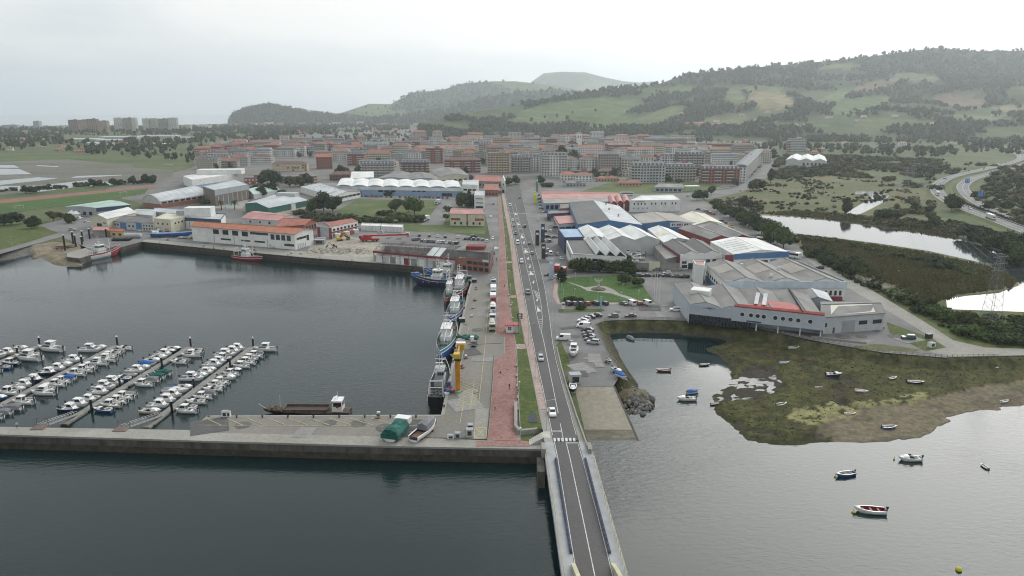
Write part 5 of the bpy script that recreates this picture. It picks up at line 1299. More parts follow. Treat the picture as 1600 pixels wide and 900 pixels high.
for k in range(20):
 px=395+k*15+R.uniform(-5,5);py=R.uniform(193,200);s_=mpp(py);p=G(px,py)
 block('resort_block',f'{nth(k)} from left of the faint town blocks below the headland',(p.x,p.y,ZL),R.uniform(18,45),16,R.randint(3,7),R.uniform(-.2,.2),R.choice([WHITE,CREAMW,SALMON]),R.choice([R_GREY,R_TERRA]),'flat',0,'faint blocks below the headland','building',detail=1)
 # ---------------------------------------------------------------- vegetation
def leafmat(n,c,var=.4):
 m=M(n,c,.9,var,.35,spec=.15);return m
L_DARK=leafmat('leaves_dark',(.03,.046,.02));L_MID=leafmat('leaves_mid',(.05,.072,.026));L_LIGHT=leafmat('leaves_light',(.065,.095,.03));L_OLIVE=leafmat('leaves_olive',(.07,.078,.03));L_FLOWER=leafmat('pale_plumes',(.32,.30,.22),.3)
BARK=M('bark',(.085,.068,.05),.95,.3,1.5)
def crown_np(seed,lobes,nleaf,size,core=True):
 """lobes: (centre, radii); leaf clumps spread through the volume near the surface"""
 g=np.random.default_rng(seed);V=[];Fc=[]
 vol=np.array([r[0]*r[1]*r[2]for c,r in lobes])**(2/3);pr=vol/vol.sum()
 k=g.choice(len(lobes),nleaf,p=pr)
 d=g.normal(size=(nleaf,3));d/=np.linalg.norm(d,axis=1)[:,None]
 d[:,2]=np.where(d[:,2]<-.45,-d[:,2],d[:,2])
 rad=g.uniform(.72,1.12,nleaf)
 C=np.array([lobes[i][0]for i in k])+d*np.array([lobes[i][1]for i in k])*rad[:,None]
 n=d+g.normal(size=(nleaf,3))*.55;n/=np.linalg.norm(n,axis=1)[:,None]
 a=np.cross(n,g.normal(size=(nleaf,3)));a/=np.linalg.norm(a,axis=1)[:,None];b=np.cross(n,a)
 s=size*g.uniform(.6,1.35,nleaf)[:,None]
 P4=np.stack([C-a*s,C-b*s*.6,C+a*s,C+b*s*.7+n*s*.3],1).reshape(-1,3)
 V.append(P4);Fc.append(np.arange(len(P4)).reshape(-1,4));off=len(P4)
 if core:
  for c,r in lobes:
   nn,mm=8,5;vs=[]
   for j in range(mm+1):
    th=math.pi*j/mm
    for i in range(nn):
     an=2*math.pi*i/nn;q=g.uniform(.68,.86)
     vs.append((c[0]+q*r[0]*math.sin(th)*math.cos(an),c[1]+q*r[1]*math.sin(th)*math.sin(an),c[2]+q*r[2]*math.cos(th)))
   V.append(np.array(vs));Fc.append(np.array([(off+j*nn+i,off+(j+1)*nn+i,off+(j+1)*nn+(i+1)%nn,off+j*nn+(i+1)%nn)for j in range(mm)for i in range(nn)]));off+=len(vs)
 return np.concatenate(V),np.concatenate(Fc)
def lobes_round(seed,n=7,R0=.42,z0=.55,spread=.25,squash=1.05):
 rr=random.Random(seed);out=[((0,0,z0),(R0*.85,R0*.85,R0*squash))]
 for i in range(n):
  a=2*math.pi*i/n+rr.uniform(-.4,.4);q=spread*rr.uniform(.7,1.25);r=R0*rr.uniform(.45,.72)
  out.append(((q*math.cos(a),q*math.sin(a),z0+rr.uniform(-.27,.2)),(r,r,r*squash)))
 return out
def lobes_tall(seed):
 rr=random.Random(seed)
 return[((rr.uniform(-.05,.05),rr.uniform(-.05,.05),z),(r,r,.17))for z,r in((.3,.15),(.45,.19),(.6,.2),(.74,.17),(.87,.11))]
def lobes_cone(seed):
 return[((0,0,z),(r,r,.12))for z,r in((.14,.2),(.28,.21),(.42,.2),(.56,.17),(.7,.13),(.83,.09),(.93,.05))]
def lobes_bush(seed):
 rr=random.Random(seed);out=[((0,0,.3),(.5,.5,.42))]
 for i in range(5):
  a=i*1.26+rr.uniform(-.4,.4);q=rr.uniform(.3,.6);r=rr.uniform(.28,.42)
  out.append(((q*math.cos(a),q*math.sin(a),rr.uniform(.15,.5)),(r,r,r*.85)))
 return out
def trunk(seed,h,r,fork=True):
 rr=random.Random(seed);m=MB()
 pts=[(Vector((0,0,-.02)),r),(Vector((rr.uniform(-.01,.01),rr.uniform(-.01,.01),h*.5)),r*.75),(Vector((rr.uniform(-.02,.02),rr.uniform(-.02,.02),h)),r*.45)]
 for(a,ra),(b,rb)in zip(pts[:-1],pts[1:]):m.cyl(a,b,ra,rb,6)
 if fork:
  for i in range(4):
   a=i*1.57+rr.uniform(-.4,.4);s=pts[1][0].lerp(pts[2][0],rr.uniform(0,.6))
   m.cyl(s,s+Vector((.22*math.cos(a),.22*math.sin(a),.2)),r*.4,r*.15,5)
 return m
TP={}
def proto(kind,i,mat,lob,nl,sz,th,tr,fork=True):
 v,f=crown_np(hash((kind,i))%1000+3,lob,nl,sz)
 TP.setdefault(kind,[]).append((np_mesh('crown',v,f,mat),trunk(i,th,tr,fork).mesh('trunk',BARK)))
for i in range(4):proto('round',i,[L_DARK,L_MID,L_DARK,L_MID][i],lobes_round(i),620,.055,.45,.03)
for i in range(2):proto('light',i,L_LIGHT,lobes_round(i+20,7,.40),620,.055,.45,.03)
for i in range(2):proto('olive',i,L_OLIVE,lobes_round(i+30,6,.38),560,.06,.45,.03)
for i in range(2):proto('tall',i,L_DARK,lobes_tall(i),520,.05,.6,.02)
for i in range(2):proto('cone',i,L_DARK,lobes_cone(i),520,.04,.5,.025,False)
for i in range(3):proto('bush',i,[L_DARK,L_MID,L_OLIVE][i],lobes_bush(i),420,.085,.3,.03)
for i in range(2):proto('greenbush',i,L_LIGHT,lobes_bush(i+5),420,.085,.3,.03)
for i in range(2):proto('plume',i,L_FLOWER,lobes_bush(i+9),300,.07,.2,.03)
TK={'round':('tree','dark leafy tree'),'light':('tree','fresh green leafy tree'),'olive':('tree','olive green tree'),'tall':('tree','tall slender dark tree'),'cone':('conifer_tree','dark conical conifer'),'bush':('bush','dark rounded bush'),'greenbush':('bush','light green bush'),'plume':('pampas_grass','pale plumed pampas clump')}
NTREE=0
def tree(kind,loc,h,label,group=None,wide=1.):
 global NTREE
 cr,tr=R.choice(TP[kind]);nm,_=TK[kind]
 t=thing(nm,label,{'tree':'tree','conifer_tree':'tree','bush':'bush','pampas_grass':'plant'}[nm],loc,R.uniform(0,6.28),group)
 for n,me in(('crown',cr),('trunk',tr)):
  o=link(n,me,t);o.scale=(h*wide,h*wide,h)
 NTREE+=1
 return t
def trees(region,where,items):
 """items: (kind, px, py, height, wide) labelled by order from the left"""
 items=sorted(items,key=lambda q:q[1])
 for k,it in enumerate(items):
  kind,px,py,h=it[:4];w=it[4]if len(it)>4 else 1.
  tree(kind,G(px,py),h,f'{TK[kind][1]}, {nth(k)} from left {where}',region,w)
trees('trees behind the park','in the row behind the park statue',[('round',898,425,6.5,1.2),('round',911,424,6.8,1.2),('round',924,426,6.2,1.1),('round',937,425,6.3,1.1),('round',948,426,6,1.1),('round',962,427,6.5,1.1),('round',975,425,8,1.1),('round',984,428,6,1.1),('bush',990,428,3.5)])
trees('park trees','on the park lawn',[('cone',877.5,440,6.5,1.8),('round',971,443,4.6,1.1),('olive',981,444,3.6),('light',994,448,4.6,1.2),('olive',1003,446,3.5)])
trees('low shrubs by the park cars','along the park kerb',[('bush',889,470,2.2,1.3),('bush',896,470,2.3,1.3),('bush',904,471,2.1,1.3),('bush',909,483,2.6,1.1)])
trees('meadow trees','round the harbour meadow',[('round',492,331,11,1.2),('round',506,330,15,1.1),('round',520,331,12,1.15),('bush',470,335,5,1.6),('bush',484,342,5,1.8),('bush',500,344,5,1.8),('bush',520,345,5,1.8),('bush',540,345,6,1.6),('bush',556,346,4.5,1.8),('bush',575,346,4,1.8),('bush',592,347,4,1.8),('bush',600,336,5,1.5),('light',618,331,10,1.2),('light',648,336,13.5,1.15),('light',638,332,9),('greenbush',624,344,7,1.4),('greenbush',640,346,6,1.6),('plume',632,345,4.5,1.5),('plume',645,346,4.5,1.5),('plume',560,343,3.5,1.6),('bush',655,346,6,1.4),('greenbush',610,346,5,1.5),('plume',616,347,3,1.5)])
trees('trees by the harbour street','beside the harbour street',[('round',722,323,12,1.05),('cone',733,324,13,1.6),('round',740,322,10,1.0),('bush',700,330,5),('bush',606,306,5),('bush',696,340,3.5)])
trees('trees along the estate','in the belt beside the industrial estate',[('round',1100,312,8),('olive',1111,306,9),('round',1089,313,9,1.1),('round',1120,330,7),('round',1128,334,8,1.2),('olive',1116,322,6),('round',1140,340,9,1.25),('round',1150,344,10,1.2),('round',1160,350,9,1.3),('round',1170,354,10,1.2),('round',1182,358,9,1.25),('round',1190,366,10,1.2),('light',1202,372,11,1.1),('light',1212,382,13,1.1),('light',1224,388,12,1.05),('round',1200,382,7),('greenbush',1190,376,5),('plume',1143,330,4),('plume',1130,326,3.5),('bush',1240,378,4.5),('bush',1177,340,6),('round',1161,322,8),('bush',1172,324,7)])
trees('bushes along the right lane','along the lane beside the reed bed',[('bush',1268,402,5,1.3),('round',1280,405,6.5,1.2),('round',1292,410,7,1.2),('bush',1302,414,6,1.3),('round',1312,422,7,1.25),('round',1326,428,8,1.25),('round',1340,432,8,1.2),('bush',1350,438,5,1.3),('plume',1347,440,4.2,1.2),('plume',1358,445,4,1.2),('bush',1372,450,5,1.3),('plume',1379,452,4.5,1.2),('plume',1390,457,4.5,1.3),('greenbush',1402,464,5,1.2),('plume',1406,468,4,1.2),('greenbush',1418,472,5,1.3),('bush',1432,476,5,1.4),('olive',1448,486,6.5,1.2),('greenbush',1462,492,5.5,1.3),('bush',1440,488,4,1.3),('greenbush',1478,500,4.5,1.3),('olive',1502,512,6,1.1),('bush',1520,512,5,1.4),('greenbush',1512,524,5,1.3),('greenbush',1536,530,4,1.4),('bush',1560,534,4,1.5),('greenbush',1580,536,4.2,1.4),('bush',1596,538,4.5,1.4),('plume',1546,532,2.8,1.3),('greenbush',1570,520,3.6,1.5),('bush',1592,520,4,1.4)])
trees('trees on the far river bank','on the far bank of the river',[('tall',1322,336,12,1.3),('olive',1322,338,10,.9),('round',1380,344,8,1.2),('round',1390,345,9,1.2),('round',1402,342,7,1.2),('round',1372,342,7,1.2),('olive',1452,346,7,1.2),('round',1460,352,7,1.2),('round',1486,330,13,1.05),('round',1494,328,10,1.0),('round',1505,372,8,1.3),('round',1520,376,8,1.4),('round',1535,384,9,1.3),('round',1550,390,9,1.3),('round',1565,394,9,1.3),('round',1580,404,10,1.3),('round',1595,414,10,1.3),('greenbush',1540,370,5,1.4),('plume',1555,372,4,1.4),('bush',1480,362,5,1.4),('bush',1495,356,5,1.5),('bush',1515,362,6,1.5),('round',1575,384,9,1.3),('round',1592,392,10,1.3)])
trees('shrubs on the reed island','on the reed island in the river',[('greenbush',1270,378,4,1.5),('greenbush',1300,380,4,1.6),('bush',1284,384,3.5,1.5),('greenbush',1340,388,4,1.6),('greenbush',1366,394,4.2,1.6),('bush',1398,402,4.5,1.5),('greenbush',1420,404,4,1.6),('bush',1440,408,4,1.6),('bush',1474,420,6,1.5),('greenbush',1500,424,3.6,1.6),('greenbush',1515,430,3.5,1.6)])
trees('trees left of the harbour','at the left edge behind the slip',[('round',6,352,8,1.3),('round',18,352,9,1.2),('olive',32,350,7,1.2),('round',50,357,8,1.1),('round',58,356,7,1.1),('olive',84,346,7,1.1),('olive',106,348,6.5,1.2),('round',112,349,6,1.1),('olive',95,342,5,1.2)])
trees('trees along the running track','along the running track',[('round',40,302,7,1.3),('round',52,302,6,1.3),('olive',62,300,6,1.3),('round',146,292,8,1.2),('olive',156,292,7,1.2),('round',177,290,8,1.1),('round',188,289,6,1.1),('round',207,288,8.5,1),('round',228,287,10,1.1),('round',238,287,9,1.1),('olive',252,314,7,1.1),('light',256,315,7,1.1),('olive',291,316,8,1.2),('olive',300,316,6,1.1),('bush',320,318,5,1.5),('bush',335,316,5,1.5),('round',341,300,8),('round',408,308,10,1.1),('round',424,304,12,1.2),('round',398,304,9),('round',440,310,8,1.2)])
trees('trees in the town','among the town blocks',[('round',536,278,14,1.1),('round',528,278,11,1.1),('round',418,288,16,1.1),('round',432,290,15,1.1),('round',452,292,11,1.1),('round',468,292,11,1.2),('round',480,290,12,1.2),('round',343,276,9),('cone',360,275,8,1.3),('round',560,270,9,1.2),('tall',877,262,28,1.6),('round',892,264,24,.95),('round',902,266,20,1.1),('round',920,262,16,1.1),('round',795,290,9,1.2),('round',805,288,9,1.2),('round',844,288,9,1.1),('bush',855,292,6,1.4),('round',735,284,8),('round',880,228,22,1.2),('round',936,222,18,1.3),('round',1045,250,12,1.2),('round',1095,278,13,1.0),('round',1042,284,8,1.3),('olive',1060,288,6,1.5),('round',1178,254,14,1.2),('round',1204,250,13,1.2),('round',1208,244,12,1.2),('tall',1204,286,15,1.3),('round',1176,298,10,1.2),('round',1186,297,11,1.1),('round',1148,291,8),('round',640,282,9,1),('tall',728,276,11,1.3)])
def palm(px,py,h,label):
 t=thing('palm_tree',label,'tree',G(px,py),0,'palms by the pool')
 m=MB();m.cyl((0,0,0),(.1,0,h*.55),.45,.32,8);m.cyl((.1,0,h*.55),(.1,0,h),.32,.36,8);m.build('trunk',BARK,t)
 m=MB()
 for i in range(34):
  a=R.uniform(0,6.28);e=R.uniform(-.5,1.1);l=R.uniform(2.6,3.6);q=Vector((math.cos(a),math.sin(a),0));sd=Vector((-q.y,q.x,0))*.38;p=Vector((.1,0,h));k=[]
  for j in range(5):
   tt=j/4;k.append((p+q*l*tt*math.cos(e*.6)+Vector((0,0,l*(math.sin(e)*tt-.75*tt*tt))),sd*(1-.8*abs(tt-.4))))
  m.add([a_-b_ for a_,b_ in k]+[a_+b_ for a_,b_ in k],[(j,j+1,6+j,5+j)for j in range(4)])
 m.build('fronds',L_OLIVE,t)
palm(346,328,6.5,'feathery palm by the pool, left one of the pair');palm(367,328,7,'feathery palm by the pool, right one of the pair')
def mass(name,label,pos,hts,mat,seed=1,cat='trees',kind='tree',leaf=26):
 """many small crowns as one mass; pos (n,3)"""
 g=np.random.default_rng(seed);protos=[]
 for i in range(6):
  lob=[((0,0,.52),(.36,.36,.44)),((g.uniform(-.2,.2),g.uniform(-.2,.2),.75),(.24,.24,.26)),((g.uniform(-.28,.28),g.uniform(-.28,.28),.42),(.26,.26,.3))]if kind=='tree' else[((0,0,.35),(.6,.6,.42)),((g.uniform(-.4,.4),g.uniform(-.4,.4),.3),(.42,.42,.36))]
  v,f=crown_np(100+i+seed,lob,leaf,.15 if kind=='tree' else .2,core=False)
  vs,fs=[v],[f];off=len(v)
  for c,r in lob:
   nn,mm=5,3;w=[]
   for j in range(mm+1):
    th=math.pi*j/mm
    for q in range(nn):
     an=2*math.pi*q/nn;kk=g.uniform(.66,1.02)
     w.append((c[0]+kk*r[0]*math.sin(th)*math.cos(an),c[1]+kk*r[1]*math.sin(th)*math.sin(an),c[2]+kk*r[2]*math.cos(th)))
   vs.append(np.array(w));fs.append(np.array([(off+j*nn+q,off+(j+1)*nn+q,off+(j+1)*nn+(q+1)%nn,off+j*nn+(q+1)%nn)for j in range(mm)for q in range(nn)]));off+=len(w)
  protos.append((np.concatenate(vs),np.concatenate(fs)))
 pos=np.asarray(pos);n=len(pos);sel=g.integers(0,6,n);V=[];Fc=[];MI=[];off=0
 nm=len(mat)if isinstance(mat,(list,tuple))else 1;mi_t=g.integers(0,nm,n)
 for i in range(6):
  ids=np.nonzero(sel==i)[0]
  if not len(ids):continue
  v,f=protos[i];a=g.uniform(0,6.28,len(ids));ca,sa=np.cos(a),np.sin(a);s=hts[ids];w=s*g.uniform(.8,1.35,len(ids))
  x=(v[None,:,0]*ca[:,None]-v[None,:,1]*sa[:,None])*w[:,None];y=(v[None,:,0]*sa[:,None]+v[None,:,1]*ca[:,None])*w[:,None];z=v[None,:,2]*s[:,None]
  V.append((np.stack([x,y,z],-1)+pos[ids][:,None,:]).reshape(-1,3))
  Fc.append((f[None]+(np.arange(len(ids))*len(v))[:,None,None]+off).reshape(-1,4));MI.append(np.repeat(mi_t[ids],len(f)));off+=len(ids)*len(v)
 o=link(name,np_mesh(name,np.concatenate(V),np.concatenate(Fc),mat,mi=np.concatenate(MI)))
 stuff(o);tag(o,label,cat)
 return o
HM=[leafmat('wood_dark',(.034,.05,.024)),leafmat('wood_mid',(.048,.068,.03)),leafmat('wood_olive',(.055,.066,.028))]
def hill_points(H,n,seed,maskfn,jmax=40):
 g=np.random.default_rng(seed);V=H[1].reshape(H[2],H[3],3);out=[]
 while len(out)<n:
  i=g.integers(0,H[2]-1);j=g.integers(0,H[3]-4);u,v=g.random(2)
  p=(V[i,j]*(1-u)+V[i+1,j]*u)*(1-v)+(V[i,j+1]*(1-u)+V[i+1,j+1]*u)*v
  if maskfn(p,g):out.append(p)
 return np.array(out)
def mk_right(p,g):
 px,py=IMG(p)
 if px>1680:return g.random()<.15
 if field_at(px,py)is not None:return g.random()<.006
 k=mnoise.fractal(Vector((p[0]*.004,p[1]*.004,8)),1,2,3)
 low=py>150
 return k>(-.05 if py>135 else-.35)
pp=hill_points(HILL_R,8200,3,mk_right);pp[:,2]-=1.5
mass('forest_right_hill','dense hazy woodland covering the big hill on the right',pp,np.random.default_rng(1).uniform(8,19,len(pp)),HM,1,leaf=16)
pp=hill_points(HILL_M,1100,5,lambda p,g:mnoise.fractal(Vector((p[0]*.0011,p[1]*.0011,3)),1,2,4)<-.04 or g.random()<.03)
mass('forest_middle_hill','faint woods and hedges on the pale hill in the middle distance',pp,np.random.default_rng(2).uniform(12,24,len(pp)),HM,2,leaf=6)
pp=hill_points(HILL_M2,1500,6,lambda p,g:True)
mass('forest_wooded_spur','hazy woods on the darker spur below the pale middle hill',pp,np.random.default_rng(3).uniform(12,24,len(pp)),HM,3,leaf=6)
pp=hill_points(HILL_L,1300,7,lambda p,g:True)
mass('forest_headland','hazy woods covering the low headland at the left',pp,np.random.default_rng(4).uniform(8,14,len(pp)),HM,4,leaf=6)
def scatter(poly,n,seed,thr=None,ns=.004):
 g=np.random.default_rng(seed);W=np.array([G(*p)[:2]for p in poly]);lo,hi=W.min(0),W.max(0);out=[]
 while len(out)<n:
  q=lo+(hi-lo)*g.random((2000,2));q=q[inside(q,W)]
  px_=[IMG((a,b,ZL))for a,b in q]
  for(a,b),(x,y)in zip(q,px_):
   if thr is not None and mnoise.fractal(Vector((a*ns,b*ns,seed)),1,2,3)<thr:continue
   if any((a-c[0])**2+(b-c[1])**2<11**2 for c in VS):continue
   out.append((a,b,ZL-.2))
 return np.array(out[:n])
LEFTP=[(-250,241),(0,241),(190,243),(300,260),(305,240),(330,232),(420,222),(520,210),(640,203),(640,196),(420,196),(300,199),(0,201),(-250,203)]
pp=scatter(LEFTP,4600,11,-.22)
pp=pp[~inside(pp[:,:2],np.array([G(*q)[:2]for q in[(100,224),(100,212),(300,212),(300,222),(240,219),(170,224)]]))]
mass('woodland_left_plain','dark tree belts and gardens spread over the left plain',pp,np.random.default_rng(5).uniform(6,15,len(pp)),HM,5,leaf=14)
RP=[(1010,213),(1090,224),(1180,236),(1290,240),(1460,250),(1700,252),(1700,200),(1400,198),(1000,198),(700,198),(660,203),(860,205)]
pp=scatter(RP,3000,13,-.05)
mass('woodland_hill_foot','dark tree belts between the town and the big right hill',pp,np.random.default_rng(6).uniform(7,16,len(pp)),HM,6,leaf=14)
SCR=[(1210,262),(1215,245),(1300,244),(1470,252),(1450,285),(1470,300),(1450,335),(1410,335),(1390,310),(1430,294),(1370,280),(1290,275),(1215,282)]
pp=scatter(SCR,900,17,-.06,.012)
SM=[leafmat('scrub_dark',(.03,.042,.018)),leafmat('scrub_mid',(.055,.068,.026)),leafmat('scrub_pale',(.10,.10,.045))]
mass('scrub_wetland','dark willow scrub scattered over the wetland behind the river',pp,np.random.default_rng(7).uniform(3,7.5,len(pp)),SM,7,'bushes','bush',32)
SC2=[(1565,262),(1700,262),(1700,420),(1600,352),(1540,330),(1520,310),(1535,290)]
pp=scatter(SC2,420,19,None)
mass('scrub_motorway','dense dark scrub between the motorway and the right edge',pp,np.random.default_rng(8).uniform(3,8,len(pp)),SM,8,'bushes','bush',32)
SC3=[(1420,345),(1500,350),(1600,378),(1700,420),(1700,440),(1600,400),(1570,392),(1500,371),(1440,360),(1370,352),(1290,340),(1290,336),(1380,346)]
pp=scatter(SC3,420,21,None)
mass('scrub_river_bank','dark bank scrub mirrored in the river',pp,np.random.default_rng(9).uniform(1.5,4.5,len(pp)),SM,9,'bushes','bush',32)
SC4=[(1110,318),(1140,312),(1180,318),(1200,330),(1175,334),(1150,338),(1125,326)]
pp=scatter(SC4,160,23,None);mass('scrub_estate_corner','mixed scrub between the estate belt and the river',pp,np.random.default_rng(10).uniform(1.5,4,len(pp)),SM+[L_FLOWER],10,'bushes','bush',32)
SC5=[(1395,460),(1470,490),(1600,495),(1700,500),(1700,542),(1560,540),(1500,528),(1440,492)]
pp=scatter(SC5,420,25,None);mass('scrub_lane','green bramble scrub below the pylon beside the pale lane',pp,np.random.default_rng(11).uniform(.8,2.4,len(pp)),[L_MID,L_LIGHT,L_MID,L_OLIVE],12,'bushes','bush',34)
pp=scatter([(1250,385),(1330,430),(1420,478),(1400,470),(1330,438),(1262,400)],120,27);mass('scrub_lane_edge','low brambles edging the lane by the reed bed',pp,np.random.default_rng(12).uniform(.8,2.2,len(pp)),SM,13,'bushes','bush',34)
pp=scatter([(470,340),(505,335),(600,343),(664,348),(560,349),(475,346)],160,29);mass('scrub_meadow','low bramble hedge along the harbour meadow',pp,np.random.default_rng(13).uniform(1.2,3,len(pp)),[L_DARK,L_MID,L_MID],14,'bushes','bush',34)
pp=scatter([(0,300),(120,292),(240,286),(240,283),(120,288),(0,298)],90,31);mass('scrub_track','hedge bushes between the mudflat and running track',pp,np.random.default_rng(14).uniform(1.5,4,len(pp)),SM,15,'bushes','bush',32)
def reeds(name,label,poly,n,seed,h0,h1,mat,excl=None):
 pp=scatter(poly,n,seed)
 o=tufts(name,pp,np.random.default_rng(seed).uniform(h0,h1,len(pp)),np.random.default_rng(seed).uniform(.5,1.1,len(pp)),mat,.2);tag(o,label,'reeds')
RB=patch_mat('reed_blades',[(.3,(.10,.105,.044)),(.5,(.145,.135,.062)),(.7,(.175,.155,.082))],.05,bscale=.9)
reeds('reeds_island','brown reed bed covering the island inside the river bend',[(1245,368),(1300,374),(1440,395),(1555,421),(1588,439),(1580,450),(1500,460),(1455,474),(1330,430),(1262,395)],9000,41,1.0,2.0,RB)
reeds('reeds_far_bank','brown reed fringe on the far bank of the river',[(1180,334),(1240,330),(1330,336),(1420,346),(1500,360),(1495,373),(1400,357.5),(1300,343.5),(1230,337)],3500,43,1.0,2.0,RB)
reeds('grass_wetland','rough brown wetland grass behind the river',[(1140,315),(1230,285),(1370,285),(1430,296),(1390,312),(1360,330),(1300,334),(1230,328),(1180,330)],3500,45,.15,.4,MATS['wetland'])
pp=scatter(TOWN,1100,51,None);pp=np.array([q for q in pp if all((q[0]-a)**2+(q[1]-b)**2>(r*.8)**2 for a,b,r in LM)])
mass('street_trees','small street trees scattered between the town blocks',pp,np.random.default_rng(15).uniform(5,12,len(pp)),HM,16,'trees','tree',14)
pp=scatter([(1120,312),(1210,280),(1300,278),(1440,290),(1430,330),(1300,334),(1180,330)],420,61,.05,.02)
mass('scrub_open','small bushes dotted over the open wetland before the river',pp,np.random.default_rng(16).uniform(.8,3,len(pp)),SM,17,'bushes','bush',32)
pp=scatter([(1290,246),(1470,250),(1580,262),(1500,270),(1460,290),(1400,270),(1290,262)],260,63,.0,.015)
mass('scrub_fields','hedges and bushes between the fields left of the motorway',pp,np.random.default_rng(17).uniform(2,6,len(pp)),SM,18,'bushes','bush',32)
# ---------------------------------------------------------------- small boats
GEL=M('white_gelcoat',(.70,.70,.68),.25,.05,.6,coat=.3);GELC=M('cream_gelcoat',(.62,.58,.46),.3,.08,.6);HNAVY=M('navy_hull',(.02,.03,.09),.3,.15);HBLUE=M('blue_hull',(.03,.10,.30),.35,.15);HRED=M('red_hull',(.30,.02,.025),.35,.15);HGRN=M('green_hull',(.02,.16,.11),.4,.15);HBLK=M('black_hull',(.012,.012,.014),.4,.2);HMAR=M('maroon_hull',(.12,.015,.02),.45,.2);HTEAL=M('light_blue_hull',(.20,.40,.52),.4,.1);WOODH=M('wooden_hull',(.16,.09,.05),.7,.3)
TINT=M('tinted_glass',(.015,.018,.022),.08,0,spec=.7);MOTOR=M('outboard_black',(.015,.015,.018),.35,.1);FLOORB=M('boat_floor',(.45,.46,.46),.7,.1);TARPB=M('blue_tarp',(.03,.12,.38),.8,.25,1.5,bump=.4);TARPG=M('green_tarp',(.01,.10,.08),.8,.35,1.0,bump=.6,bscale=1.5);TARPY=M('grey_tarp',(.20,.20,.21),.85,.2,1.2,bump=.4);STEEL=M('galvanised_steel',(.42,.43,.44),.45,.1);ANTI=M('antifouling',(.03,.03,.05),.8,.3)
def hull_secs(L,B,H,n=11,bow=.55,stern=.82,draft=.25,sheer=.25,rake=.14):
 """x forward; returns sections port sheer -> keel -> starboard sheer"""
 out=[]
 for i in range(n):
  t=i/(n-1);x=-L/2+L*t
  w=B/2*(stern+(1-stern)*min(1,t/.35))if t<.35 else B/2*max(.015,1-((t-.35)/.65)**2.3)
  z=H*(1+sheer*max(0,(t-.3)/.7)**1.6);xr=x+rake*L*max(0,(t-.8)/.2)*0
  kz=-draft*(1-max(0,(t-.75)/.25)**1.5)+H*.55*max(0,(t-.8)/.2)**2
  xk=x-rake*L*max(0,(t-.7)/.3)**1.5
  out.append([Vector((xr,w,z)),Vector((xr*.65+xk*.35,w*.93,z*.45+kz*.2)),Vector((xk,w*.6,kz*.55)),Vector((xk,0,kz)),Vector((xk,-w*.6,kz*.55)),Vector((xr*.65+xk*.35,-w*.93,z*.45+kz*.2)),Vector((xr,-w,z))])
 return out
def hull_mesh(L,B,H,deck=None,floor=None,gun=.0,two=True,**k):
 """hull skin, transom, deck or cockpit; material 0 hull, 1 deck, 2 lower hull, 3 floor"""
 S=hull_secs(L,B,H,**k);m=MB();n=len(S)
 for a,b in zip(S[:-1],S[1:]):
  for j in range(6):
   m.add([a[j],b[j],b[j+1],a[j+1]],[(0,1,2,3)],2 if j in(1,2,3,4)and two else 0)
 m.add(S[0],[tuple(range(7))],0)
 c=n if floor is None else int(n*floor)
 for i in range(c if floor is not None else 0):
  a,b=S[i],S[i+1];q=.78
  ai=[Vector((a[0].x,a[0].y*q,a[0].z)),Vector((a[6].x,a[6].y*q,a[6].z))];bi=[Vector((b[0].x,b[0].y*q,b[0].z)),Vector((b[6].x,b[6].y*q,b[6].z))]
  fl=H*.3
  m.quad(a[0],ai[0],bi[0],b[0],1);m.quad(ai[1],a[6],b[6],bi[1],1)
  m.quad(ai[0],(ai[0].x,ai[0].y,fl),(bi[0].x,bi[0].y,fl),bi[0],3);m.quad((ai[1].x,ai[1].y,fl),ai[1],bi[1],(bi[1].x,bi[1].y,fl),3)
  m.quad((ai[0].x,ai[0].y,fl),(ai[1].x,ai[1].y,fl),(bi[1].x,bi[1].y,fl),(bi[0].x,bi[0].y,fl),3)
  if i==c-1:m.quad(bi[0],bi[1],(bi[1].x,bi[1].y,fl),(bi[0].x,bi[0].y,fl),3)
  if i==0:m.quad(ai[1],ai[0],(ai[0].x,ai[0].y,fl),(ai[1].x,ai[1].y,fl),3)
 for i in range(0 if floor is None else c,n-1):
  a,b=S[i],S[i+1];up=Vector((0,0,.06*B))
  ca,cb=(a[0]+a[6])/2+up,(b[0]+b[6])/2+up
  m.quad(a[0],ca,cb,b[0],1);m.quad(ca,a[6],b[6],cb,1)
 return m
def outboard(t,x,z,s=1.,name='outboard_motor'):
 m=MB().box((x-.22*s,0,z-.75*s),(.18*s,.16*s,.9*s));m.ball((x-.25*s,0,z+.3*s),.27*s,8,5,0,(1.15,.75,.85));m.build(name,MOTOR,t)
def cabin(m,x0,x1,w,z0,h,rake=.35,mi=0,tp=.8):
 """tapered cabin, raked front at x1"""
 b=[Vector((x0,-w/2,z0)),Vector((x1,-w/2,z0)),Vector((x1,w/2,z0)),Vector((x0,w/2,z0))]
 u=[Vector((x0+.05,-w/2*tp,z0+h)),Vector((x1-rake*h*1.6,-w/2*tp,z0+h)),Vector((x1-rake*h*1.6,w/2*tp,z0+h)),Vector((x0+.05,w/2*tp,z0+h))]
 m.add(b+u,[(4,5,6,7),(0,1,5,4),(1,2,6,5),(2,3,7,6),(3,0,4,7)],mi)
 return b,u
def glassband(b,u,lo=.42,hi=.88,off=.03,sides=((0,1),(1,2),(2,3))):
 m=MB()
 for i,j in sides:
  c0,c1=b[i].lerp(u[i],lo),b[j].lerp(u[j],lo);d0,d1=b[i].lerp(u[i],hi),b[j].lerp(u[j],hi)
  n=(c1-c0).cross(d0-c0).normalized()*off
  e=.08;m.quad(c0.lerp(c1,e)+n,c0.lerp(c1,1-e)+n,d0.lerp(d1,1-e)+n,d0.lerp(d1,e)+n)
 return m
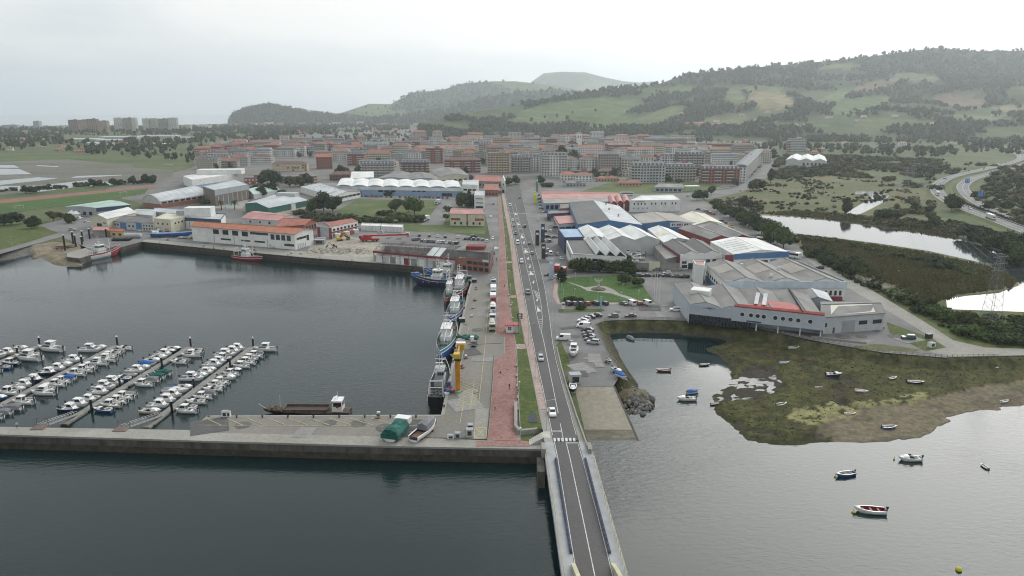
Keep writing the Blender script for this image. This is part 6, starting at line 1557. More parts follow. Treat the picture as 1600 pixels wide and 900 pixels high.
def rails(t,L,B,H,x0=.05,n=5):
 m=MB();pts=[]
 for s in(1,-1):
  pr=[]
  for i in range(n):
   tt=.55+.43*i/(n-1);S=hull_secs(L,B,H,n=12);q=S[min(11,int(tt*11))];p=q[0]if s>0 else q[6];p=Vector((p.x,p.y*.94,p.z));pr.append(p);m.cyl(p,p+Vector((0,0,.5)),.018,n=4,caps=False)
  for a,b in zip(pr[:-1],pr[1:]):m.cyl(a+Vector((0,0,.5)),b+Vector((0,0,.5)),.02,n=4,caps=False)
 stuff(m.build('bow_rail',STEEL,t))
def boat(kind,hull=None,deckm=None,tarp=None):
 hull=hull or GEL;deckm=deckm or GEL
 t=thing('motorboat',None,'boat')
 low=ANTI
 if kind=='cabin':
  L,B,H=5.9,2.3,.85
  hull_mesh(L,B,H,floor=.42).build('hull',[hull,deckm,hull,FLOORB],t)
  m=MB();b,u=cabin(m,-.35,1.75,1.55,.9,1.25,.4);m.box((.15,0,2.12),(1.7,1.5,.09));c=m.build('cabin',GEL,t);glassband(b,u,.45,.86).build('window',TINT,c)
  MB().quad(u[0]+Vector((-.07,.15,-.1)),u[3]+Vector((-.07,-.15,-.1)),b[3]+Vector((-.03,-.25,.1)),b[0]+Vector((-.03,.25,.1))).build('door_opening',TINT,c)
  outboard(t,-L/2,.9);rails(t,L,B,H)
  MB().box((-1.6,0,.3),(.5,1.2,.45)).build('bench',GEL,t)
 elif kind=='cuddy':
  L,B,H=5.6,2.2,.8
  hull_mesh(L,B,H,floor=.55).build('hull',[hull,deckm,hull,FLOORB],t)
  m=MB();b,u=cabin(m,.3,2.0,1.45,.86,.42,1.1,tp=.7);m.build('foredeck_cabin',GEL,t)
  m=MB();m.quad((.35,-.85,.85),(.35,.85,.85),(-.02,.78,1.35),(-.02,-.78,1.35));m.quad((.35,-.85,.85),(-.02,-.78,1.35),(-.75,-.85,1.2),(-.75,-.9,.86));m.quad((.35,.85,.85),(-.75,.9,.86),(-.75,.85,1.2),(-.02,.78,1.35));m.build('windscreen',TINT,t)
  MB().box((-.9,.4,.28),(.5,.5,.75)).box((-.9,-.4,.28),(.5,.5,.75)).box((-2.1,0,.28),(.55,1.5,.5)).build('seats',M('boat_cushion',(.45,.44,.40),.8),t)
  outboard(t,-L/2,.9,1.05)
 elif kind=='hardtop':
  L,B,H=7.2,2.6,1.0
  hull_mesh(L,B,H,floor=.3).build('hull',[hull,deckm,hull,FLOORB],t)
  m=MB();b,u=cabin(m,-.9,2.5,1.9,1.05,.75,1.3,tp=.85);c=m.build('cabin',GEL,t);glassband(b,u,.3,.8).build('window',TINT,c)
  m=MB();b,u=cabin(m,-1.2,.9,1.7,1.75,.75,.5,tp=.8);m.box((-.4,0,2.5),(2.2,1.7,.1));c=m.build('wheelhouse',GEL,t);glassband(b,u,.15,.85).build('window',TINT,c)
  outboard(t,-L/2,1.0,1.15);rails(t,L,B,H);MB().cyl((-.6,0,2.6),(-.9,0,3.8),.03,n=4).build('aerial',STEEL,t)
 elif kind=='open':
  L,B,H=4.6,1.8,.6
  hull_mesh(L,B,H,floor=.78,sheer=.35).build('hull',[hull,deckm,hull,FLOORB],t)
  for x in(-1.3,-.2,.9):MB().box((x,0,.38),(.28,1.36,.06)).build('thwart',M('thwart_wood',(.32,.22,.12),.7),t)
  outboard(t,-L/2,.7,.8)
 elif kind=='tarp':
  L,B,H=5.4,2.1,.75
  hull_mesh(L,B,H).build('hull',[hull,deckm,hull,FLOORB],t)
  secs=[]
  for i in range(9):
   tt=i/8;x=-L/2+.1+(L-.5)*tt;w=B/2*(1.02 if tt<.5 else 1.02*(1-((tt-.5)/.5)**2.2))+.04;hh=.35+.55*math.sin(math.pi*min(1,tt*1.25+.1));z=.78+.18*tt
   secs.append([Vector((x,-w,z-.12)),Vector((x,-w*.7,z+hh*.6)),Vector((x,0,z+hh+R.uniform(-.06,.06))),Vector((x,w*.7,z+hh*.6)),Vector((x,w,z-.12))])
  MB().loft(secs,closed=False,caps=False).add(secs[0],[(0,1,2,3,4)]).build('cover',tarp or TARPB,t)
  outboard(t,-L/2,.9)
 elif kind=='sail':
  L,B,H=7.6,2.4,.95
  hull_mesh(L,B,H,floor=.32,stern=.7,draft=.4).build('hull',[hull,deckm,hull,FLOORB],t)
  m=MB();b,u=cabin(m,-.9,1.6,1.5,1.0,.45,1.0);c=m.build('coachroof',GEL,t);glassband(b,u,.3,.8).build('window',TINT,c)
  MB().cyl((.7,0,1.3),(.7,0,10.5),.06,.04,n=6).build('mast',STEEL,t);MB().cyl((.7,0,2.2),(-2.4,0,2.1),.05,n=6).build('boom',STEEL,t);MB().cyl((.6,0,2.35),(-2.3,0,2.25),.14,n=6).build('furled_sail',TARPB,t)
  m=MB()
  for p in((3.6,0,1.2),(-3.7,0,1.0),(.5,1.15,1.),(.5,-1.15,1.)):m.cyl((.7,0,10.4),p,.012,n=3,caps=False)
  m.build('rigging',STEEL,t)
 return t
PROT={}
def getboat(key):
 if key in PROT:return PROT[key]
 kind,_,c=key.partition(':')
 hm_={'':GEL,'navy':HNAVY,'blue':HBLUE,'cream':GELC,'red':HRED,'black':HBLK,'teal':HTEAL,'wood':WOODH,'green':GEL,'grey':GEL}[c]
 tp={'green':TARPG,'grey':TARPY}.get(c,TARPB)
 PROT[key]=[boat(kind,hm_,None,tp),False]
 return PROT[key]
BL={'cabin':'pilothouse motorboat','cuddy':'low sports boat','hardtop':'cabin cruiser','open':'open boat','tarp':'covered boat','sail':'sailing boat'}
BC_={'':'white','navy':'navy hulled','blue':'blue','cream':'cream','red':'red','black':'black','teal':'light blue','wood':'brown','green':'green tarp','grey':'grey tarp'}
def putboat(key,loc,rzv,label,group=None,s=1.,z=None):
 pr=getboat(key);kind,_,c=key.partition(':')
 if not pr[1]:
  pr[1]=True;o=pr[0];o.location=loc;o.rotation_euler=(0,0,rzv);tag(o,label,'boat',group)
  if s!=1:o.scale=(s,s,s)
  return o
 o=dup(pr[0],loc,rzv,label,group,(s,s,s))
 if group is None and 'group' in o:del o['group']
 return o
 # ---------------------------------------------------------------- marina pontoons
PONT=M('pontoon_deck',(.23,.22,.20),.85,.2,.8);FLOATM=M('pontoon_float',(.35,.35,.34),.8,.15)
PL=[('leftmost',(59,541),(-75,596)),('second',(181,540),(-60,664)),('third',(296,542),(96,664)),('rightmost',(394,542),(228,668))]
GRP='boats moored along the marina pontoons'
KINDS=['cabin','cabin','cabin','cuddy','cabin','hardtop','cuddy','cabin','tarp:grey','open','cabin:navy','cuddy','cabin','cabin:cream','cuddy:cream','cuddy:navy','open','hardtop','cuddy','cabin','cabin','tarp','cuddy:blue']
occ={(1,'L'):'1.111.11.1.11',(1,'R'):'11.1.11.1',(0,'L'):'11.1.1',(0,'R'):'H11.1'}
for pi,(nm,a,b)in enumerate(PL):
 A,B=G(a[0],a[1],.45),G(b[0],b[1],.45);d=B-A;ln=d.length;d.normalize();n=Vector((-d.y,d.x,0))
 if n.x<0:n=-n
 ang=math.atan2(d.y,d.x);t=thing('pontoon',f'{nm} of the four floating pontoons in the marina','pontoon',A,ang,'floating marina pontoons')
 for k in range(int(ln/9)+1):
  x0=k*9;x1=min(ln,x0+8.8)
  if x1-x0<1:continue
  MB().box(((x0+x1)/2,0,-.08),(x1-x0,2.1,.16)).build('deck_section',PONT,t);MB().box(((x0+x1)/2,0,-.75),((x1-x0)*.92,1.8,.66)).build('float',FLOATM,t)
 for side,sg in(('left',-1),('right',1)):
  x=2.2;k=0
  while x<ln-(9 if pi>=2 else 3):
   if pi==2 and side=='right' and(16<x<24 or 35<x<41):x+=1.;continue
   if pi==3 and side=='left' and 32<x<37:x+=1.;continue
   if pi==1 and side=='left' and(9<x<13 or 30<x<33):x+=1.;continue
   key=R.choice(KINDS)
   if pi==2 and side=='right' and 24<=x<28:key='tarp:green'
   if pi==3 and side=='left' and 38<x<42:key='sail'
   if pi==0 and side=='right' and x<3:key='hardtop'
   if pi==2 and x>50 and side=='right':key=R.choice(['cuddy:blue','tarp','cabin:cream','cabin'])
   kind,_,c=key.partition(':');s=R.uniform(.92,1.1)*(1.25 if key=='hardtop' and pi==0 else 1)
   half={'cabin':2.95,'cuddy':2.8,'hardtop':3.6,'open':2.3,'tarp':2.7,'sail':3.8}[kind]*s
   p=A+d*x+n*sg*(1.35+half+R.uniform(0,.4));p.z=-.05
   rzv=math.atan2(-n.y*sg,-n.x*sg)+R.uniform(-.07,.07)
   if R.random()<.06:rzv+=math.pi
   putboat(key,p,rzv,f'{BC_[c]} {BL[kind]}, {nth(k)} from far end, {side} side of {nm} pontoon',GRP,s)
   k+=1;x+={'cabin':2.9,'cuddy':2.8,'hardtop':3.4,'open':2.4,'tarp':2.7,'sail':3.2}[kind]*s*R.choice([1.0,1.05,1.1,1.25])
 m=MB()
 for q in range(int(ln/6)):
  for sg in(-1,1):m.box((3+q*6,sg*1.02,.08),(.25,.12,.2))
 stuff(m.build('cleats',STEEL,t))
 for q,x in enumerate((-.9,ln*.3,ln*.58,ln*.84)):
  p=A+d*x+n*(.0 if q==0 else 1.25*(1 if q%2 else-1))
  tp=thing('mooring_pile',f'dark mooring pile with white cap, {nth(q)} from far end of {nm} pontoon','pile',(p.x,p.y,0),0,'marina mooring piles')
  MB().cyl((0,0,-1.5),(0,0,3.3),.32,n=10).build('post',HBLK,tp);MB().cyl((0,0,3.3),(0,0,3.95),.36,.05,n=10).build('cap',GEL,tp)
for nm,(xa,ya),(xb,yb)in(('third',(62,668.5),(118,648)),('rightmost',(190,671),(250,650))):
 a,b=G(xa,ya,ZL+.1),G(xb,yb,.7)
 t=thing('gangway',f'railed metal gangway sloping down to the {nm} pontoon','gangway',a);dv=b-a;sd=Vector((-dv.y,dv.x,0)).normalized()*.5
 MB().loft([[sd,-sd,-sd+Vector((0,0,-.15)),sd+Vector((0,0,-.15))],[dv+sd,dv-sd,dv-sd+Vector((0,0,-.15)),dv+sd+Vector((0,0,-.15))]]).build('walkway',PONT,t)
 for sg in(1,-1):
  m=MB();N=12
  for i in range(N+1):
   p=dv*i/N+sd*sg;m.cyl(p,p+Vector((0,0,1.05)),.035,n=4)
   if i<N:q=dv*(i+1)/N+sd*sg;m.cyl(p+Vector((0,0,1.05)),q+Vector((0,0,1.05)),.04,n=4);m.cyl(p,q+Vector((0,0,1.05)),.025,n=4)
  m.build('railing',STEEL,t)
 MB().box((0,0,.05),(3.2,2.6,.12)).box((-1.4,1.2,.1),(.12,.12,1.9)).box((1.4,1.2,.1),(.12,.12,1.9)).box((0,1.2,1.2),(2.8,.08,.1)).box((0,1.2,1.9),(2.8,.08,.1)).build('gate_frame',M('rusty_steel',(.16,.11,.09),.8,.3),t)
 # ---------------------------------------------------------------- boats in the bay, on the marsh and ashore
def nearboat(key,px,py,deg,label,s=1.,z=0.):
 return putboat(key,G(px,py,z),math.radians(deg),label,None,s)
nearboat('cuddy',1072,625,178,'small white cuddy boat moored in the bay right of the ramp',.95)
nearboat('tarp',1083,614,15,'blue covered boat lying just behind the white cuddy boat',.7)
nearboat('open:red',1036,580,178,'dark red open boat floating alone in the calm basin',.95)
nearboat('tarp:grey',986,530,-60,'black covered boat near the basin wall',.75)
nearboat('open:black',1101,571,10,'small black open boat at the edge of the salt marsh',.75)
nearboat('open:blue',1320,743,195,'blue open boat with blue motor in the bright right bay',1.05)
nearboat('cuddy',1421,719,178,'white open motorboat at mooring, farthest out in the bright bay',.95)
nearboat('open:wood',1538,730,95,'tiny yellowish dinghy alone at the right edge of the bay',.55)
o=nearboat('open',1358,800,172,'white open boat with crimson interior, nearest to the camera',1.35)
for ch in o.children:
 if ch.name.startswith('hull'):
  me=ch.data.copy();me.materials[3]=M('crimson_floor',(.20,.015,.04),.7,.2);ch.data=me
for k,(key,px,py,deg,lab,s,z)in enumerate([('open',1241,544,5,'white rowing boat on the marsh below the porthole building',.9,1.0),('open:teal',1225,568,10,'light blue boat lying on the salt marsh below the path',.8,.9),('cuddy:navy',1303,587,3,'navy boat with white bow stranded in the marsh middle',.9,.95),('open',1346,612,-20,'white boat tilted near the sandy edge of the marsh',.8,.9),('open:wood',1395,592,25,'weathered grey brown boat on the marsh, left of a dark long one',.7,1.),('open:black',1431,599,-8,'long dark boat on the right half of the marsh',1.05,.95),('open:teal',1221,633,22,'pale boat on the lower tip of the salt marsh',.8,.8),('open:wood',1279,606,-4,'small half buried boat left of the tilted white boat',.5,.9),('open',1551,575,-30,'little white boat high on the marsh near the lane',.7,1.),('open:blue',1390,669,5,'blue boat beached on the brown sand spit',.9,.3),('open:red',1328,648,3,'rusty red boat lying on the sand spit',.75,.5),('open',1570,628,20,'white dinghy at the water edge of the sand near the right border',.6,.25),('open:red',1117,632,12,'small red boat at the left tip of the marsh',.55,.1)]):
 nearboat(key,px,py,deg,lab,s,z)
def buoy(px,py,label,r=.35,c=(.5,.48,.02)):
 t=thing('mooring_buoy',label,'buoy',G(px,py,0));MB().ball((0,0,.1),r,10,6).build('float',M('yellow_buoy',c,.5,.1),t);MB().cyl((0,0,.3),(0,0,.75),.05,n=6).build('ring_post',HBLK,t)
buoy(1498,891,'bright yellow buoy at the bottom right of the bay',.55);buoy(1333,801,'small yellow buoy beside the boat with crimson interior',.35);buoy(1305,745,'dark small buoy at the bow of the blue open boat',.3)
buoy(1397,718,'tiny buoy left of the white motorboat in the bright bay',.22)
def trailer(loc,rzv,label,L=5.,c=None):
 t=thing('boat_trailer',label,'trailer',loc,rzv)
 m=MB().box((0,.45,.45),(L,.1,.12)).box((0,-.45,.45),(L,.1,.12)).box((L*.6,0,.45),(L*.35,.1,.12));
 for x in(-L*.4,0,L*.4):m.box((x,0,.44),(.1,1.,.1))
 m.build('frame',c or STEEL,t)
 for s in(1,-1):w=MB().cyl((-L*.1,s*.75,.3),(-L*.1,s*.95,.3),.3,n=12);w.build('wheel',MOTOR,t)
def ashore(key,px,py,deg,lab,tl,s=1.,c=None):
 p=G(px,py,Z2);trailer(p,math.radians(deg),tl,4.6*s,c);o=putboat(key,p+Vector((0,0,.78*s)),math.radians(deg),lab,None,s)
ashore('hardtop',896,556,-98,'large white cruiser on a trailer beside the main road','red trailer under the large white cruiser',1.15,HRED)
ashore('cuddy:teal',964,583,-60,'pale blue boat on a trailer by the basin wall','trailer under the pale blue boat',.8)
ashore('tarp',971,592,-60,'white boat on a trailer nearest to the boulder heap','trailer under the white boat nearest the boulders',.85)
ashore('open:navy',951,567,-70,'small jet boat on a trailer behind the parked cars','small trailer under the jet boat',.7)
ashore('cuddy:black',895,612,-95,'black hulled boat on a trailer beside the road parapet','trailer under the black hulled boat',1.0)
for i,(px,py,key)in enumerate([(989,400,'cuddy'),(997,405,'hardtop'),(982,396,'cabin'),(990,409,'cuddy'),(999,397,'cabin')]):
 putboat(key,G(px,py,Z2+.5),R.uniform(-.4,.4)+2.9,['white boat stored in the walled yard, farthest left','largest white boat stored in the walled yard','white pilothouse boat stored against the yard wall','white sports boat in front of the walled yard stack','white pilothouse boat at the right of the walled yard'][i],None,1.)
t=thing('covered_workboat','workboat on the mole wrapped in a dark green tarpaulin','boat',G(622,678,Z3),math.radians(75))
hull_mesh(9.5,4.2,1.4,sheer=.15).build('hull',[GEL,GEL,ANTI,FLOORB],t,loc=(0,0,.35));m=MB();secs=[]
for i in range(10):
 tt=i/9;x=-4.9+7.2*tt;w=2.25-.5*max(0,tt-.5);hh=2.6+.35*math.sin(tt*9)-1.0*max(0,tt-.6)
 secs.append([Vector((x,-w,.9)),Vector((x,-w*.98,1.9)),Vector((x+R.uniform(-.1,.1),-w*.55,hh+.4)),Vector((x,0,hh+.7+R.uniform(-.1,.1))),Vector((x,w*.55,hh+.4)),Vector((x,w*.98,1.9)),Vector((x,w,.9))])
m.loft(secs,closed=False,caps=False);m.add(secs[0],[tuple(range(7))]);m.add(secs[-1],[tuple(range(7))]);m.build('tarpaulin',TARPG,t);MB().box((3.2,0,1.5),(2.2,3.6,1.6)).build('bow_house',GEL,t);MB().box((-3,0,-.0),(.4,3,.5)).box((2,0,0),(.4,3,.5)).build('support_block',WOODH,t)
t=thing('hauled_boat','long white hull on the mole half covered by grey canvas','boat',G(664,678,Z3),math.radians(66))
hull_mesh(10.5,3.4,1.2,floor=.4,sheer=.12).build('hull',[GEL,GEL,GEL,ANTI],t,loc=(0,0,.35));m=MB();secs=[]
for i in range(9):
 tt=i/8;x=-1.2+5.8*tt;w=1.55*(1-.85*tt**2.2);hh=1.0+1.3*math.sin(math.pi*min(1,.2+tt*.75))
 secs.append([Vector((x,-w,1.5)),Vector((x,-w*.8,1.5+hh*.7)),Vector((x,0,1.5+hh)),Vector((x,w*.8,1.5+hh*.7)),Vector((x,w,1.5))])
m.loft(secs,closed=False,caps=False);m.add(secs[0],[tuple(range(5))]);m.build('canvas_cover',TARPY,t,);MB().box((-3,0,0),(.4,2.4,.5)).box((2,0,0),(.4,2.4,.5)).build('support_block',WOODH,t);MB().box((-3.2,0,.9),(3.4,2.2,.3)).build('engine_cover',WOODH,t)
# ---------------------------------------------------------------- fishing vessels
def vessel(label,p0,p1,B,H,hullm,stripe=None,house=.3,hl=.22,hw=.55,storeys=2,upper=None,gantry=True,boom=True,deck=None,net=None,bowhouse=False,name='fishing_vessel',bowm=None):
 """p0 stern, p1 bow on the water (world)"""
 d=p1-p0;L=d.length;c=(p0+p1)/2
 t=thing(name,label,'fishing boat',(c.x,c.y,0),math.atan2(d.y,d.x))
 hm_=hull_mesh(L,B,H,sheer=.75,draft=.8,stern=.75,rake=.1)
 hm_.build('hull',[hullm,deck or M('steel_deck',(.045,.055,.05),.8,.4),hullm,FLOORB],t)
 if bowm:
  ho=[o for o in t.children if o.name.startswith('hull')][0];ho.data.materials.append(bowm)
  for pg in ho.data.polygons:
   if pg.center.x>L*.05 and pg.material_index in(0,2):pg.material_index=4
 S=hull_secs(L,B,H,n=15,sheer=.75,draft=.8,stern=.75,rake=.1)
 for side in(0,6):
  m=MB()
  for a,b in zip(S[:-1],S[1:]):
   q=.94;m.add([a[side],b[side],b[side]+Vector((0,0,.8)),a[side]+Vector((0,0,.8))],[(0,1,2,3)])
  m.build('bulwark',stripe or hullm,t)
  m=MB()
  for a,b in zip(S[:-1],S[1:]):m.cyl(a[side]+Vector((0,0,.82)),b[side]+Vector((0,0,.82)),.07,n=4,caps=False)
  m.build('cap_rail',GEL,t)
  m=MB()
  for a,b in zip(S[:-1],S[1:]):
   o=Vector((0,.06 if side==0 else-.06,0));m.cyl(a[side]+o-Vector((0,0,.25)),b[side]+o-Vector((0,0,.25)),.08,n=4,caps=False)
  m.build('rubbing_strake',GEL,t)
 m=MB().add([S[0][0],S[0][6],S[0][6]+Vector((0,0,.8)),S[0][0]+Vector((0,0,.8))],[(0,1,2,3)]);m.build('stern_bulwark',stripe or hullm,t)
 x0=-L/2+L*house;hx=L*hl;w=B*hw;z=H*1.02
 m=MB().box((x0+hx*.35,0,z),(hx*1.5,w,2.3));dk=m.build('deckhouse',upper or GEL,t)
 for sg in(-1,1):
  for k in range(3):MB().cyl((x0-hx*.1+k*hx*.4,sg*(w/2+.005),z+1.5),(x0-hx*.1+k*hx*.4,sg*(w/2+.04),z+1.5),.22,n=10).build('porthole',TINT,dk)
 zz=z+2.3
 m=MB();b,u=cabin(m,x0-hx*.25,x0+hx*.85,w*.9,zz,2.3,-.05,tp=.96);m.box((x0+hx*.3,0,zz+2.3),(hx*1.3,w*1.02,.16));wh=m.build('wheelhouse',upper or GEL,t)
 for(i,j)in((0,1),(1,2),(2,3),(3,0)):
  n=5 if(b[j]-b[i]).length>2.2 else 3
  nn=(b[j]-b[i]).cross(Vector((0,0,1))).normalized()
  for k in range(n):
   a_,c_=b[i].lerp(b[j],(k+.14)/n)+nn*.03,b[i].lerp(b[j],(k+.86)/n)+nn*.03
   MB().quad(a_+Vector((0,0,1.1)),c_+Vector((0,0,1.1)),c_+Vector((0,0,1.9)),a_+Vector((0,0,1.9))).build('window',TINT,wh)
 top=zz+2.45
 mx=x0+hx*.1;m=MB().cyl((mx,0,top),(mx,0,top+5.2),.12,.07,n=6);m.box((mx,0,top+3.1),(.12,2.6,.1));m.box((mx,0,top+4.2),(.12,1.6,.08));m.build('mast',GEL,t)
 MB().box((mx+.5,0,top+1.6),(.35,2.2,.22)).cyl((mx+.5,0,top),(mx+.5,0,top+1.6),.16,n=6).build('radar',GEL,t)
 for k,(a,bb)in enumerate(((.9,.9),(-.9,.7))):MB().ball((mx-.6+k*.4,a*w*.35,top+.55),.5*bb,8,6).build('satellite_dome',GEL,t)
 m=MB()
 for a in(-1,1):
  m.cyl((mx,a*1.2,top+3.1),(mx,a*1.2,top+6.4),.025,n=4);m.cyl((mx,0,top+5),(x0+hx*3,a*B*.3,H+1.2),.02,n=3)
 m.build('aerials',STEEL,t)
 MB().cyl((x0-hx*.55,w*.22,z+1.5),(x0-hx*.62,w*.22,z+5),.32,n=8).build('funnel',upper or GEL,t)
 if gantry:
  gx=-L/2+L*.09;m=MB()
  for sg in(-1,1):m.cyl((gx,sg*B*.33,H),(gx,sg*B*.3,H+4.6),.16,n=6)
  m.cyl((gx,-B*.32,H+4.5),(gx,B*.32,H+4.5),.16,n=6);m.cyl((gx,-B*.3,H+2.6),(gx,B*.3,H+2.6),.1,n=6);m.build('stern_gantry',GEL,t)
 fx=-L/2+L*.68
 m=MB().cyl((fx,0,H),(fx,0,H+7.5),.17,.1,n=6);m.box((fx,0,H+5.2),(.12,2.2,.1));m.build('fore_mast',GEL,t)
 if boom:
  MB().cyl((fx,0,H+2.2),(fx-L*.22,B*.1,H+6.2),.12,.07,n=6).build('derrick_boom',GEL,t);MB().cyl((fx,0,H+7.3),(fx-L*.22,B*.1,H+6.2),.025,n=3).build('boom_stay',STEEL,t)
 m=MB().box((fx+1.8,0,H*1.2),(1.6,1.8,.9));m.cyl((fx+1.8,-1.2,H*1.2+1.1),(fx+1.8,1.2,H*1.2+1.1),.5,n=8);m.build('windlass',M('deck_machinery',(.12,.16,.15),.6,.3),t)
 MB().box((fx-2.4,0,H*1.03),(2.6,B*.4,.8)).build('fish_hatch',M('hatch_green',(.06,.18,.15),.6,.2),t)
 if net is not None:
  m=MB();
  for k in range(5):m.ball((-L/2+L*.13+k*.5,R.uniform(-B*.2,B*.2),H+.5),.9,8,5,0,(1.1,1.2,.7))
  m.build('net_pile',net,t);m=MB()
  for k in range(4):m.ball((L*.02+k*.9,R.uniform(-B*.22,B*.22),H+.4),.8,7,4,0,(1.2,1.1,.6))
  m.build('net_pile',net,t)
 for k in range(3):
  tt=.3+k*.2;s_=S[int(tt*14)][0];MB().ball((s_.x,s_.y+.3,H*.75),.38,8,6,0,(1,1,1.2)).build('fender',M('pink_fender',(.55,.08,.10),.5,.1),t)
 m=MB()
 for k in range(26):m.box((R.choice([R.uniform(-L*.44,-L*.22),R.uniform(L*.05,L*.3)]),R.uniform(-B*.3,B*.3),H*1.02),(R.uniform(.4,.9),R.uniform(.4,.9),R.uniform(.3,.8)),R.uniform(0,3))
 stuff(m.build('deck_gear',M('fish_crates',(.12,.13,.14),.75,.7,1.2),t))
 if bowhouse:MB().box((L*.36,0,H*1.35),(2.6,B*.5,2.0),taper=.85).build('bow_shelter',HBLUE,t)
 return t
NETC=M('fishing_net',(.03,.16,.15),.95,.5,2.,bump=.8)
vessel('red and white trawler lying alongside the stone jetty',G(137,407,0),G(189,396,0),6.2,2.4,GEL,HRED,.34,.15,.55,deck=M('green_deck',(.04,.11,.08),.7,.3),net=NETC,bowm=HRED)
vessel('small red hulled fishing boat moored at the north quay',G(366,403,0),G(411,409,0),4.8,1.2,HRED,HRED,.38,.14,.6)
vessel('navy trawler with blue bow shelter, outer of two in the basin corner',G(706,447,0),G(643,443,0),6.5,2.6,HNAVY,HNAVY,.3,.16,.56,net=NETC,bowhouse=True)
vessel('bright blue trawler, inner of two in the basin corner',G(722,437,0),G(664,434,0),6.2,2.6,HBLUE,HBLUE,.34,.16,.56)
vessel('maroon trawler with tall white wheelhouse at the upper east quay',G(725,444,0),G(710,478,0),6.2,2.8,HMAR,HMAR,.40,.16,.54,net=NETC)
vessel('small red trawler double banked outside the maroon trawler',G(707,452,0),G(697,481,0),4.6,1.8,HRED,HRED,.4,.15,.55,net=NETC)
vessel('white housed trawler with blue bow, middle of the east quay line',G(717,478,0),G(704,520,0),6.0,2.8,HNAVY,HBLUE,.42,.15,.54,net=NETC)
vessel('blue and teal trawler with white wheelhouse above the black trawler',G(706,519,0),G(688,577,0),6.2,3.0,HBLUE,M('teal_bulwark',(.05,.26,.32),.5,.15),.40,.15,.55,net=M('orange_net',(.30,.12,.05),.95,.4,2.))
vessel('black hulled trawler with grey deck at the quay corner',G(681,640,0),G(696,586,0),5.6,2.8,HBLK,HBLK,.40,.16,.5,upper=M('grey_upperworks',(.34,.35,.36),.6,.1),boom=False)
a,b=G(548,646,0),G(412,645,0);d=b-a;L=d.length;cpt=(a+b)/2
t=thing('dredger_barge','low brown hopper barge with white wheelhouse moored at the mole','barge',(cpt.x,cpt.y,0),math.atan2(d.y,d.x))
RUST=M('rusty_hull',(.10,.07,.052),.85,.4,.6);hull_mesh(L,5.,1.0,floor=.0+.01,sheer=.03,rake=.05).build('hull',[HBLK,RUST,HBLK,RUST],t)
m=MB()
for sg in(-1,1):m.box((0,sg*1.9,1.0),(L*.5,.25,.8))
m.box((L*.25,0,1.0),(.25,3.8,.8));m.box((-L*.25,0,1.0),(.25,3.8,.8));m.build('hopper_coaming',RUST,t);MB().box((0,0,.95),(L*.49,3.6,.35)).build('hopper_floor',M('wet_silt',(.05,.035,.025),.6,.3),t)
m=MB();bb,u=cabin(m,-L*.42,-L*.30,3.2,1.0,3.0,.1);m.box((-L*.36,0,4.0),(L*.12,3.3,.15));c=m.build('wheelhouse',GEL,t);glassband(bb,u,.5,.85,sides=((0,1),(1,2),(2,3),(3,0))).build('window',TINT,c)
MB().cyl((-L*.36,0,4.1),(-L*.36,0,6.2),.07,n=6).box((-L*.34,0,4.6),(.3,1.6,.2)).build('mast',GEL,t);MB().cyl((L*.3,0,1),(L*.3,0,5),.1,n=6).cyl((L*.47,0,1.2),(L*.55,0,2.6),.08,n=6).build('bow_davit',STEEL,t)
m=MB()
for k in range(22):m.ball((L*R.uniform(.28,.44),R.uniform(-1.4,1.4),1.25),R.uniform(.3,.6),6,4)
stuff(m.build('rope_heap',M('old_rope',(.13,.10,.06),.9,.4,2.),t));MB().cyl((-L*.37,1.7,2.6),(-L*.37,1.78,2.6),.4,n=12).build('lifebuoy',HRED,t)
# ---------------------------------------------------------------- vehicles
CC={'white':(.68,.68,.67),'black':(.012,.012,.014),'silver':(.38,.39,.40),'grey':(.11,.115,.12),'red':(.32,.02,.025),'blue':(.03,.07,.22),'navy':(.015,.025,.07),'green':(.02,.06,.045),'beige':(.40,.36,.28),'yellow':(.55,.40,.03)}
PAINTS={k:M('car_paint_'+k,v,.22,.02,.5,coat=.6,spec=.5)for k,v in CC.items()}
TYRE=M('tyre',(.015,.015,.016),.9,.2);RIM=M('wheel_rim',(.35,.35,.36),.35,.1);LAMP=M('headlamp',(.6,.6,.58),.1,0);TAIL=M('tail_lamp',(.30,.01,.01),.2,0)
def prof(kind):
 """(x, z belt-level body outline top), cabin, sizes"""
 return{'hatch':(4.0,1.72,1.46,[(-2.0,.75),(-1.95,.95),(.75,.93),(1.75,.78),(2.0,.55)],(-1.9,-1.55,.15,.95)),'sedan':(4.5,1.76,1.44,[(-2.25,.70),(-2.2,.95),(-1.5,.98),(.85,.95),(2.0,.80),(2.25,.52)],(-1.65,-.95,.2,1.0)),'suv':(4.5,1.86,1.68,[(-2.25,.8),(-2.2,1.1),(1.0,1.06),(2.05,.95),(2.25,.6)],(-2.15,-1.9,.3,1.1)),'van':(5.0,1.95,2.1,[(-2.5,.9),(-2.48,1.2),(1.5,1.15),(2.3,.98),(2.5,.6)],(-2.45,-2.4,1.0,1.65))}[kind]
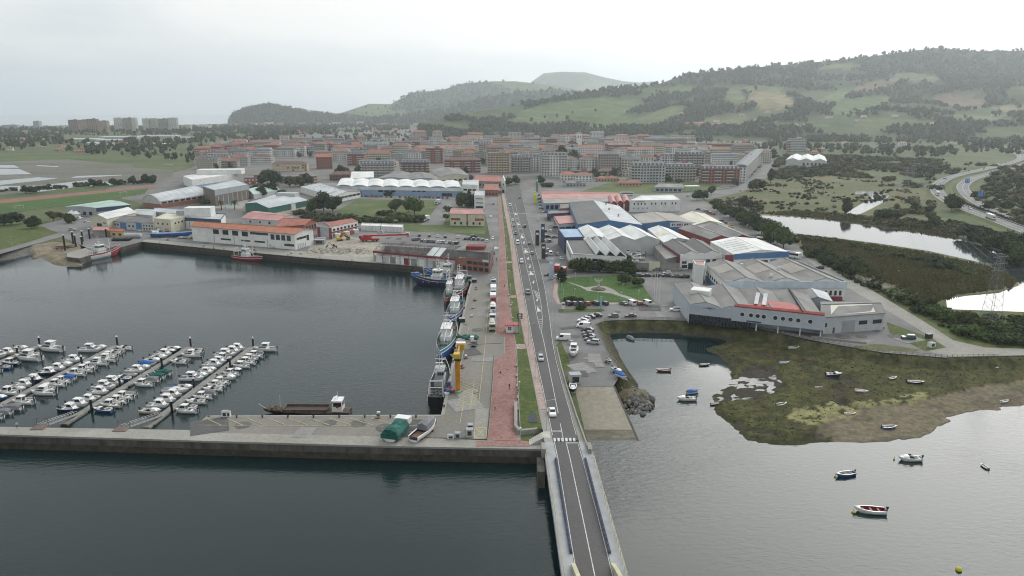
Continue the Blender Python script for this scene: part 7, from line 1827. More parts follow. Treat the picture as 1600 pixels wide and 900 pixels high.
def carmesh(kind):
 L,W,H,top,cab=prof(kind);w=W/2;m=MB();x0,x1=-L/2,L/2
 secs=[]
 for x,z in top:
  k=.90 if abs(x)>L/2-.12 else 1.0
  secs.append([Vector((x,-w*k,.30)),Vector((x,-w*k,z*.72)),Vector((x,-w*.93*k,z)),Vector((x,w*.93*k,z)),Vector((x,w*k,z*.72)),Vector((x,w*k,.30))])
 m.loft(secs,0)
 b0,t0,t1,b1=cab;zb=.9 if kind in('hatch','sedan')else 1.05;g=MB()
 wb,wt=w*.92,w*.74 if kind!='van' else w*.82
 B=[Vector((b0,-wb,zb)),Vector((b1,-wb,zb)),Vector((b1,wb,zb)),Vector((b0,wb,zb))];T=[Vector((t0,-wt,H)),Vector((t1,-wt,H)),Vector((t1,wt,H)),Vector((t0,wt,H))]
 m.add(B+T,[(4,5,6,7),(0,1,5,4),(1,2,6,5),(2,3,7,6),(3,0,4,7)],0)
 for i,j in((0,1),(1,2),(2,3),(3,0)):
  a,b,c,d=B[i].lerp(T[i],.12),B[j].lerp(T[j],.12),B[j].lerp(T[j],.88),B[i].lerp(T[i],.88)
  n=(b-a).cross(d-a).normalized()*.015;e=.07
  if kind=='van' and i in(0,2):a,b,c,d=(a.lerp(b,.62),b,c,d.lerp(c,.62))if i==0 else(a,a.lerp(b,.38),d.lerp(c,.38),d)
  g.quad(a.lerp(b,e)+n,a.lerp(b,1-e)+n,d.lerp(c,1-e)+n,d.lerp(c,e)+n)
 return m,g,L,W
CARP={}
def carproto(kind,full=True):
 m,g,L,W=carmesh(kind)
 wl=MB().cyl((0,-.1,0),(0,.1,0),.32,n=12);wl.cyl((0,-.11,0),(0,.11,0),.19,n=8,mi=1)
 wheel=wl.mesh('wheel',[TYRE,RIM]);lamp=MB().box((0,0,0),(.08,.34,.16)).mesh('headlight',LAMP);tail=MB().box((0,0,0),(.06,.28,.2)).mesh('tail_light',TAIL)
 far=MB();far.v=list(m.v);far.f=list(m.f);far.m=list(m.m);far.add(g.v,g.f,1)
 for sx in(-1,1):
  for sy in(-1,1):far.cyl((sx*L*.31,sy*(W/2-.1)-.1,.32),(sx*L*.31,sy*(W/2-.1)+.1,.32),.32,n=8,mi=2)
 return m,g.mesh('window',TINT),wheel,lamp,tail,L,W,far
for k in('hatch','sedan','suv','van'):CARP[k]=carproto(k)
CMESH={}
KN={'hatch':'hatchback','sedan':'saloon car','suv':'tall estate car','van':'van'}
def car(kind,col,loc,ang,label,group=None,full=True):
 m,gl,wh,lp,tl,L,W,far=CARP[kind]
 key=(kind,col,full)
 if not full:
  if key not in CMESH:CMESH[key]=far.mesh('car',[PAINTS[col],TINT,TYRE])
  o=link('van' if kind=='van' else 'car',CMESH[key],None,loc);o.rotation_euler.z=ang;tag(o,label,'van' if kind=='van' else 'car',group);return o
 if key not in CMESH:CMESH[key]=m.mesh('body',PAINTS[col])
 t=thing('van' if kind=='van' else 'car',label,'van' if kind=='van' else 'car',loc,ang,group)
 link('body',CMESH[key],t);link('window',gl,t)
 for sx in(-1,1):
  for sy in(-1,1):
   o=link('wheel',wh,t,(sx*L*.31,sy*(W/2-.1),.32))
  link('headlight',lp,t,(L/2-.1,sx*W*.33,.55));link('tail_light',tl,t,(-L/2+.02,sx*W*.36,.68))
 return t
def rowcars(region,where,items,full=True,z=Z2):
 """items: (kind, colour, px, py, heading in degrees)"""
 items=sorted(items,key=lambda q:q[2])
 for k,(kd,c,px,py,hd)in enumerate(items):
  car(kd,c,G(px,py,z),math.radians(hd),f'{c} {KN[kd]}, {nth(k)} from left {where}',region,full)
def heading(py,away=True):
 a,b=G(tab(ROAD,py+6,1),py+6),G(tab(ROAD,py-6,1),py-6);d=b-a if away else a-b
 return math.atan2(d.y,d.x)
for kd,c,px,py,aw,lab in[('hatch','silver',845,562,0,'silver hatchback driving towards the bridge beside the lower grass strip'),('sedan','white',863,647,0,'white car driving towards the pedestrian crossing'),('suv','grey',825,459,0,'dark grey car on the road level with the kiosk'),('suv','white',815,410,0,'white car on the near lane level with the parked lorries'),('hatch','silver',831.5,397,1,'silver car heading into town beside the painted median'),('van','white',809,381,0,'white van driving towards the bridge on the left lane'),('hatch','grey',827,382,1,'grey car heading into town beside the white van'),('hatch','black',806,366,0,'black car on the left lane above the white van'),('hatch','white',801,345,0,'white car on the left lane before the far crossing'),('hatch','grey',803,354,0,'grey car on the left lane between a white and a black car'),('suv','black',820,355,1,'black car heading into town by the dealership entrance'),('van','white',797,322,0,'small white van beyond the far crossing'),('hatch','grey',812,310,1,'grey car heading into town near the bend'),('hatch','white',799,296,1,'white car just before the road bend')]:
 car(kd,c,G(px,py,rz(py)+.02),heading(py,aw),lab,None,py>370)
rowcars('cars parked nose in above the basin','in the slanted row above the basin',[('sedan','black',932,494.5,165),('sedan','navy',921.5,497,160),('hatch','silver',915,500,158),('sedan','white',911,503,160),('hatch','white',912,507.5,160),('van','white',911.5,512,160),('sedan','black',918.5,517.5,162),('hatch','grey',918,523,160),('sedan','black',921,527,160),('hatch','grey',922,532,160),('suv','silver',927,537,160)])
rowcars('cars parked along the basin wall','of two parked along the top basin wall',[('hatch','grey',958,495.5,185),('sedan','black',985,495.5,185)])
rowcars('cars along the park kerb','in the row along the park kerb',[('suv','black',887,476,115),('hatch','grey',896.5,476,115),('hatch','navy',906,476,115),('hatch','red',917,476,115),('suv','black',930,476,120),('hatch','navy',944.5,476,120),('sedan','grey',974,476,120),('van','white',986,476,115),('hatch','red',998,476,115),('van','white',1010,476,115)])
car('suv','white',G(1055,486,Z2),math.radians(172),'white estate car parked by the left end of the porthole building')
car('suv','green',G(1419,530,Z3),math.radians(172),'dark green estate car on the gravel near the pale lane')
car('sedan','black',G(1370,514,Z2),math.radians(185),'black low car against the wall of the grey end shed')
car('hatch','black',G(741,540,Z3),math.radians(265),'black car parked on the quay beside the net heap')
rowcars('cars before the walled yard','parked before the walled boat yard',[('suv','black',1004,424,170),('sedan','white',1047,422,178),('sedan','silver',1060,422,178),('suv','black',995,432,172),('sedan','black',1010,432,172),('hatch','black',1026,432,172),('sedan','black',1041,432,172),('hatch','white',1042,428,172),('sedan','grey',1056,433,172),('suv','black',1070,434,172),('suv','grey',1026,423,172)],False)
DL=[]
for j,y in enumerate([306,311,316,321,326.5,332]):
 for x in np.arange(842+j*.8,880,5.2):
  if R.random()<.88 and not(j==4 and x>862):DL.append((R.choice(['hatch','suv','sedan']),R.choice(['white','silver','grey','black','blue','white','silver','navy']),x+R.uniform(-.8,.8),y+R.uniform(-.6,.6),R.choice([20,200,15,90])))
rowcars('cars in the dealership yard','in the crowded dealership yard',DL,False)
rowcars('cars along the estate frontage','along the estate frontage road',[('hatch','white',841,345,90),('suv','silver',862,345,95),('hatch','grey',872,351,90),('suv','black',852,362,95),('hatch','white',860,362,95),('sedan','grey',866,372,20),('suv','black',855,371,20),('hatch','white',850,378,100),('suv','grey',858,378,100),('hatch','silver',856,392,90),('van','white',860,398,95),('hatch','grey',853,400,95),('hatch','silver',871,399,110),('sedan','white',876,405,110),('hatch','black',857,431,175),('sedan','white',868,434,178),('hatch','white',872,364,90),('suv','black',866,356,90)],False)
rowcars('cars in the harbour car park','in the harbour car park front row',[('suv','grey',649,376,30),('sedan','navy',653,375,30)]+[(R.choice(['hatch','sedan','suv']),c,660+i*4.9,377.5+i*.35,75)for i,c in enumerate(['grey','silver','navy','grey','black','white','white','silver','white','grey','silver','black'])],False)
rowcars('cars along the car park kerb','along the back kerb of the harbour car park',[('hatch','white',594.5,364,170),('hatch','white',635,367,170),('hatch','black',655.5,369,90),('hatch','grey',671,370,90),('hatch','white',684,370.5,90),('hatch','black',696,371.5,90),('hatch','white',716,372,90),('hatch','black',727,374,90),('suv','black',733,374,90),('suv','black',740,371,20),('suv','navy',740,375,90),('hatch','black',747,375,90),('hatch','grey',754,376,90),('hatch','white',761,378,90)],False)
rowcars('cars on the harbour street','on the harbour street',[('hatch','white',770,374,270),('suv','black',770.5,397,270),('hatch','white',767,340,270),('hatch','grey',771,320,270)],False)
rowcars('cars before the vaulted warehouse','before the vaulted warehouse',[(R.choice(['hatch','suv','sedan']),R.choice(['white','silver','grey','red','blue','black','white']),566+i*7.4+R.uniform(-1.5,1.5),308+i*.12,R.choice([0,180,90]))for i in range(19)],False)
rowcars('cars beside the terraced complex','beside the terraced complex',[(R.choice(['hatch','suv']),R.choice(['white','silver','grey','red','black','white']),1157+i*2.4,289-i*2.2,20)for i in range(14)],False)
rowcars('cars in the service station lot','in the lot beyond the service station',[(R.choice(['hatch','suv','sedan']),R.choice(['white','white','silver','grey','white']),1074+i*3.6,307-i*.8,60)for i in range(11)]+[('hatch','white',1128+i*4,292.5-i*.4,60)for i in range(5)],False)
rowcars('cars along the bush belt','along the bush belt of the estate',[('hatch','black',1091,328,150),('hatch','white',1098,329,150),('hatch','grey',1103,331,150),('suv','red',1108,334,150),('hatch','red',1114,336,150),('hatch','black',1127,346,150),('hatch','grey',1132,350,150),('suv','yellow',1141,352.5,160),('hatch','black',1281,420,150)],False)
rowcars('cars by the left workshops','by the workshops left of the basin',[('suv','silver',113,360,20),('sedan','white',219,361,170),('hatch','black',249,364,5),('hatch','red',263,364,5),('hatch','white',135,348,20),('hatch','grey',62,350,20),('van','white',125,342,90),('hatch','white',108,333,30),('hatch','navy',75,334,20),('hatch','white',196,358,0)],False)
def lorry(px,py,ang,label,cab='white',box='white',L=8.,z=Z3,kind='box',group=None,world=None):
 t=thing('lorry',label,'lorry',world or G(px,py,z),ang,group)
 MB().box((0,0,.55),(L,2.0,.35)).build('chassis',HBLK,t)
 m=MB();b,u=cabin(m,L/2-1.9,L/2,2.3,.6,2.2,.08,tp=.95);c=m.build('cab',PAINTS[cab],t);glassband(b,u,.5,.88).build('windscreen',TINT,c)
 bx=L-2.2
 if kind=='box':
  MB().box((-1.1,0,.95),(bx,2.45,2.6)).build('box_body',PAINTS[box],t)
 elif kind=='tarp':
  secs=[[Vector((x,-1.2,.9)),Vector((x,-1.2,2.3)),Vector((x,-.6,3.0+R.uniform(-.15,.1))),Vector((x,.6,3.0+R.uniform(-.15,.1))),Vector((x,1.2,2.3)),Vector((x,1.2,.9))]for x in np.linspace(-L/2,L/2-2.2,7)]
  MB().loft(secs).build('load_cover',PAINTS[box],t)
 else:
  MB().box((-1.1,0,.9),(bx,2.4,.9)).build('flatbed',PAINTS[box],t);m=MB()
  for k in range(8):m.box((-1.1+R.uniform(-bx*.4,bx*.4),R.uniform(-.7,.7),1.6),(R.uniform(.6,1.4),R.uniform(.6,1.2),R.uniform(.4,1.2)),R.uniform(0,3))
  stuff(m.build('load',M('mixed_load',(.30,.32,.33),.8,.5,1.),t))
 for x in(L/2-1.1,-L/2+1.2,-L/2+2.3):
  for s in(-1,1):MB().cyl((x,s*.95-.15,.45),(x,s*.95+.15,.45),.45,n=10).build('wheel',TYRE,t)
 return t
QH=math.radians(272)
for k,(px,py,cb,bx,kd,ln,lab)in enumerate([(769,514,'beige','beige','tarp',7.5,'beige tarpaulin lorry at the near end of the parked line'),(769.5,499,'white','silver','flat',7.5,'white flatbed lorry, second from the near end of the parked line'),(770,486,'white','white','tarp',7,'white covered lorry in the middle of the parked line'),(770.5,473,'red','white','box',7,'lorry with red cab in the parked line'),(771,460,'white','white','box',8,'tall white box lorry behind the red cabbed lorry'),(771,444,'silver','silver','flat',7,'grey flatbed at the far end of the parked line')]):
 lorry(px,py,QH,lab,cb,bx,ln,Z3,kd,'lorries parked along the promenade')
lorry(871,424,math.radians(80),'red lorry beside the dark conifer, left one of the pair','red','red',7,Z2,'box');lorry(881,428,math.radians(80),'red lorry under the park trees, right one of the pair','red','red',7,Z2,'box')
lorry(684,319,math.radians(255),'lorry on the side street by the meadow','white','silver',9,Z4,'box');lorry(665,345,math.radians(250),'white trailer parked low on the meadow side street','white','white',9,Z4,'box')
def bus(px,py,ang,label,L=12.,z=Z2):
 t=thing('coach',label,'bus',G(px,py,z),ang);MB().box((0,0,.4),(L,2.5,2.8)).build('body',PAINTS['white'],t)
 for s in(-1,1):MB().box((0,s*1.26,1.7),(L*.94,.02,1.0)).build('window',TINT,t)
 MB().box((L/2+.005,0,1.3),(.03,2.2,1.6)).build('windscreen',TINT,t)
 for x in(-L*.3,L*.3):
  for s in(-1,1):MB().cyl((x,s*1.1-.15,.45),(x,s*1.1+.15,.45),.46,n=10).build('wheel',TYRE,t)
 MB().box((0,0,3.2),(L*.5,1.6,.25)).build('roof_unit',GREYW,t)
bus(979,305.5,0.,'white coach parked beyond the striped vaults');bus(1234,402,math.radians(125),'white coach beside the blue and white factory');bus(1197,380,math.radians(130),'white coach farther back along the bush belt')
# ---------------------------------------------------------------- motorway
MW1=[(1700,402),(1640,378),(1600,363),(1545,342),(1505,327),(1478,314),(1464,301),(1466,289),(1490,277),(1540,265),(1578,256),(1595,248),(1586,240),(1550,232),(1500,226),(1462,220),(1420,215)]
MW2=[(1700,385),(1640,364),(1600,349),(1555,332),(1522,315),(1506,300),(1506,290),(1522,280),(1560,269),(1605,257),(1622,247),(1605,238),(1560,229),(1505,223),(1466,218),(1424,213)]
def smooth(pts,n=60):
 P_=[G(a,b,ZL)for a,b in pts];out=[]
 for i in range(len(P_)-1):
  p0,p1,p2,p3=P_[max(0,i-1)],P_[i],P_[i+1],P_[min(len(P_)-1,i+2)]
  for k in range(6):
   t=k/6;out.append(.5*((2*p1)+(-p0+p2)*t+(2*p0-5*p1+4*p2-p3)*t*t+(-p0+3*p1-3*p2+p3)*t**3))
 out.append(P_[-1]);return out
def offset(P_,o,dz):
 r=[]
 for i,p in enumerate(P_):
  d=P_[min(i+1,len(P_)-1)]-P_[max(i-1,0)];d.z=0;d.normalize();r.append(p+Vector((-d.y,d.x,0))*o+Vector((0,0,dz)))
 return r
ASPM=patch_mat('motorway_asphalt',[(.3,(.15,.15,.15)),(.5,(.19,.19,.188)),(.72,(.23,.228,.22))],.05,rough=.9,bump=.03)
MWS=[]
for i,mw in enumerate((MW1,MW2)):
 P_=smooth(mw);MWS.append(P_);zz=1.2+.01*i
 rd=ribbon('motorway',offset(P_,5.5,zz),offset(P_,-5.5,zz),ASPM)
 for o in(4.9,-4.9,0.2):ribbon('lane_line',offset(P_,o+.12,zz+.03),offset(P_,o-.12,zz+.03),PAINT,rd)
 for o,s in((5.5,1),(-5.5,-1)):
  a,b=offset(P_,o,zz),offset(P_,o+s*4,-.3);ribbon('embankment',a if s<0 else b,b if s<0 else a,VERGE,rd)
 g=MB();q=offset(P_,5.4 if i else-5.4,zz+.55)
 for a,b in zip(q[:-1],q[1:]):g.loft([[a,a+Vector((0,0,.35)),a+Vector((.08,0,.35)),a+Vector((.08,0,0))],[b,b+Vector((0,0,.35)),b+Vector((.08,0,.35)),b+Vector((.08,0,0))]])
 g.build('guard_rail',STEEL,rd)
hp=[tuple(p)for p in offset(MWS[0],-9,.2)[6:34]];hp2=[]
for a,b in zip(hp[:-1],hp[1:]):
 for k in range(5):hp2.append((lerp(a[0],b[0],k/5),lerp(a[1],b[1],k/5),ZL+.2))
mass('hedge_median','clipped dark hedge between the two motorway carriageways',np.array(hp2),np.random.default_rng(3).uniform(2.2,3.4,len(hp2)),[L_DARK,L_MID],31,'hedge','bush',20)
def onroad(P_,px,lane,dz=1.24):
 k=min(range(len(P_)-1),key=lambda i:abs(IMG(P_[i])[0]-px[0])+2*abs(IMG(P_[i])[1]-px[1]));d=(P_[k+1]-P_[k]).normalized();p=P_[k]+Vector((-d.y,d.x,0))*lane+Vector((0,0,dz));return p,math.atan2(d.y,d.x)
p,a=onroad(MWS[0],(1549,344),2.4);lorry(0,0,a+math.pi,'big white lorry on the motorway at the right edge','white','white',13,world=p)
p,a=onroad(MWS[0],(1469,308),2.4);lorry(0,0,a+math.pi,'white lorry rounding the motorway bend by the big tree','white','white',11,world=p)
p,a=onroad(MWS[0],(1560,258),2.4);lorry(0,0,a+math.pi,'small looking white lorry far along the motorway','white','white',12,world=p)
for k,(px,py,i,ln,c)in enumerate([(1507,331,0,-2,'white'),(1466,298,0,2,'white'),(1472,292,0,-2,'silver'),(1507,273,0,2,'white'),(1530,267,0,-2,'silver'),(1540,264,0,2,'grey'),(1555,269,1,2,'white'),(1575,258,0,2,'white'),(1586,243,0,2,'white'),(1554,233,0,2,'white'),(1520,228,0,-2,'white'),(1500,225,0,2,'silver'),(1590,353,1,2,'white')]):
 p,a=onroad(MWS[i],(px,py),ln);car(R.choice(['hatch','suv']),c,p,a+(math.pi if i==0 else 0),f'{c} car on the motorway, {nth(k)} of the traffic counted from the near end','cars on the motorway',False)
SIGNB=M('blue_sign',(.01,.16,.55),.5,.05)
for k,(px,py,lab)in enumerate([(1510,292,'blue motorway sign standing in the median of the bend'),(1530,315,'blue motorway sign on the outer verge of the bend')]):
 p=G(px,py);t=thing('motorway_sign',lab,'sign',p,.35)
 for s in(-1.6,1.6):MB().cyl((s,0,0),(s,0,7),.12,n=6).build('post',STEEL,t)
 MB().box((0,-.12,4.),(6.2,.12,4.4)).build('panel',SIGNB,t)
 for q,(x,z,w,h)in enumerate([(-1.6,7.2,1.8,.4),(1.3,7.2,2.0,.4),(-1.6,6.2,1.6,.35),(1.4,6.3,1.4,.35),(-1.4,4.8,.4,1.0),(1.4,4.8,.4,1.0)]):MB().box((x,-.2,z),(w,.02,h)).build('legend',PAINT,t)
PYL=M('pylon_steel',(.22,.225,.23),.6,.1)
def pylon(px,py,h,label,arm=5.):
 p=G(px,py);t=thing('lattice_pylon',label,'pylon',p,.3);w0,w1=h*.10,h*.022
 for sx in(-1,1):
  for sy in(-1,1):MB().cyl((sx*w0,sy*w0,0),(sx*w1,sy*w1,h),.075,.05,n=4).build('leg',PYL,t)
 m=MB();n=9
 for i in range(n):
  a,b=i/n,(i+1)/n;wa,wb=lerp(w0,w1,a),lerp(w0,w1,b)
  for(x0,y0,x1,y1)in((-1,-1,1,-1),(1,-1,1,1),(1,1,-1,1),(-1,1,-1,-1)):
   m.cyl((x0*wa,y0*wa,h*a),(x1*wb,y1*wb,h*b),.035,n=3,caps=False);m.cyl((x1*wa,y1*wa,h*a),(x0*wb,y0*wb,h*b),.035,n=3,caps=False);m.cyl((x0*wb,y0*wb,h*b),(x1*wb,y1*wb,h*b),.035,n=3,caps=False)
 stuff(m.build('bracing',PYL,t))
 for z in(.78,.87,.96):
  MB().cyl((-arm,0,h*z),(arm,0,h*z),.1,n=4).cyl((-arm,0,h*z),(0,0,h*z+1.3),.06,n=3).cyl((arm,0,h*z),(0,0,h*z+1.3),.06,n=3).build('cross_arm',PYL,t)
 return p
pa=pylon(1546,513,27,'tall lattice pylon standing in the scrub at the right',3.6)
pb=pylon(1413,302,24,'distant lattice pylon in the wetland, left of a close pair');pc=pylon(1423,292,24,'distant lattice pylon in the wetland, right of a close pair')
m=MB()
for z in(.78,.87,.96):
 for s in(-3.4,3.4):
  a,b=pa+Vector((s,0,27*z-1)),pb+Vector((s,0,24*z-1));pr=a
  for k in range(1,13):
   t_=k/12;q=a.lerp(b,t_);q.z-=5*4*t_*(1-t_);m.cyl(pr,q,.025,n=3,caps=False);pr=q
tag(m.build('power_lines',M('cable',(.06,.06,.06),.6)),'thin power cables sagging from the tall pylon to the wetland pylons','cables',kind='stuff')
# ---------------------------------------------------------------- quay furniture, park and small things
ORANGE=M('orange_paint',(.48,.20,.015),.5,.15,.6);YEL=M('machine_yellow',(.55,.36,.02),.5,.15,.6);DARKM=M('dark_metal',(.03,.03,.032),.5,.2);REDM=M('machine_red',(.36,.02,.025),.45,.15)
t=thing('jib_crane','tall orange column crane standing on the quay edge','crane',G(716,612,Z3))
MB().cyl((0,0,0),(0,0,.5),1.3,n=12).build('base',CONC_L,t);MB().cyl((0,0,.4),(0,0,9.2),.72,n=16).build('column',ORANGE,t)
MB().cyl((0,0,9.2),(0,0,9.7),1.05,n=16).build('slew_ring',DARKM,t);MB().box((-.3,.4,9.7),(1.6,1.8,1.3)).build('winch_house',YEL,t)
MB().box((0,5.2,10.2),(.5,8.5,.7),taper=.9).build('jib',ORANGE,t);MB().box((.3,8.8,9.4),(2.2,2.2,1.7)).build('hoist_box',YEL,t);MB().box((.3,8.8,11.1),(2.6,1.6,.3)).build('hoist_cover',GEL,t)
for k in range(9):MB().box((.72,-.25,1.1+k*.85),(.12,.4,.05)).build('ladder_rung',GEL,t)
MB().cyl((2.2,9.6,10.4),(12,11.0,10.4),.06,n=4).build('dark_rod',DARKM,t)  # added thin dark rod, stands in for a dark line across the quay
t=thing('net_heap','heap of fishing nets under a dark green cover on the quay','nets',G(730,529,Z3));m=MB()
for k in range(12):m.ball((R.uniform(-3,3),R.uniform(-1.2,1.4),.5),R.uniform(.8,1.3),8,5,0,(1.3,1.,.7))
m.build('cover',TARPG,t);m=MB()
for k in range(18):m.ball((R.uniform(-3.2,2.4),R.uniform(-4.6,-1.0),.25),R.uniform(.35,.7),7,4,0,(1.2,1,.6))
m.build('net',M('pale_net',(.42,.36,.33),.95,.4,2.,bump=.7),t);MB().box((1.8,-1.6,.05),(1.2,1.4,1.3)).build('bin',GEL,t)
t=thing('crate_stack','green and red fish crates stacked at the foot of the orange crane','crates',G(709,613,Z3))
for k in range(10):MB().box((R.uniform(-1.8,1.6),R.uniform(-1.4,1.6),.05+(k%2)*.5),(1.1,.8,.5),R.uniform(0,1)).build('crate',[M('crate_green',(.12,.35,.25),.6),M('crate_red',(.35,.10,.08),.6),GEL,M('crate_blue',(.05,.06,.22),.6)][k%4],t)
MB().box((-1.6,3.4,.05),(1.0,1.0,1.7)).build('blue_bin',M('crate_blue'),t)
for k,(px,py,lab)in enumerate([(722,503,'dark winch block on the quay edge beside the teal trawler'),(741,441,'black crate by the upper end of the east quay'),(733,436,'dark skip at the quay corner beside the brick market building')]):
 t=thing('quay_box',lab,'box',G(px,py,Z3));MB().box((0,0,0),(2.2,1.6,1.4)).build('body',DARKM,t);MB().box((0,0,1.4),(2.3,1.7,.12)).build('lid',GREYW,t)
def bollards(pts,group,where):
 for k,(px,py)in enumerate(pts):
  t=thing('bollard',f'iron mooring bollard, {nth(k)} {where}','bollard',G(px,py,ZL+.12),0,group);MB().cyl((0,0,0),(0,0,.45),.2,.17,n=8).build('post',DARKM,t);MB().cyl((0,0,.45),(0,0,.62),.3,.26,n=8).build('head',DARKM,t)
bollards([(694,636),(698.5,612),(703.5,588),(708,566),(712,545),(716.5,524),(721,503),(726,482),(731.5,461)],'bollards on the east quay','from the near end of the east quay')
bollards([(370+k*40,652.2)for k in range(8)],'bollards on the mole','from left along the inner mole edge')
bollards([(250,379.6),(300,384.6),(350,389.8),(400,394.6),(450,399),(500,403),(550,407),(600,411),(650,415.4)],'bollards on the north quay','from left along the north quay')
def boxes(px,py,w,d,h,lab,mat,name='utility_box',cat='box',rzv=0.):
 t=thing(name,lab,cat,G(px,py,Z3),rzv);MB().box((0,0,0),(w,d,h)).build('body',mat,t);MB().box((0,0,h),(w+.1,d+.1,.08)).build('top',GREYW,t);MB().box((0,-d/2-.01,h*.2),(w*.6,.02,h*.6)).build('door',DARKM,t)
boxes(704.5,685,1.6,.9,.9,'white chest on the mole end left of a framed box',GEL);boxes(715,684,1.2,1.,1.3,'framed grey box on the mole end',GREYW);boxes(734,681,1.6,1.2,1.8,'dark and white bin pair left of the pale parking bay',PALEW);boxes(735,672,1.2,1.4,1.5,'dark bin behind the pale parking bay',DARKM)
boxes(352,650.8,1.4,1.,1.5,'small fuel pump cabinet at the mole corner',GEL);boxes(358,651,.8,.8,1.4,'white service post beside the fuel pump cabinet',GEL)
t=thing('kiosk','small white kiosk with red roof on the promenade','kiosk',G(801,520,ZL+.15),.02)
MB().box((0,1.8,0),(4.6,3.4,2.5)).build('wall',GEL,t);MB().box((-.2,1.9,2.5),(5.2,4.2,.22)).build('roof',M('kiosk_red',(.32,.05,.06),.6,.1),t)
for i in range(2):
 for j in range(2):MB().box((-1.35+i*.62,.08,.9+j*.62),(.5,.05,.52)).build('window_pane',TINT,t)
MB().box((1.3,.08,.1),(1.,.05,2.1)).build('door',PALEW,t)
t=thing('sign_totem','black square sign with white emblem on a pole beside the kiosk','sign',G(810,521,ZL+.15))
MB().cyl((0,0,0),(0,0,6.6),.09,n=6).build('pole',DARKM,t);MB().box((.5,0,5.3),(1.8,.18,1.9)).build('panel',DARKM,t)
m=MB().cyl((.5,-.1,6.55),(.5,-.13,6.55),.45,n=12);m.box((.5,-.115,6.25),(1.2,.03,.16));m.build('emblem',GEL,t)
for q in range(2):MB().box((.5,-.1,5.75-q*.28),(1.1-q*.3,.02,.14)).build('lettering',GEL,t)
t=thing('banner_pole','thin dark pole standing before the white kiosk','pole',G(803,521.5,ZL+.15));MB().cyl((0,0,0),(0,0,4.2),.07,n=6).build('shaft',DARKM,t);MB().cyl((0,0,0),(0,0,.2),.2,n=8).build('base',DARKM,t)
def lamp(px,py,h,label,group,z=ZL+.1,arm=0.,ang=0.,globe=False):
 t=thing('street_lamp',label,'street lamp',G(px,py,z),ang,group);MB().cyl((0,0,0),(0,0,.5),.14,n=8).build('base',STEEL,t);MB().cyl((0,0,.5),(0,0,h),.08,.05,n=6).build('pole',STEEL,t)
 if globe:MB().ball((0,0,h+.2),.28,8,6).build('globe',GEL,t)
 else:MB().cyl((0,0,h),(arm,0,h+.25),.045,n=5).build('arm',STEEL,t);MB().box((arm+.25,0,h+.18),(.7,.25,.12)).build('lantern',GREYW,t)
for k,(px,py)in enumerate([(813,690),(811.5,615),(808,560),(803.5,520),(800,486),(797.5,458),(795,434),(793,413),(791.5,394),(790.5,378),(789,362),(788,348)]):lamp(px,py,3.2,f'white globe lamp, {nth(k)} from near end of the promenade','promenade globe lamps',globe=True)
for k,(px,py)in enumerate([(853.5,672),(836,590),(826,540),(819,500),(812.5,460),(806,425),(801,395),(797,370)]):lamp(px,py,7.5,f'tall street lamp, {nth(k)} from near end of the road pavement','tall lamps on the road pavement',z=rz(py)+.1,arm=1.4)
for k,(px,py)in enumerate([(866,520),(862,475),(853,440),(846,412)]):lamp(px,py,7.5,f'tall street lamp, {nth(k)} from near end of the estate frontage','tall lamps on the estate frontage',z=ZL+.1,arm=-1.4)
for k,(px,py)in enumerate([(766,402),(764,438)]):lamp(px,py,14,['very tall mast lamp beside the market building','second tall mast lamp below the market building'][k],None,arm=1.2)
for k,(px,py)in enumerate([(20,392),(38,292),(63,290),(85,288),(159,284),(202,284),(1122,345),(1152,362),(1205,390)]):lamp(px,py,8,f'slim lamp post, {nth(k)} counted from left across the middle distance','slim lamp posts in the middle distance',arm=1.)
for k,(px,py)in enumerate([(810.5,640),(810.3,622),(809.6,604),(809,588),(808.3,572),(804.5,512),(802.5,498),(800,478),(798,462)]):
 t=thing('bench',f'pale concrete bench, {nth(k)} from near end of the promenade edge','bench',G(px-1.4,py,ZL+.15),math.pi/2-.05,'promenade benches');MB().box((0,0,.38),(1.8,.5,.1)).build('seat',CONC_L,t)
 for s in(-.6,.6):MB().box((s,0,0),(.18,.45,.38)).build('leg',CONC_L,t)
m=MB()
for k in range(60):
 y=560+k*2.15;x=interp(y,[560,600,640,688],[771.5,769,766,761]);p=G(x,y,ZL+.1);m.box((p.x,p.y,p.z),(.12,.12,.85))
for a,b in(((771.5,560),(769,600)),((769,600),(766,640)),((766,640),(761,688))):m.cyl(G(*a,ZL+.9),G(*b,ZL+.9),.04,n=4)
t=thing('promenade_railing','dark post railing between the red promenade and the quay','railing',(0,0,0));stuff(m.build('posts',DARKM,t))
t=thing('drain_covers','dark grates set in a line along the red promenade','grates',(0,0,0))
for y in(530,541,546,559,564,577):p=G(792.5,y,ZL+.145);MB().box(p,(.9,.45,.02)).build('grate',DARKM,t)
t=thing('slate_bed','dark rectangular bed near the lower end of the grass strip','flower bed',G(831,652,4.35));
p=[G(825,645,4.42),G(837.5,645,4.62),G(840,660,4.85),(826,660)];p[3]=G(826,660,4.65);m=MB().add([q-t.location+Vector((0,0,.08))for q in p],[(0,1,2,3)]);m.build('slate_cover',M('slate_chip',(.05,.06,.075),.9,.3,2.),t)
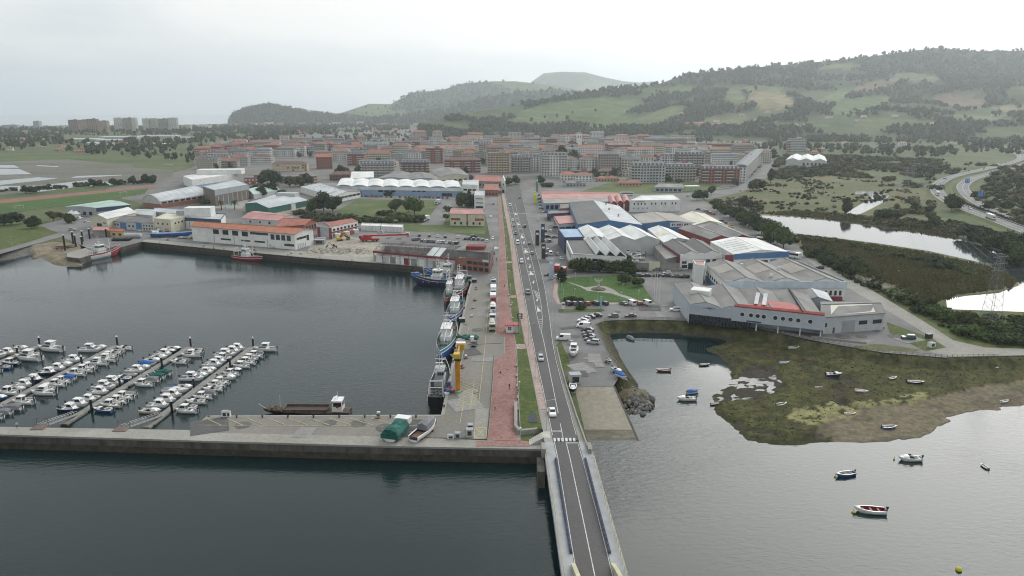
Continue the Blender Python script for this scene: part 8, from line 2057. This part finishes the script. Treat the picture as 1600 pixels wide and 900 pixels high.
def person(px,py,ang,label,top,legs,walk=.25,z=ZL+.14,skin=(.42,.27,.2)):
 me=bpy.data.meshes.new('person');s=walk
 J={'pel':(0,0,.95),'chest':(0,0,1.28),'neck':(0,0,1.47),'head':(0,.02,1.60),'crown':(0,.02,1.70),'kl':(-.1,s*.5,.5),'fl':(-.1,s*.6,.08),'tl':(-.1,s*.6+.14,.05),'kr':(.1,-s*.2,.5),'fr':(.1,-s,.12),'tr':(.1,-s+.13,.05),'hl':(-.1,0,.9),'hr':(.1,0,.9),'sl':(-.19,0,1.4),'el':(-.25,-s*.4,1.14),'wl':(-.25,-s*.2,.9),'sr':(.19,0,1.4),'er':(.25,s*.5,1.14),'wr':(.25,s*.9,.95)}
 E_=[('pel','chest'),('chest','neck'),('neck','head'),('head','crown'),('pel','hl'),('hl','kl'),('kl','fl'),('fl','tl'),('pel','hr'),('hr','kr'),('kr','fr'),('fr','tr'),('neck','sl'),('sl','el'),('el','wl'),('neck','sr'),('sr','er'),('er','wr')]
 Rr={'pel':.15,'chest':.17,'neck':.065,'head':.1,'crown':.08,'kl':.065,'fl':.05,'tl':.045,'kr':.065,'fr':.05,'tr':.045,'hl':.095,'hr':.095,'sl':.07,'el':.05,'wl':.04,'sr':.07,'er':.05,'wr':.04}
 ks=list(J);me.from_pydata([J[k]for k in ks],[(ks.index(a),ks.index(b))for a,b in E_],[])
 o=link('person',me,None,G(px,py,z));o.rotation_euler.z=ang
 sk=o.modifiers.new('skin','SKIN')
 if not me.skin_vertices:me.skin_vertices.new()
 for i,k in enumerate(ks):me.skin_vertices[0].data[i].radius=(Rr[k],Rr[k]*.8);me.skin_vertices[0].data[i].use_root=k=='pel'
 o.modifiers.new('sub','SUBSURF').levels=1;o.modifiers['sub'].render_levels=1
 m=bpy.data.materials.new('clothes');m.use_nodes=True;nt_=m.node_tree;b=nt_.nodes['Principled BSDF'];b.inputs['Roughness'].default_value=.85
 tc_=nt_.nodes.new('ShaderNodeTexCoord');sp=nt_.nodes.new('ShaderNodeSeparateXYZ');rp_=nt_.nodes.new('ShaderNodeValToRGB');nt_.links.new(tc_.outputs['Object'],sp.inputs[0]);mt=nt_.nodes.new('ShaderNodeMath');mt.operation='DIVIDE';mt.inputs[1].default_value=1.8;nt_.links.new(sp.outputs['Z'],mt.inputs[0]);nt_.links.new(mt.outputs[0],rp_.inputs[0]);rp_.color_ramp.interpolation='CONSTANT'
 e=rp_.color_ramp.elements;e[0].color=(.03,.03,.03,1);e[0].position=0;e[1].position=.06;e[1].color=(*legs,1)
 for p_,c in((.53,top),(.81,skin),(.93,(.03,.02,.015))):x=e.new(p_);x.color=(*c,1)
 nt_.links.new(rp_.outputs[0],b.inputs['Base Color']);me.materials.append(m);tag(o,label,'person')
person(782,588,.3,'person in dark top and white shorts walking on the red promenade',(.02,.02,.03),(.5,.5,.5));person(796,608,2.9,'person in dark clothes walking right of the first promenade walker',(.02,.025,.05),(.03,.03,.04))
person(773.5,641,.2,'person in pale top near the lower end of the promenade',(.5,.45,.42),(.05,.05,.06));person(810,613,1.5,'person in white top beside the grass strip bench',(.6,.6,.6),(.08,.08,.1))
person(27,669.5,.2,'person in pale blue top standing on the mole at the left',(.5,.56,.62),(.03,.04,.07));person(1172,516,1.,'person in black standing on the path before the porthole building',(.015,.015,.02),(.02,.02,.03))
for k,(px,py)in enumerate([(776,408),(781.5,408),(789.5,372),(788,450),(793,330)]):person(px,py,k*1.3,f'small figure in dark clothes, {nth(k)} of the far promenade walkers',(.06,.05,.06),(.03,.03,.04))
def digger(px,py,ang,label,mat,s=1.):
 t=thing('excavator',label,'excavator',G(px,py,Z4),ang);t.scale=(s,s,s)
 for y in(-1,1):MB().box((0,y*1.0,0),(3.4,.55,.8),taper=.92).build('track',DARKM,t)
 MB().box((-.3,0,.85),(2.8,2.4,1.2)).build('house',mat,t);m=MB();b,u=cabin(m,.1,1.3,1.0,2.0,1.2,.1);c=m.build('cab',mat,t,loc=(0,.6,0));glassband(b,u,.2,.9,sides=((0,1),(1,2),(2,3),(3,0))).build('window',TINT,c)
 MB().cyl((1.2,-.3,1.8),(3.6,-.3,4.6),.25,.2,n=6).build('boom',mat,t);MB().cyl((3.6,-.3,4.6),(5.2,-.3,2.2),.2,.15,n=6).build('dipper',mat,t);MB().box((5.2,-.3,1.3),(.9,1.1,.9),taper=1.2).build('bucket',DARKM,t)
digger(531,376,.4,'yellow excavator working on the building site',YEL);digger(544,374,2.2,'second smaller digger right of the yellow excavator',M('digger_ochre',(.35,.2,.06),.6),.7);digger(523,388,3.6,'rusty brown excavator on the rubble by the north quay',M('digger_rust',(.22,.10,.04),.6),.8)
t=thing('mobile_crane','red mobile crane with long lowered boom in the car park','crane',G(578,377,Z4),.1);MB().box((0,0,.7),(11,2.6,1.1)).build('carrier',REDM,t);MB().box((-1.5,0,1.8),(5,2.6,1.9)).build('superstructure',REDM,t);m=MB();b,u=cabin(m,-6.2,-4.2,2.4,1.8,1.7,.1);c=m.build('cab',REDM,t);glassband(b,u,.4,.9).build('window',TINT,c)
for z,l0,l1,w in((3.0,-4,9,1.0),(3.1,9,16,.8),(3.2,16,22,.6)):MB().box(((l0+l1)/2,0,z),(l1-l0,w,.9)).build('boom_section',REDM,t)
MB().box((22.4,0,2.2),(.8,1.2,2.4)).build('boom_head',REDM,t)
for x in(-4,-2,2,4):
 for s in(-1,1):MB().cyl((x,s*1.1-.2,.55),(x,s*1.1+.2,.55),.55,n=10).build('wheel',TYRE,t)
t=thing('rubble_heap','long heap of pale demolition rubble beside the north quay','rubble',G(520,392,Z4));
for k in range(90):
 p=G(R.uniform(482,578),393.5+R.uniform(-5,3),Z4)-t.location;o=link('rubble_block',R.choice(ROCKS),t,(p.x,p.y,.2));s=R.uniform(.4,1.3);o.scale=(s,s,s*.7);o.rotation_euler=(R.uniform(0,3),R.uniform(0,3),0)
 o.data=REMATS.setdefault((o.data.name,'pale'),o.data.copy());o.data.materials[0]=M('pale_rubble',(.40,.38,.34),.95,.25,.6)
boxes(500,381,6,4,2.6,'grey site container with red top by the building site',M('container_grey',(.25,.25,.26),.7),'site_container','container');boxes(502,378,5,2.5,2.4,'white and red site van shaped cabin behind the grey container',M('container_red',(.38,.06,.06),.6),'site_container','container')
for k,(px,py,h)in enumerate([(102,391,8.5),(115,384,8),(119,388,7.5),(130,381,7.5),(141,377,7.5),(167,374,6.5),(129,386,6)]):
 t=thing('slip_post',f'black steel slip post with white top, {nth(k)} from left on the brown slip','post',G(px,py,2.2),0,'black posts of the slip');MB().cyl((0,0,-1),(0,0,h),.5,n=10).build('shaft',HBLK,t);MB().cyl((0,0,h),(0,0,h+.35),.62,n=10).build('cap',GEL,t)
t=thing('slip_cradle','rusty brown launching cradle on the slip','cradle',G(112,388,2.0),.35)
for k in range(6):MB().box((-7+k*2.8,0,.2),(.5,5,.6)).build('beam',RUST,t)
for y in(-2.3,2.3):MB().box((0,y,.8),(17,.5,.5)).build('rail',RUST,t)
s=Shed('slip_hut','low yellow and red roofed hut behind the slip posts','hut',[(170,361),(194,362),(194,358),(168,357)],3.4,YELW);s.roof('gable',1,1,.8,R_RED);s.row(AB,2,.1,.9,.8,2.2,.4);s.done()
s=Shed('red_slip_shed','red roofed open shed above the brown slip','shed',[(145,360),(169,360),(172,355),(150,354)],4,CONCW);s.roof('gable',1,1,1.,R_PINK);s.done()
t=thing('storage_tank','silver horizontal tank on the apron behind the red white trawler','tank',G(208,372,Z3),-.1);MB().cyl((-5,0,1.6),(5,0,1.6),1.4,n=14).ball((-5,0,1.6),1.4,10,6,0,(.4,1,1)).ball((5,0,1.6),1.4,10,6,0,(.4,1,1)).build('vessel',R_LIGHT,t)
for x in(-3,3):MB().box((x,0,0),(.6,2.2,.8)).build('saddle',CONCW,t)
t=thing('net_boat','dark net covered boat lying on the apron below the silver tank','boat',G(192,376,Z3),.05);hull_mesh(12,3.2,1.2).build('hull',[HBLK,RUST,HBLK,RUST],t);m=MB()
for k in range(14):m.ball((-5+k*.75,R.uniform(-.5,.5),1.4),.7,7,4,0,(1.2,1.3,.5))
m.build('net_pile',DARKM,t)
t=thing('blue_seine_boat','long blue and white boat laid up beside the orange warehouse','boat',G(272,370,Z3),.16);hull_mesh(26,5,1.9,sheer=.3).build('hull',[HBLUE,M('light_blue_deck',(.15,.26,.42),.6,.2),HBLUE,FLOORB],t,loc=(0,0,.6));MB().box((-10.5,0,2.4),(3.2,3,1.4)).build('cuddy',GEL,t)
for x in(-8,0,8):MB().box((x,0,0),(.5,3,.7)).build('cradle',RUST,t)
t=thing('seine_gear','heap of pale and dark fishing gear beside the warehouse corner','nets',G(291,373,Z3));m=MB()
for k in range(20):m.ball((R.uniform(-5,5),R.uniform(-1.5,1.5),.6),R.uniform(.6,1.2),7,4,0,(1.2,1,.7))
m.build('net',M('mixed_gear',(.28,.26,.24),.9,.5,1.2),t);MB().cyl((7,-1,.1),(7,-1,1.5),.9,n=10).build('drum',GEL,t)
putboat('cuddy',G(245,361,Z3+.6),.1,'white boat laid up before the cream harbour office',None,1.3);putboat('open',G(433,386,Z3+.3),.3,'white skiff lying before the orange warehouse',None,1.5)
PK=[(873,441),(880,437),(893,433),(990,428),(1003,444),(1022,471),(876,473),(872,458)]
sheet('lawn_park',PK,Z4,LAWN)
sheet('park_path',[(886,440),(900,444),(915,449),(930,447),(945,447),(958,452),(968,459),(985,464),(1000,470),(990,470.5),(975,465),(955,458.5),(935,456),(918,454.5),(908,449),(892,443)],Z4+.04,CONC_L)
sheet('pavement_park',[(866,440),(874,437),(872,445),(870,458),(875,473.5),(1024,473),(1024,474.6),(872,475.6),(864,463)],Z3,PINK_L)
sheet('traffic_island',[(872,483),(940,482),(946,484.5),(940,487),(873,488)],Z4,VERGE)
t=thing('statue','pale winged statue on a plinth in the round park bed','statue',G(935,452,Z4+.05));MB().cyl((0,0,0),(0,0,.3),3.2,3.0,n=20).build('flower_bed',M('bed_soil',(.09,.075,.045),.9,.4,1.5),t);MB().box((0,0,.2),(1.5,1.5,1.6),taper=.8).build('plinth',STONEW,t)
m=MB();m.loft([[Vector((r*math.cos(a),r*math.sin(a)*.8,z))for a in[i*math.pi/4 for i in range(8)]]for z,r in((1.7,.5),(2.4,.38),(3.2,.5),(3.8,.42),(4.1,.14),(4.3,.22),(4.6,.2),(4.75,.05))]);m.build('figure',M('statue_stone',(.45,.45,.42),.8,.2),t)
for s in(-1,1):MB().add([(s*.3,0,3.2),(s*.35,.1,3.9),(s*1.6,.15,5.0),(s*1.9,.05,4.3),(s*1.2,-.05,3.4)],[(0,1,2,3,4)]).add([(s*.3,.12,3.2),(s*.35,.22,3.9),(s*1.6,.27,5.0),(s*1.9,.17,4.3),(s*1.2,.07,3.4)],[(4,3,2,1,0)]).build('wing',M('statue_stone'),t)
for k,(px,py)in enumerate([(874.5,447),(877.5,456),(880.5,465),(898,463),(934,469),(970,469),(973,456),(923,444),(899,438),(998,466),(1019,470)]):
 t=thing('park_post',f'slim pale post lamp, {nth(k)} placed around the park lawn','post',G(px,py,Z4),0,'slim park posts');MB().cyl((0,0,0),(0,0,3.2),.07,n=6).build('shaft',STEEL,t);MB().cyl((0,0,3.2),(0,0,3.5),.16,n=8).build('light',GEL,t)
for k,(px,py)in enumerate([(1022,468),(1025.5,471),(1029.5,474.5)]):
 t=thing('flagpole',['bare white flagpole, left of three by the park','bare white flagpole, middle of three by the park','bare white flagpole, right of three by the park'][k],'flagpole',G(px,py,Z2),0,'bare flagpoles by the park');MB().cyl((0,0,0),(0,0,11),.13,.07,n=8).build('pole',GEL,t);MB().ball((0,0,11.1),.16,6,4).build('finial',GEL,t)
t=thing('blue_totem','slim blue and white totem sign on the traffic island','sign',G(939,483,Z4));MB().box((0,0,0),(.7,.35,5.2)).build('panel',M('totem_blue',(.25,.40,.55),.5),t);MB().box((0,0,0),(1.,.7,.3)).build('base',CONC_L,t)
t=thing('white_totem','white and red notice pillar at the corner of the park kerb','sign',G(880,483,Z3));MB().box((0,0,0),(1.3,.5,2.6)).build('panel',GEL,t);MB().box((0,-.26,1.6),(1.0,.04,.7)).build('notice',REDM,t)
for k,(px,py,h,c,lab)in enumerate([(848,379,11,NAVY,'dark blue dealership totem, farther of two tall ones'),(839.5,384,9,DARKM,'black dealership totem beside the road'),(849,405,8,DARKM,'short black totem near the palm by the estate road'),(861,437,10,M('totem_pale',(.40,.46,.55),.5),'pale blue and white totem before the red lorries'),(836,318,10,M('totem_yellow',(.55,.6,.02),.5),'bright yellow totem in the dealership yard'),(839,300,14,M('totem_green',(.12,.22,.16),.5),'tall green totem at the far dealership entrance')]):
 t=thing('totem_sign',lab,'sign',G(px,py,Z2));MB().box((0,0,0),(2.2,.6,h)).build('panel',c,t);MB().box((0,-.31,h*.72),(1.5,.04,h*.12)).build('emblem',GEL,t);MB().box((0,0,0),(2.6,1.,.3)).build('base',CONC_L,t)
t=thing('yellow_crane_arm','yellow folded crane arm lying before the grey end shed','crane',G(1352,514,Z3),.0);MB().box((-2.5,0,.1),(3,1.6,.9)).build('body',YEL,t);MB().cyl((-2,0,1),(1.0,0,1.7),.35,n=6).cyl((1.,0,1.7),(4.2,0,.9),.3,n=6).build('arm',YEL,t);MB().box((4.4,0,.3),(1.2,1.2,1.)).build('grab',YEL,t)
lamp(1363,540,6.5,'dark lamp post standing on the kerbed verge by the gravel yard',None,arm=.5)
t=thing('kerb_block','long pale concrete kerb lying on the gravel before the grey shed','kerb',G(1310,532,Z3),-.42);MB().box((0,0,0),(17,.5,.55)).build('beam',CONC_L,t);MB().box((0,0,.55),(16.9,.3,.06)).build('cap',CONC_L,t)
for k,(px,py,lab)in enumerate([(1451,528,'dark waste container on the verge by the pale lane'),(1455,542,'white rubbish skip at the tip of the verge')]):boxes(px,py,2.0,1.4,1.5,lab,[DARKM,GEL][k],'waste_container','container',.3)
sheet('verge_lamp',[(1330,541),(1370,537),(1440,546),(1430,549),(1345,546)],Z3+.02,WETLAND)
boxes(898,598,3.2,2.6,2.8,'square grey camper cabin parked beside the road parapet',M('camper_grey',(.40,.40,.36),.6),'camper_cabin','camper',.12)
car('van','white',G(880,531,Z2),math.radians(175),'small white van parked at the top of the boat ramp lot')
t=thing('pallet_rack','metal rack frame standing behind the large white cruiser','rack',G(891,533,Z2),.1);MB().box((0,0,.1),(1.8,1.4,.1)).build('shelf',STEEL,t)
for a in(-.8,.8):
 for b in(-.6,.6):MB().box((a,b,0),(.08,.08,1.5)).build('upright',STEEL,t)
t=thing('kayak_stack','orange kayak lying against the ramp wall','kayak',G(903,643,2.3),1.9);MB().loft([[Vector((x,w*math.cos(a),.3+.22*math.sin(a)))for a in[i*math.pi/4 for i in range(8)]]for x,w in((-1.9,.03),(-1.2,.3),(0,.38),(1.2,.3),(1.9,.03))]).build('hull',M('kayak_orange',(.45,.12,.04),.5),t);MB().cyl((0,0,.5),(0,0,.56),.25,n=10).build('cockpit',DARKM,t)
sheet('verge_ramp',[(868.5,540),(876,532),(890,565),(893,600),(884,598),(874,565)],Z3,VERGE)
def fence(pts,label,group=None,step=1.6,h=1.05):
 w=[G(a,b,ZL+.05)for a,b in pts];t=thing('timber_fence',label,'fence',w[0]);m=MB();r=MB()
 for a,b in zip(w[:-1],w[1:]):
  n=max(1,int((b-a).length/step));
  for k in range(n):p=a.lerp(b,k/n)-w[0];m.box(p,(.13,.13,h))
  for z in(.45,.9):r.cyl(a-w[0]+Vector((0,0,z)),b-w[0]+Vector((0,0,z)),.06,n=4)
 stuff(m.build('posts',M('grey_timber',(.25,.23,.20),.9,.3,1.),t));r.build('rails',M('grey_timber'),t)
fence([(972,583),(948,545),(931,507),(945,501),(1000,499),(1100,502),(1180,513)],'grey timber fence round the top of the basin')
fence([(1180,513),(1270,532),(1380,551),(1480,559),(1560,558)],'grey timber fence along the shore path below the porthole building')
s=Shed('yard_gate_wall','long grey yard wall with a cream gate behind the parked cars','wall',[(988,412),(1062,412),(1062,411),(988,411)],3.6,CONCW);s.band(AB,0,4.6,CREAMW,.35,.58,'gate',.3);s.done()
s=Shed('boat_yard_backwall','tall bare concrete wall at the back of the walled boat yard','wall',[(962,378),(1034,377),(1034,375),(962,376)],6.5,CONCW);s.done()
for k,(px,py)in enumerate([(30,326),(193,304)]):
 t=thing('football_goal',['white football goal at the left end of the pitch','white football goal at the far right end of the pitch'][k],'goal',G(px,py),1.2);MB().cyl((-3.6,0,0),(-3.6,0,2.4),.08,n=5).build('post',GEL,t);MB().cyl((3.6,0,0),(3.6,0,2.4),.08,n=5).build('post',GEL,t);MB().cyl((-3.6,0,2.4),(3.6,0,2.4),.08,n=5).build('crossbar',GEL,t)
sheet('swimming_pool',[(345,319),(360,313),(372,314),(362,321)],Z4,M('pool_blue',(.12,.42,.52),.1,.1));sheet('pool_terrace',[(325,325),(352,309),(390,311),(378,326)],Z3,CONC_L)
for k,(px,py)in enumerate([(113,338),(120,339),(131,337)]):
 t=thing('party_tent',f'small white peaked tent, {nth(k)} from left by the green roofed hall','tent',G(px,py),.2,'white tents by the green roofed hall');MB().box((0,0,0),(4.5,4.5,2.4)).build('side',GEL,t);MB().cyl((0,0,2.4),(0,0,4.6),3.3,.1,n=4).build('canopy',GEL,t)
fence([(0,334),(95,322),(226,303)],'light mesh fence along the near side of the football pitch',step=5,h=2.)
PATCH=[patch_mat('tar_repair',[(.3,(.085,.085,.085)),(.7,(.12,.118,.115))],.3,fine=.5,bump=.05),patch_mat('pale_repair',[(.3,(.22,.215,.205)),(.7,(.27,.265,.25))],.3,fine=.5,bump=.05),patch_mat('oil_stain',[(.3,(.105,.10,.094)),(.7,(.15,.146,.138))],.5,fine=.6,bump=.05)]
for reg,n in(([(870,500),(905,505),(915,540),(950,580),(950,600),(900,600),(880,540)],8),([(1030,440),(1045,470),(1075,490),(1180,510),(1100,498),(1000,490),(950,488),(1030,478)],9),([(695,640),(718,530),(735,450),(770,445),(766,530),(735,640)],12),([(330,655),(680,655),(680,680),(310,674)],9),([(560,362),(640,370),(755,385),(750,395),(600,378)],8),([(200,365),(290,380),(400,390),(300,376),(230,358)],7),([(1300,520),(1400,516),(1430,538),(1330,535)],6),([(838,345),(850,345),(880,400),(868,430),(850,420)],6)):
 k=0;xs_=[q[0]for q in reg];ys_=[q[1]for q in reg]
 while k<n:
  px,py=R.uniform(min(xs_),max(xs_)),R.uniform(min(ys_),max(ys_))
  if not inpoly(px,py,reg):continue
  c=G(px,py);w,l=R.uniform(1.2,4.5),R.uniform(1.5,9);a=R.choice([0.05,1.5,.4]);mt=R.choice(PATCH);rnd=mt.name.startswith('oil')
  pts=[(c.x+math.cos(a)*x-math.sin(a)*y,c.y+math.sin(a)*x+math.cos(a)*y)for x,y in([(-w,-l*.5),(w,-l*.5),(w,l*.5),(-w,l*.5)]if not rnd else[(w*.6*R.uniform(.88,1.08)*math.cos(q),w*.6*R.uniform(.88,1.08)*math.sin(q))for q in[i*.52 for i in range(12)]])]
  sheet('ground_patch',pts,Z3+.045+k*.0012,mt,px=False);k+=1
for k,(px,py)in enumerate([(262,376),(318,386),(334,388),(398,391),(455,396.5),(470,397),(590,406),(612,408),(628,409.5),(668,416),(742,470),(739,482),(737,495),(728,560),(722,575),(744,452),(718,598),(640,654),(590,653)]):
 t=thing('pallet_stack',f'small stack of pallets and fish boxes, {nth(k)} counted along the working quays','pallets',G(px,py,Z3+.03),R.uniform(0,1.5),'pallet stacks on the quays')
 for j in range(R.randint(1,3)):MB().box((0,0,j*.16),(1.2,1.0,.13),R.uniform(-.06,.06)).build('pallet',WOODH,t)
 for j in range(R.randint(1,4)):MB().box((R.uniform(-.3,.3),R.uniform(-.2,.2),.5+j*.3),(.8,.55,.28),R.uniform(-.2,.2)).build('fish_box',R.choice([M('crate_blue'),M('crate_green'),GEL,GELC,M('crate_red')]),t)
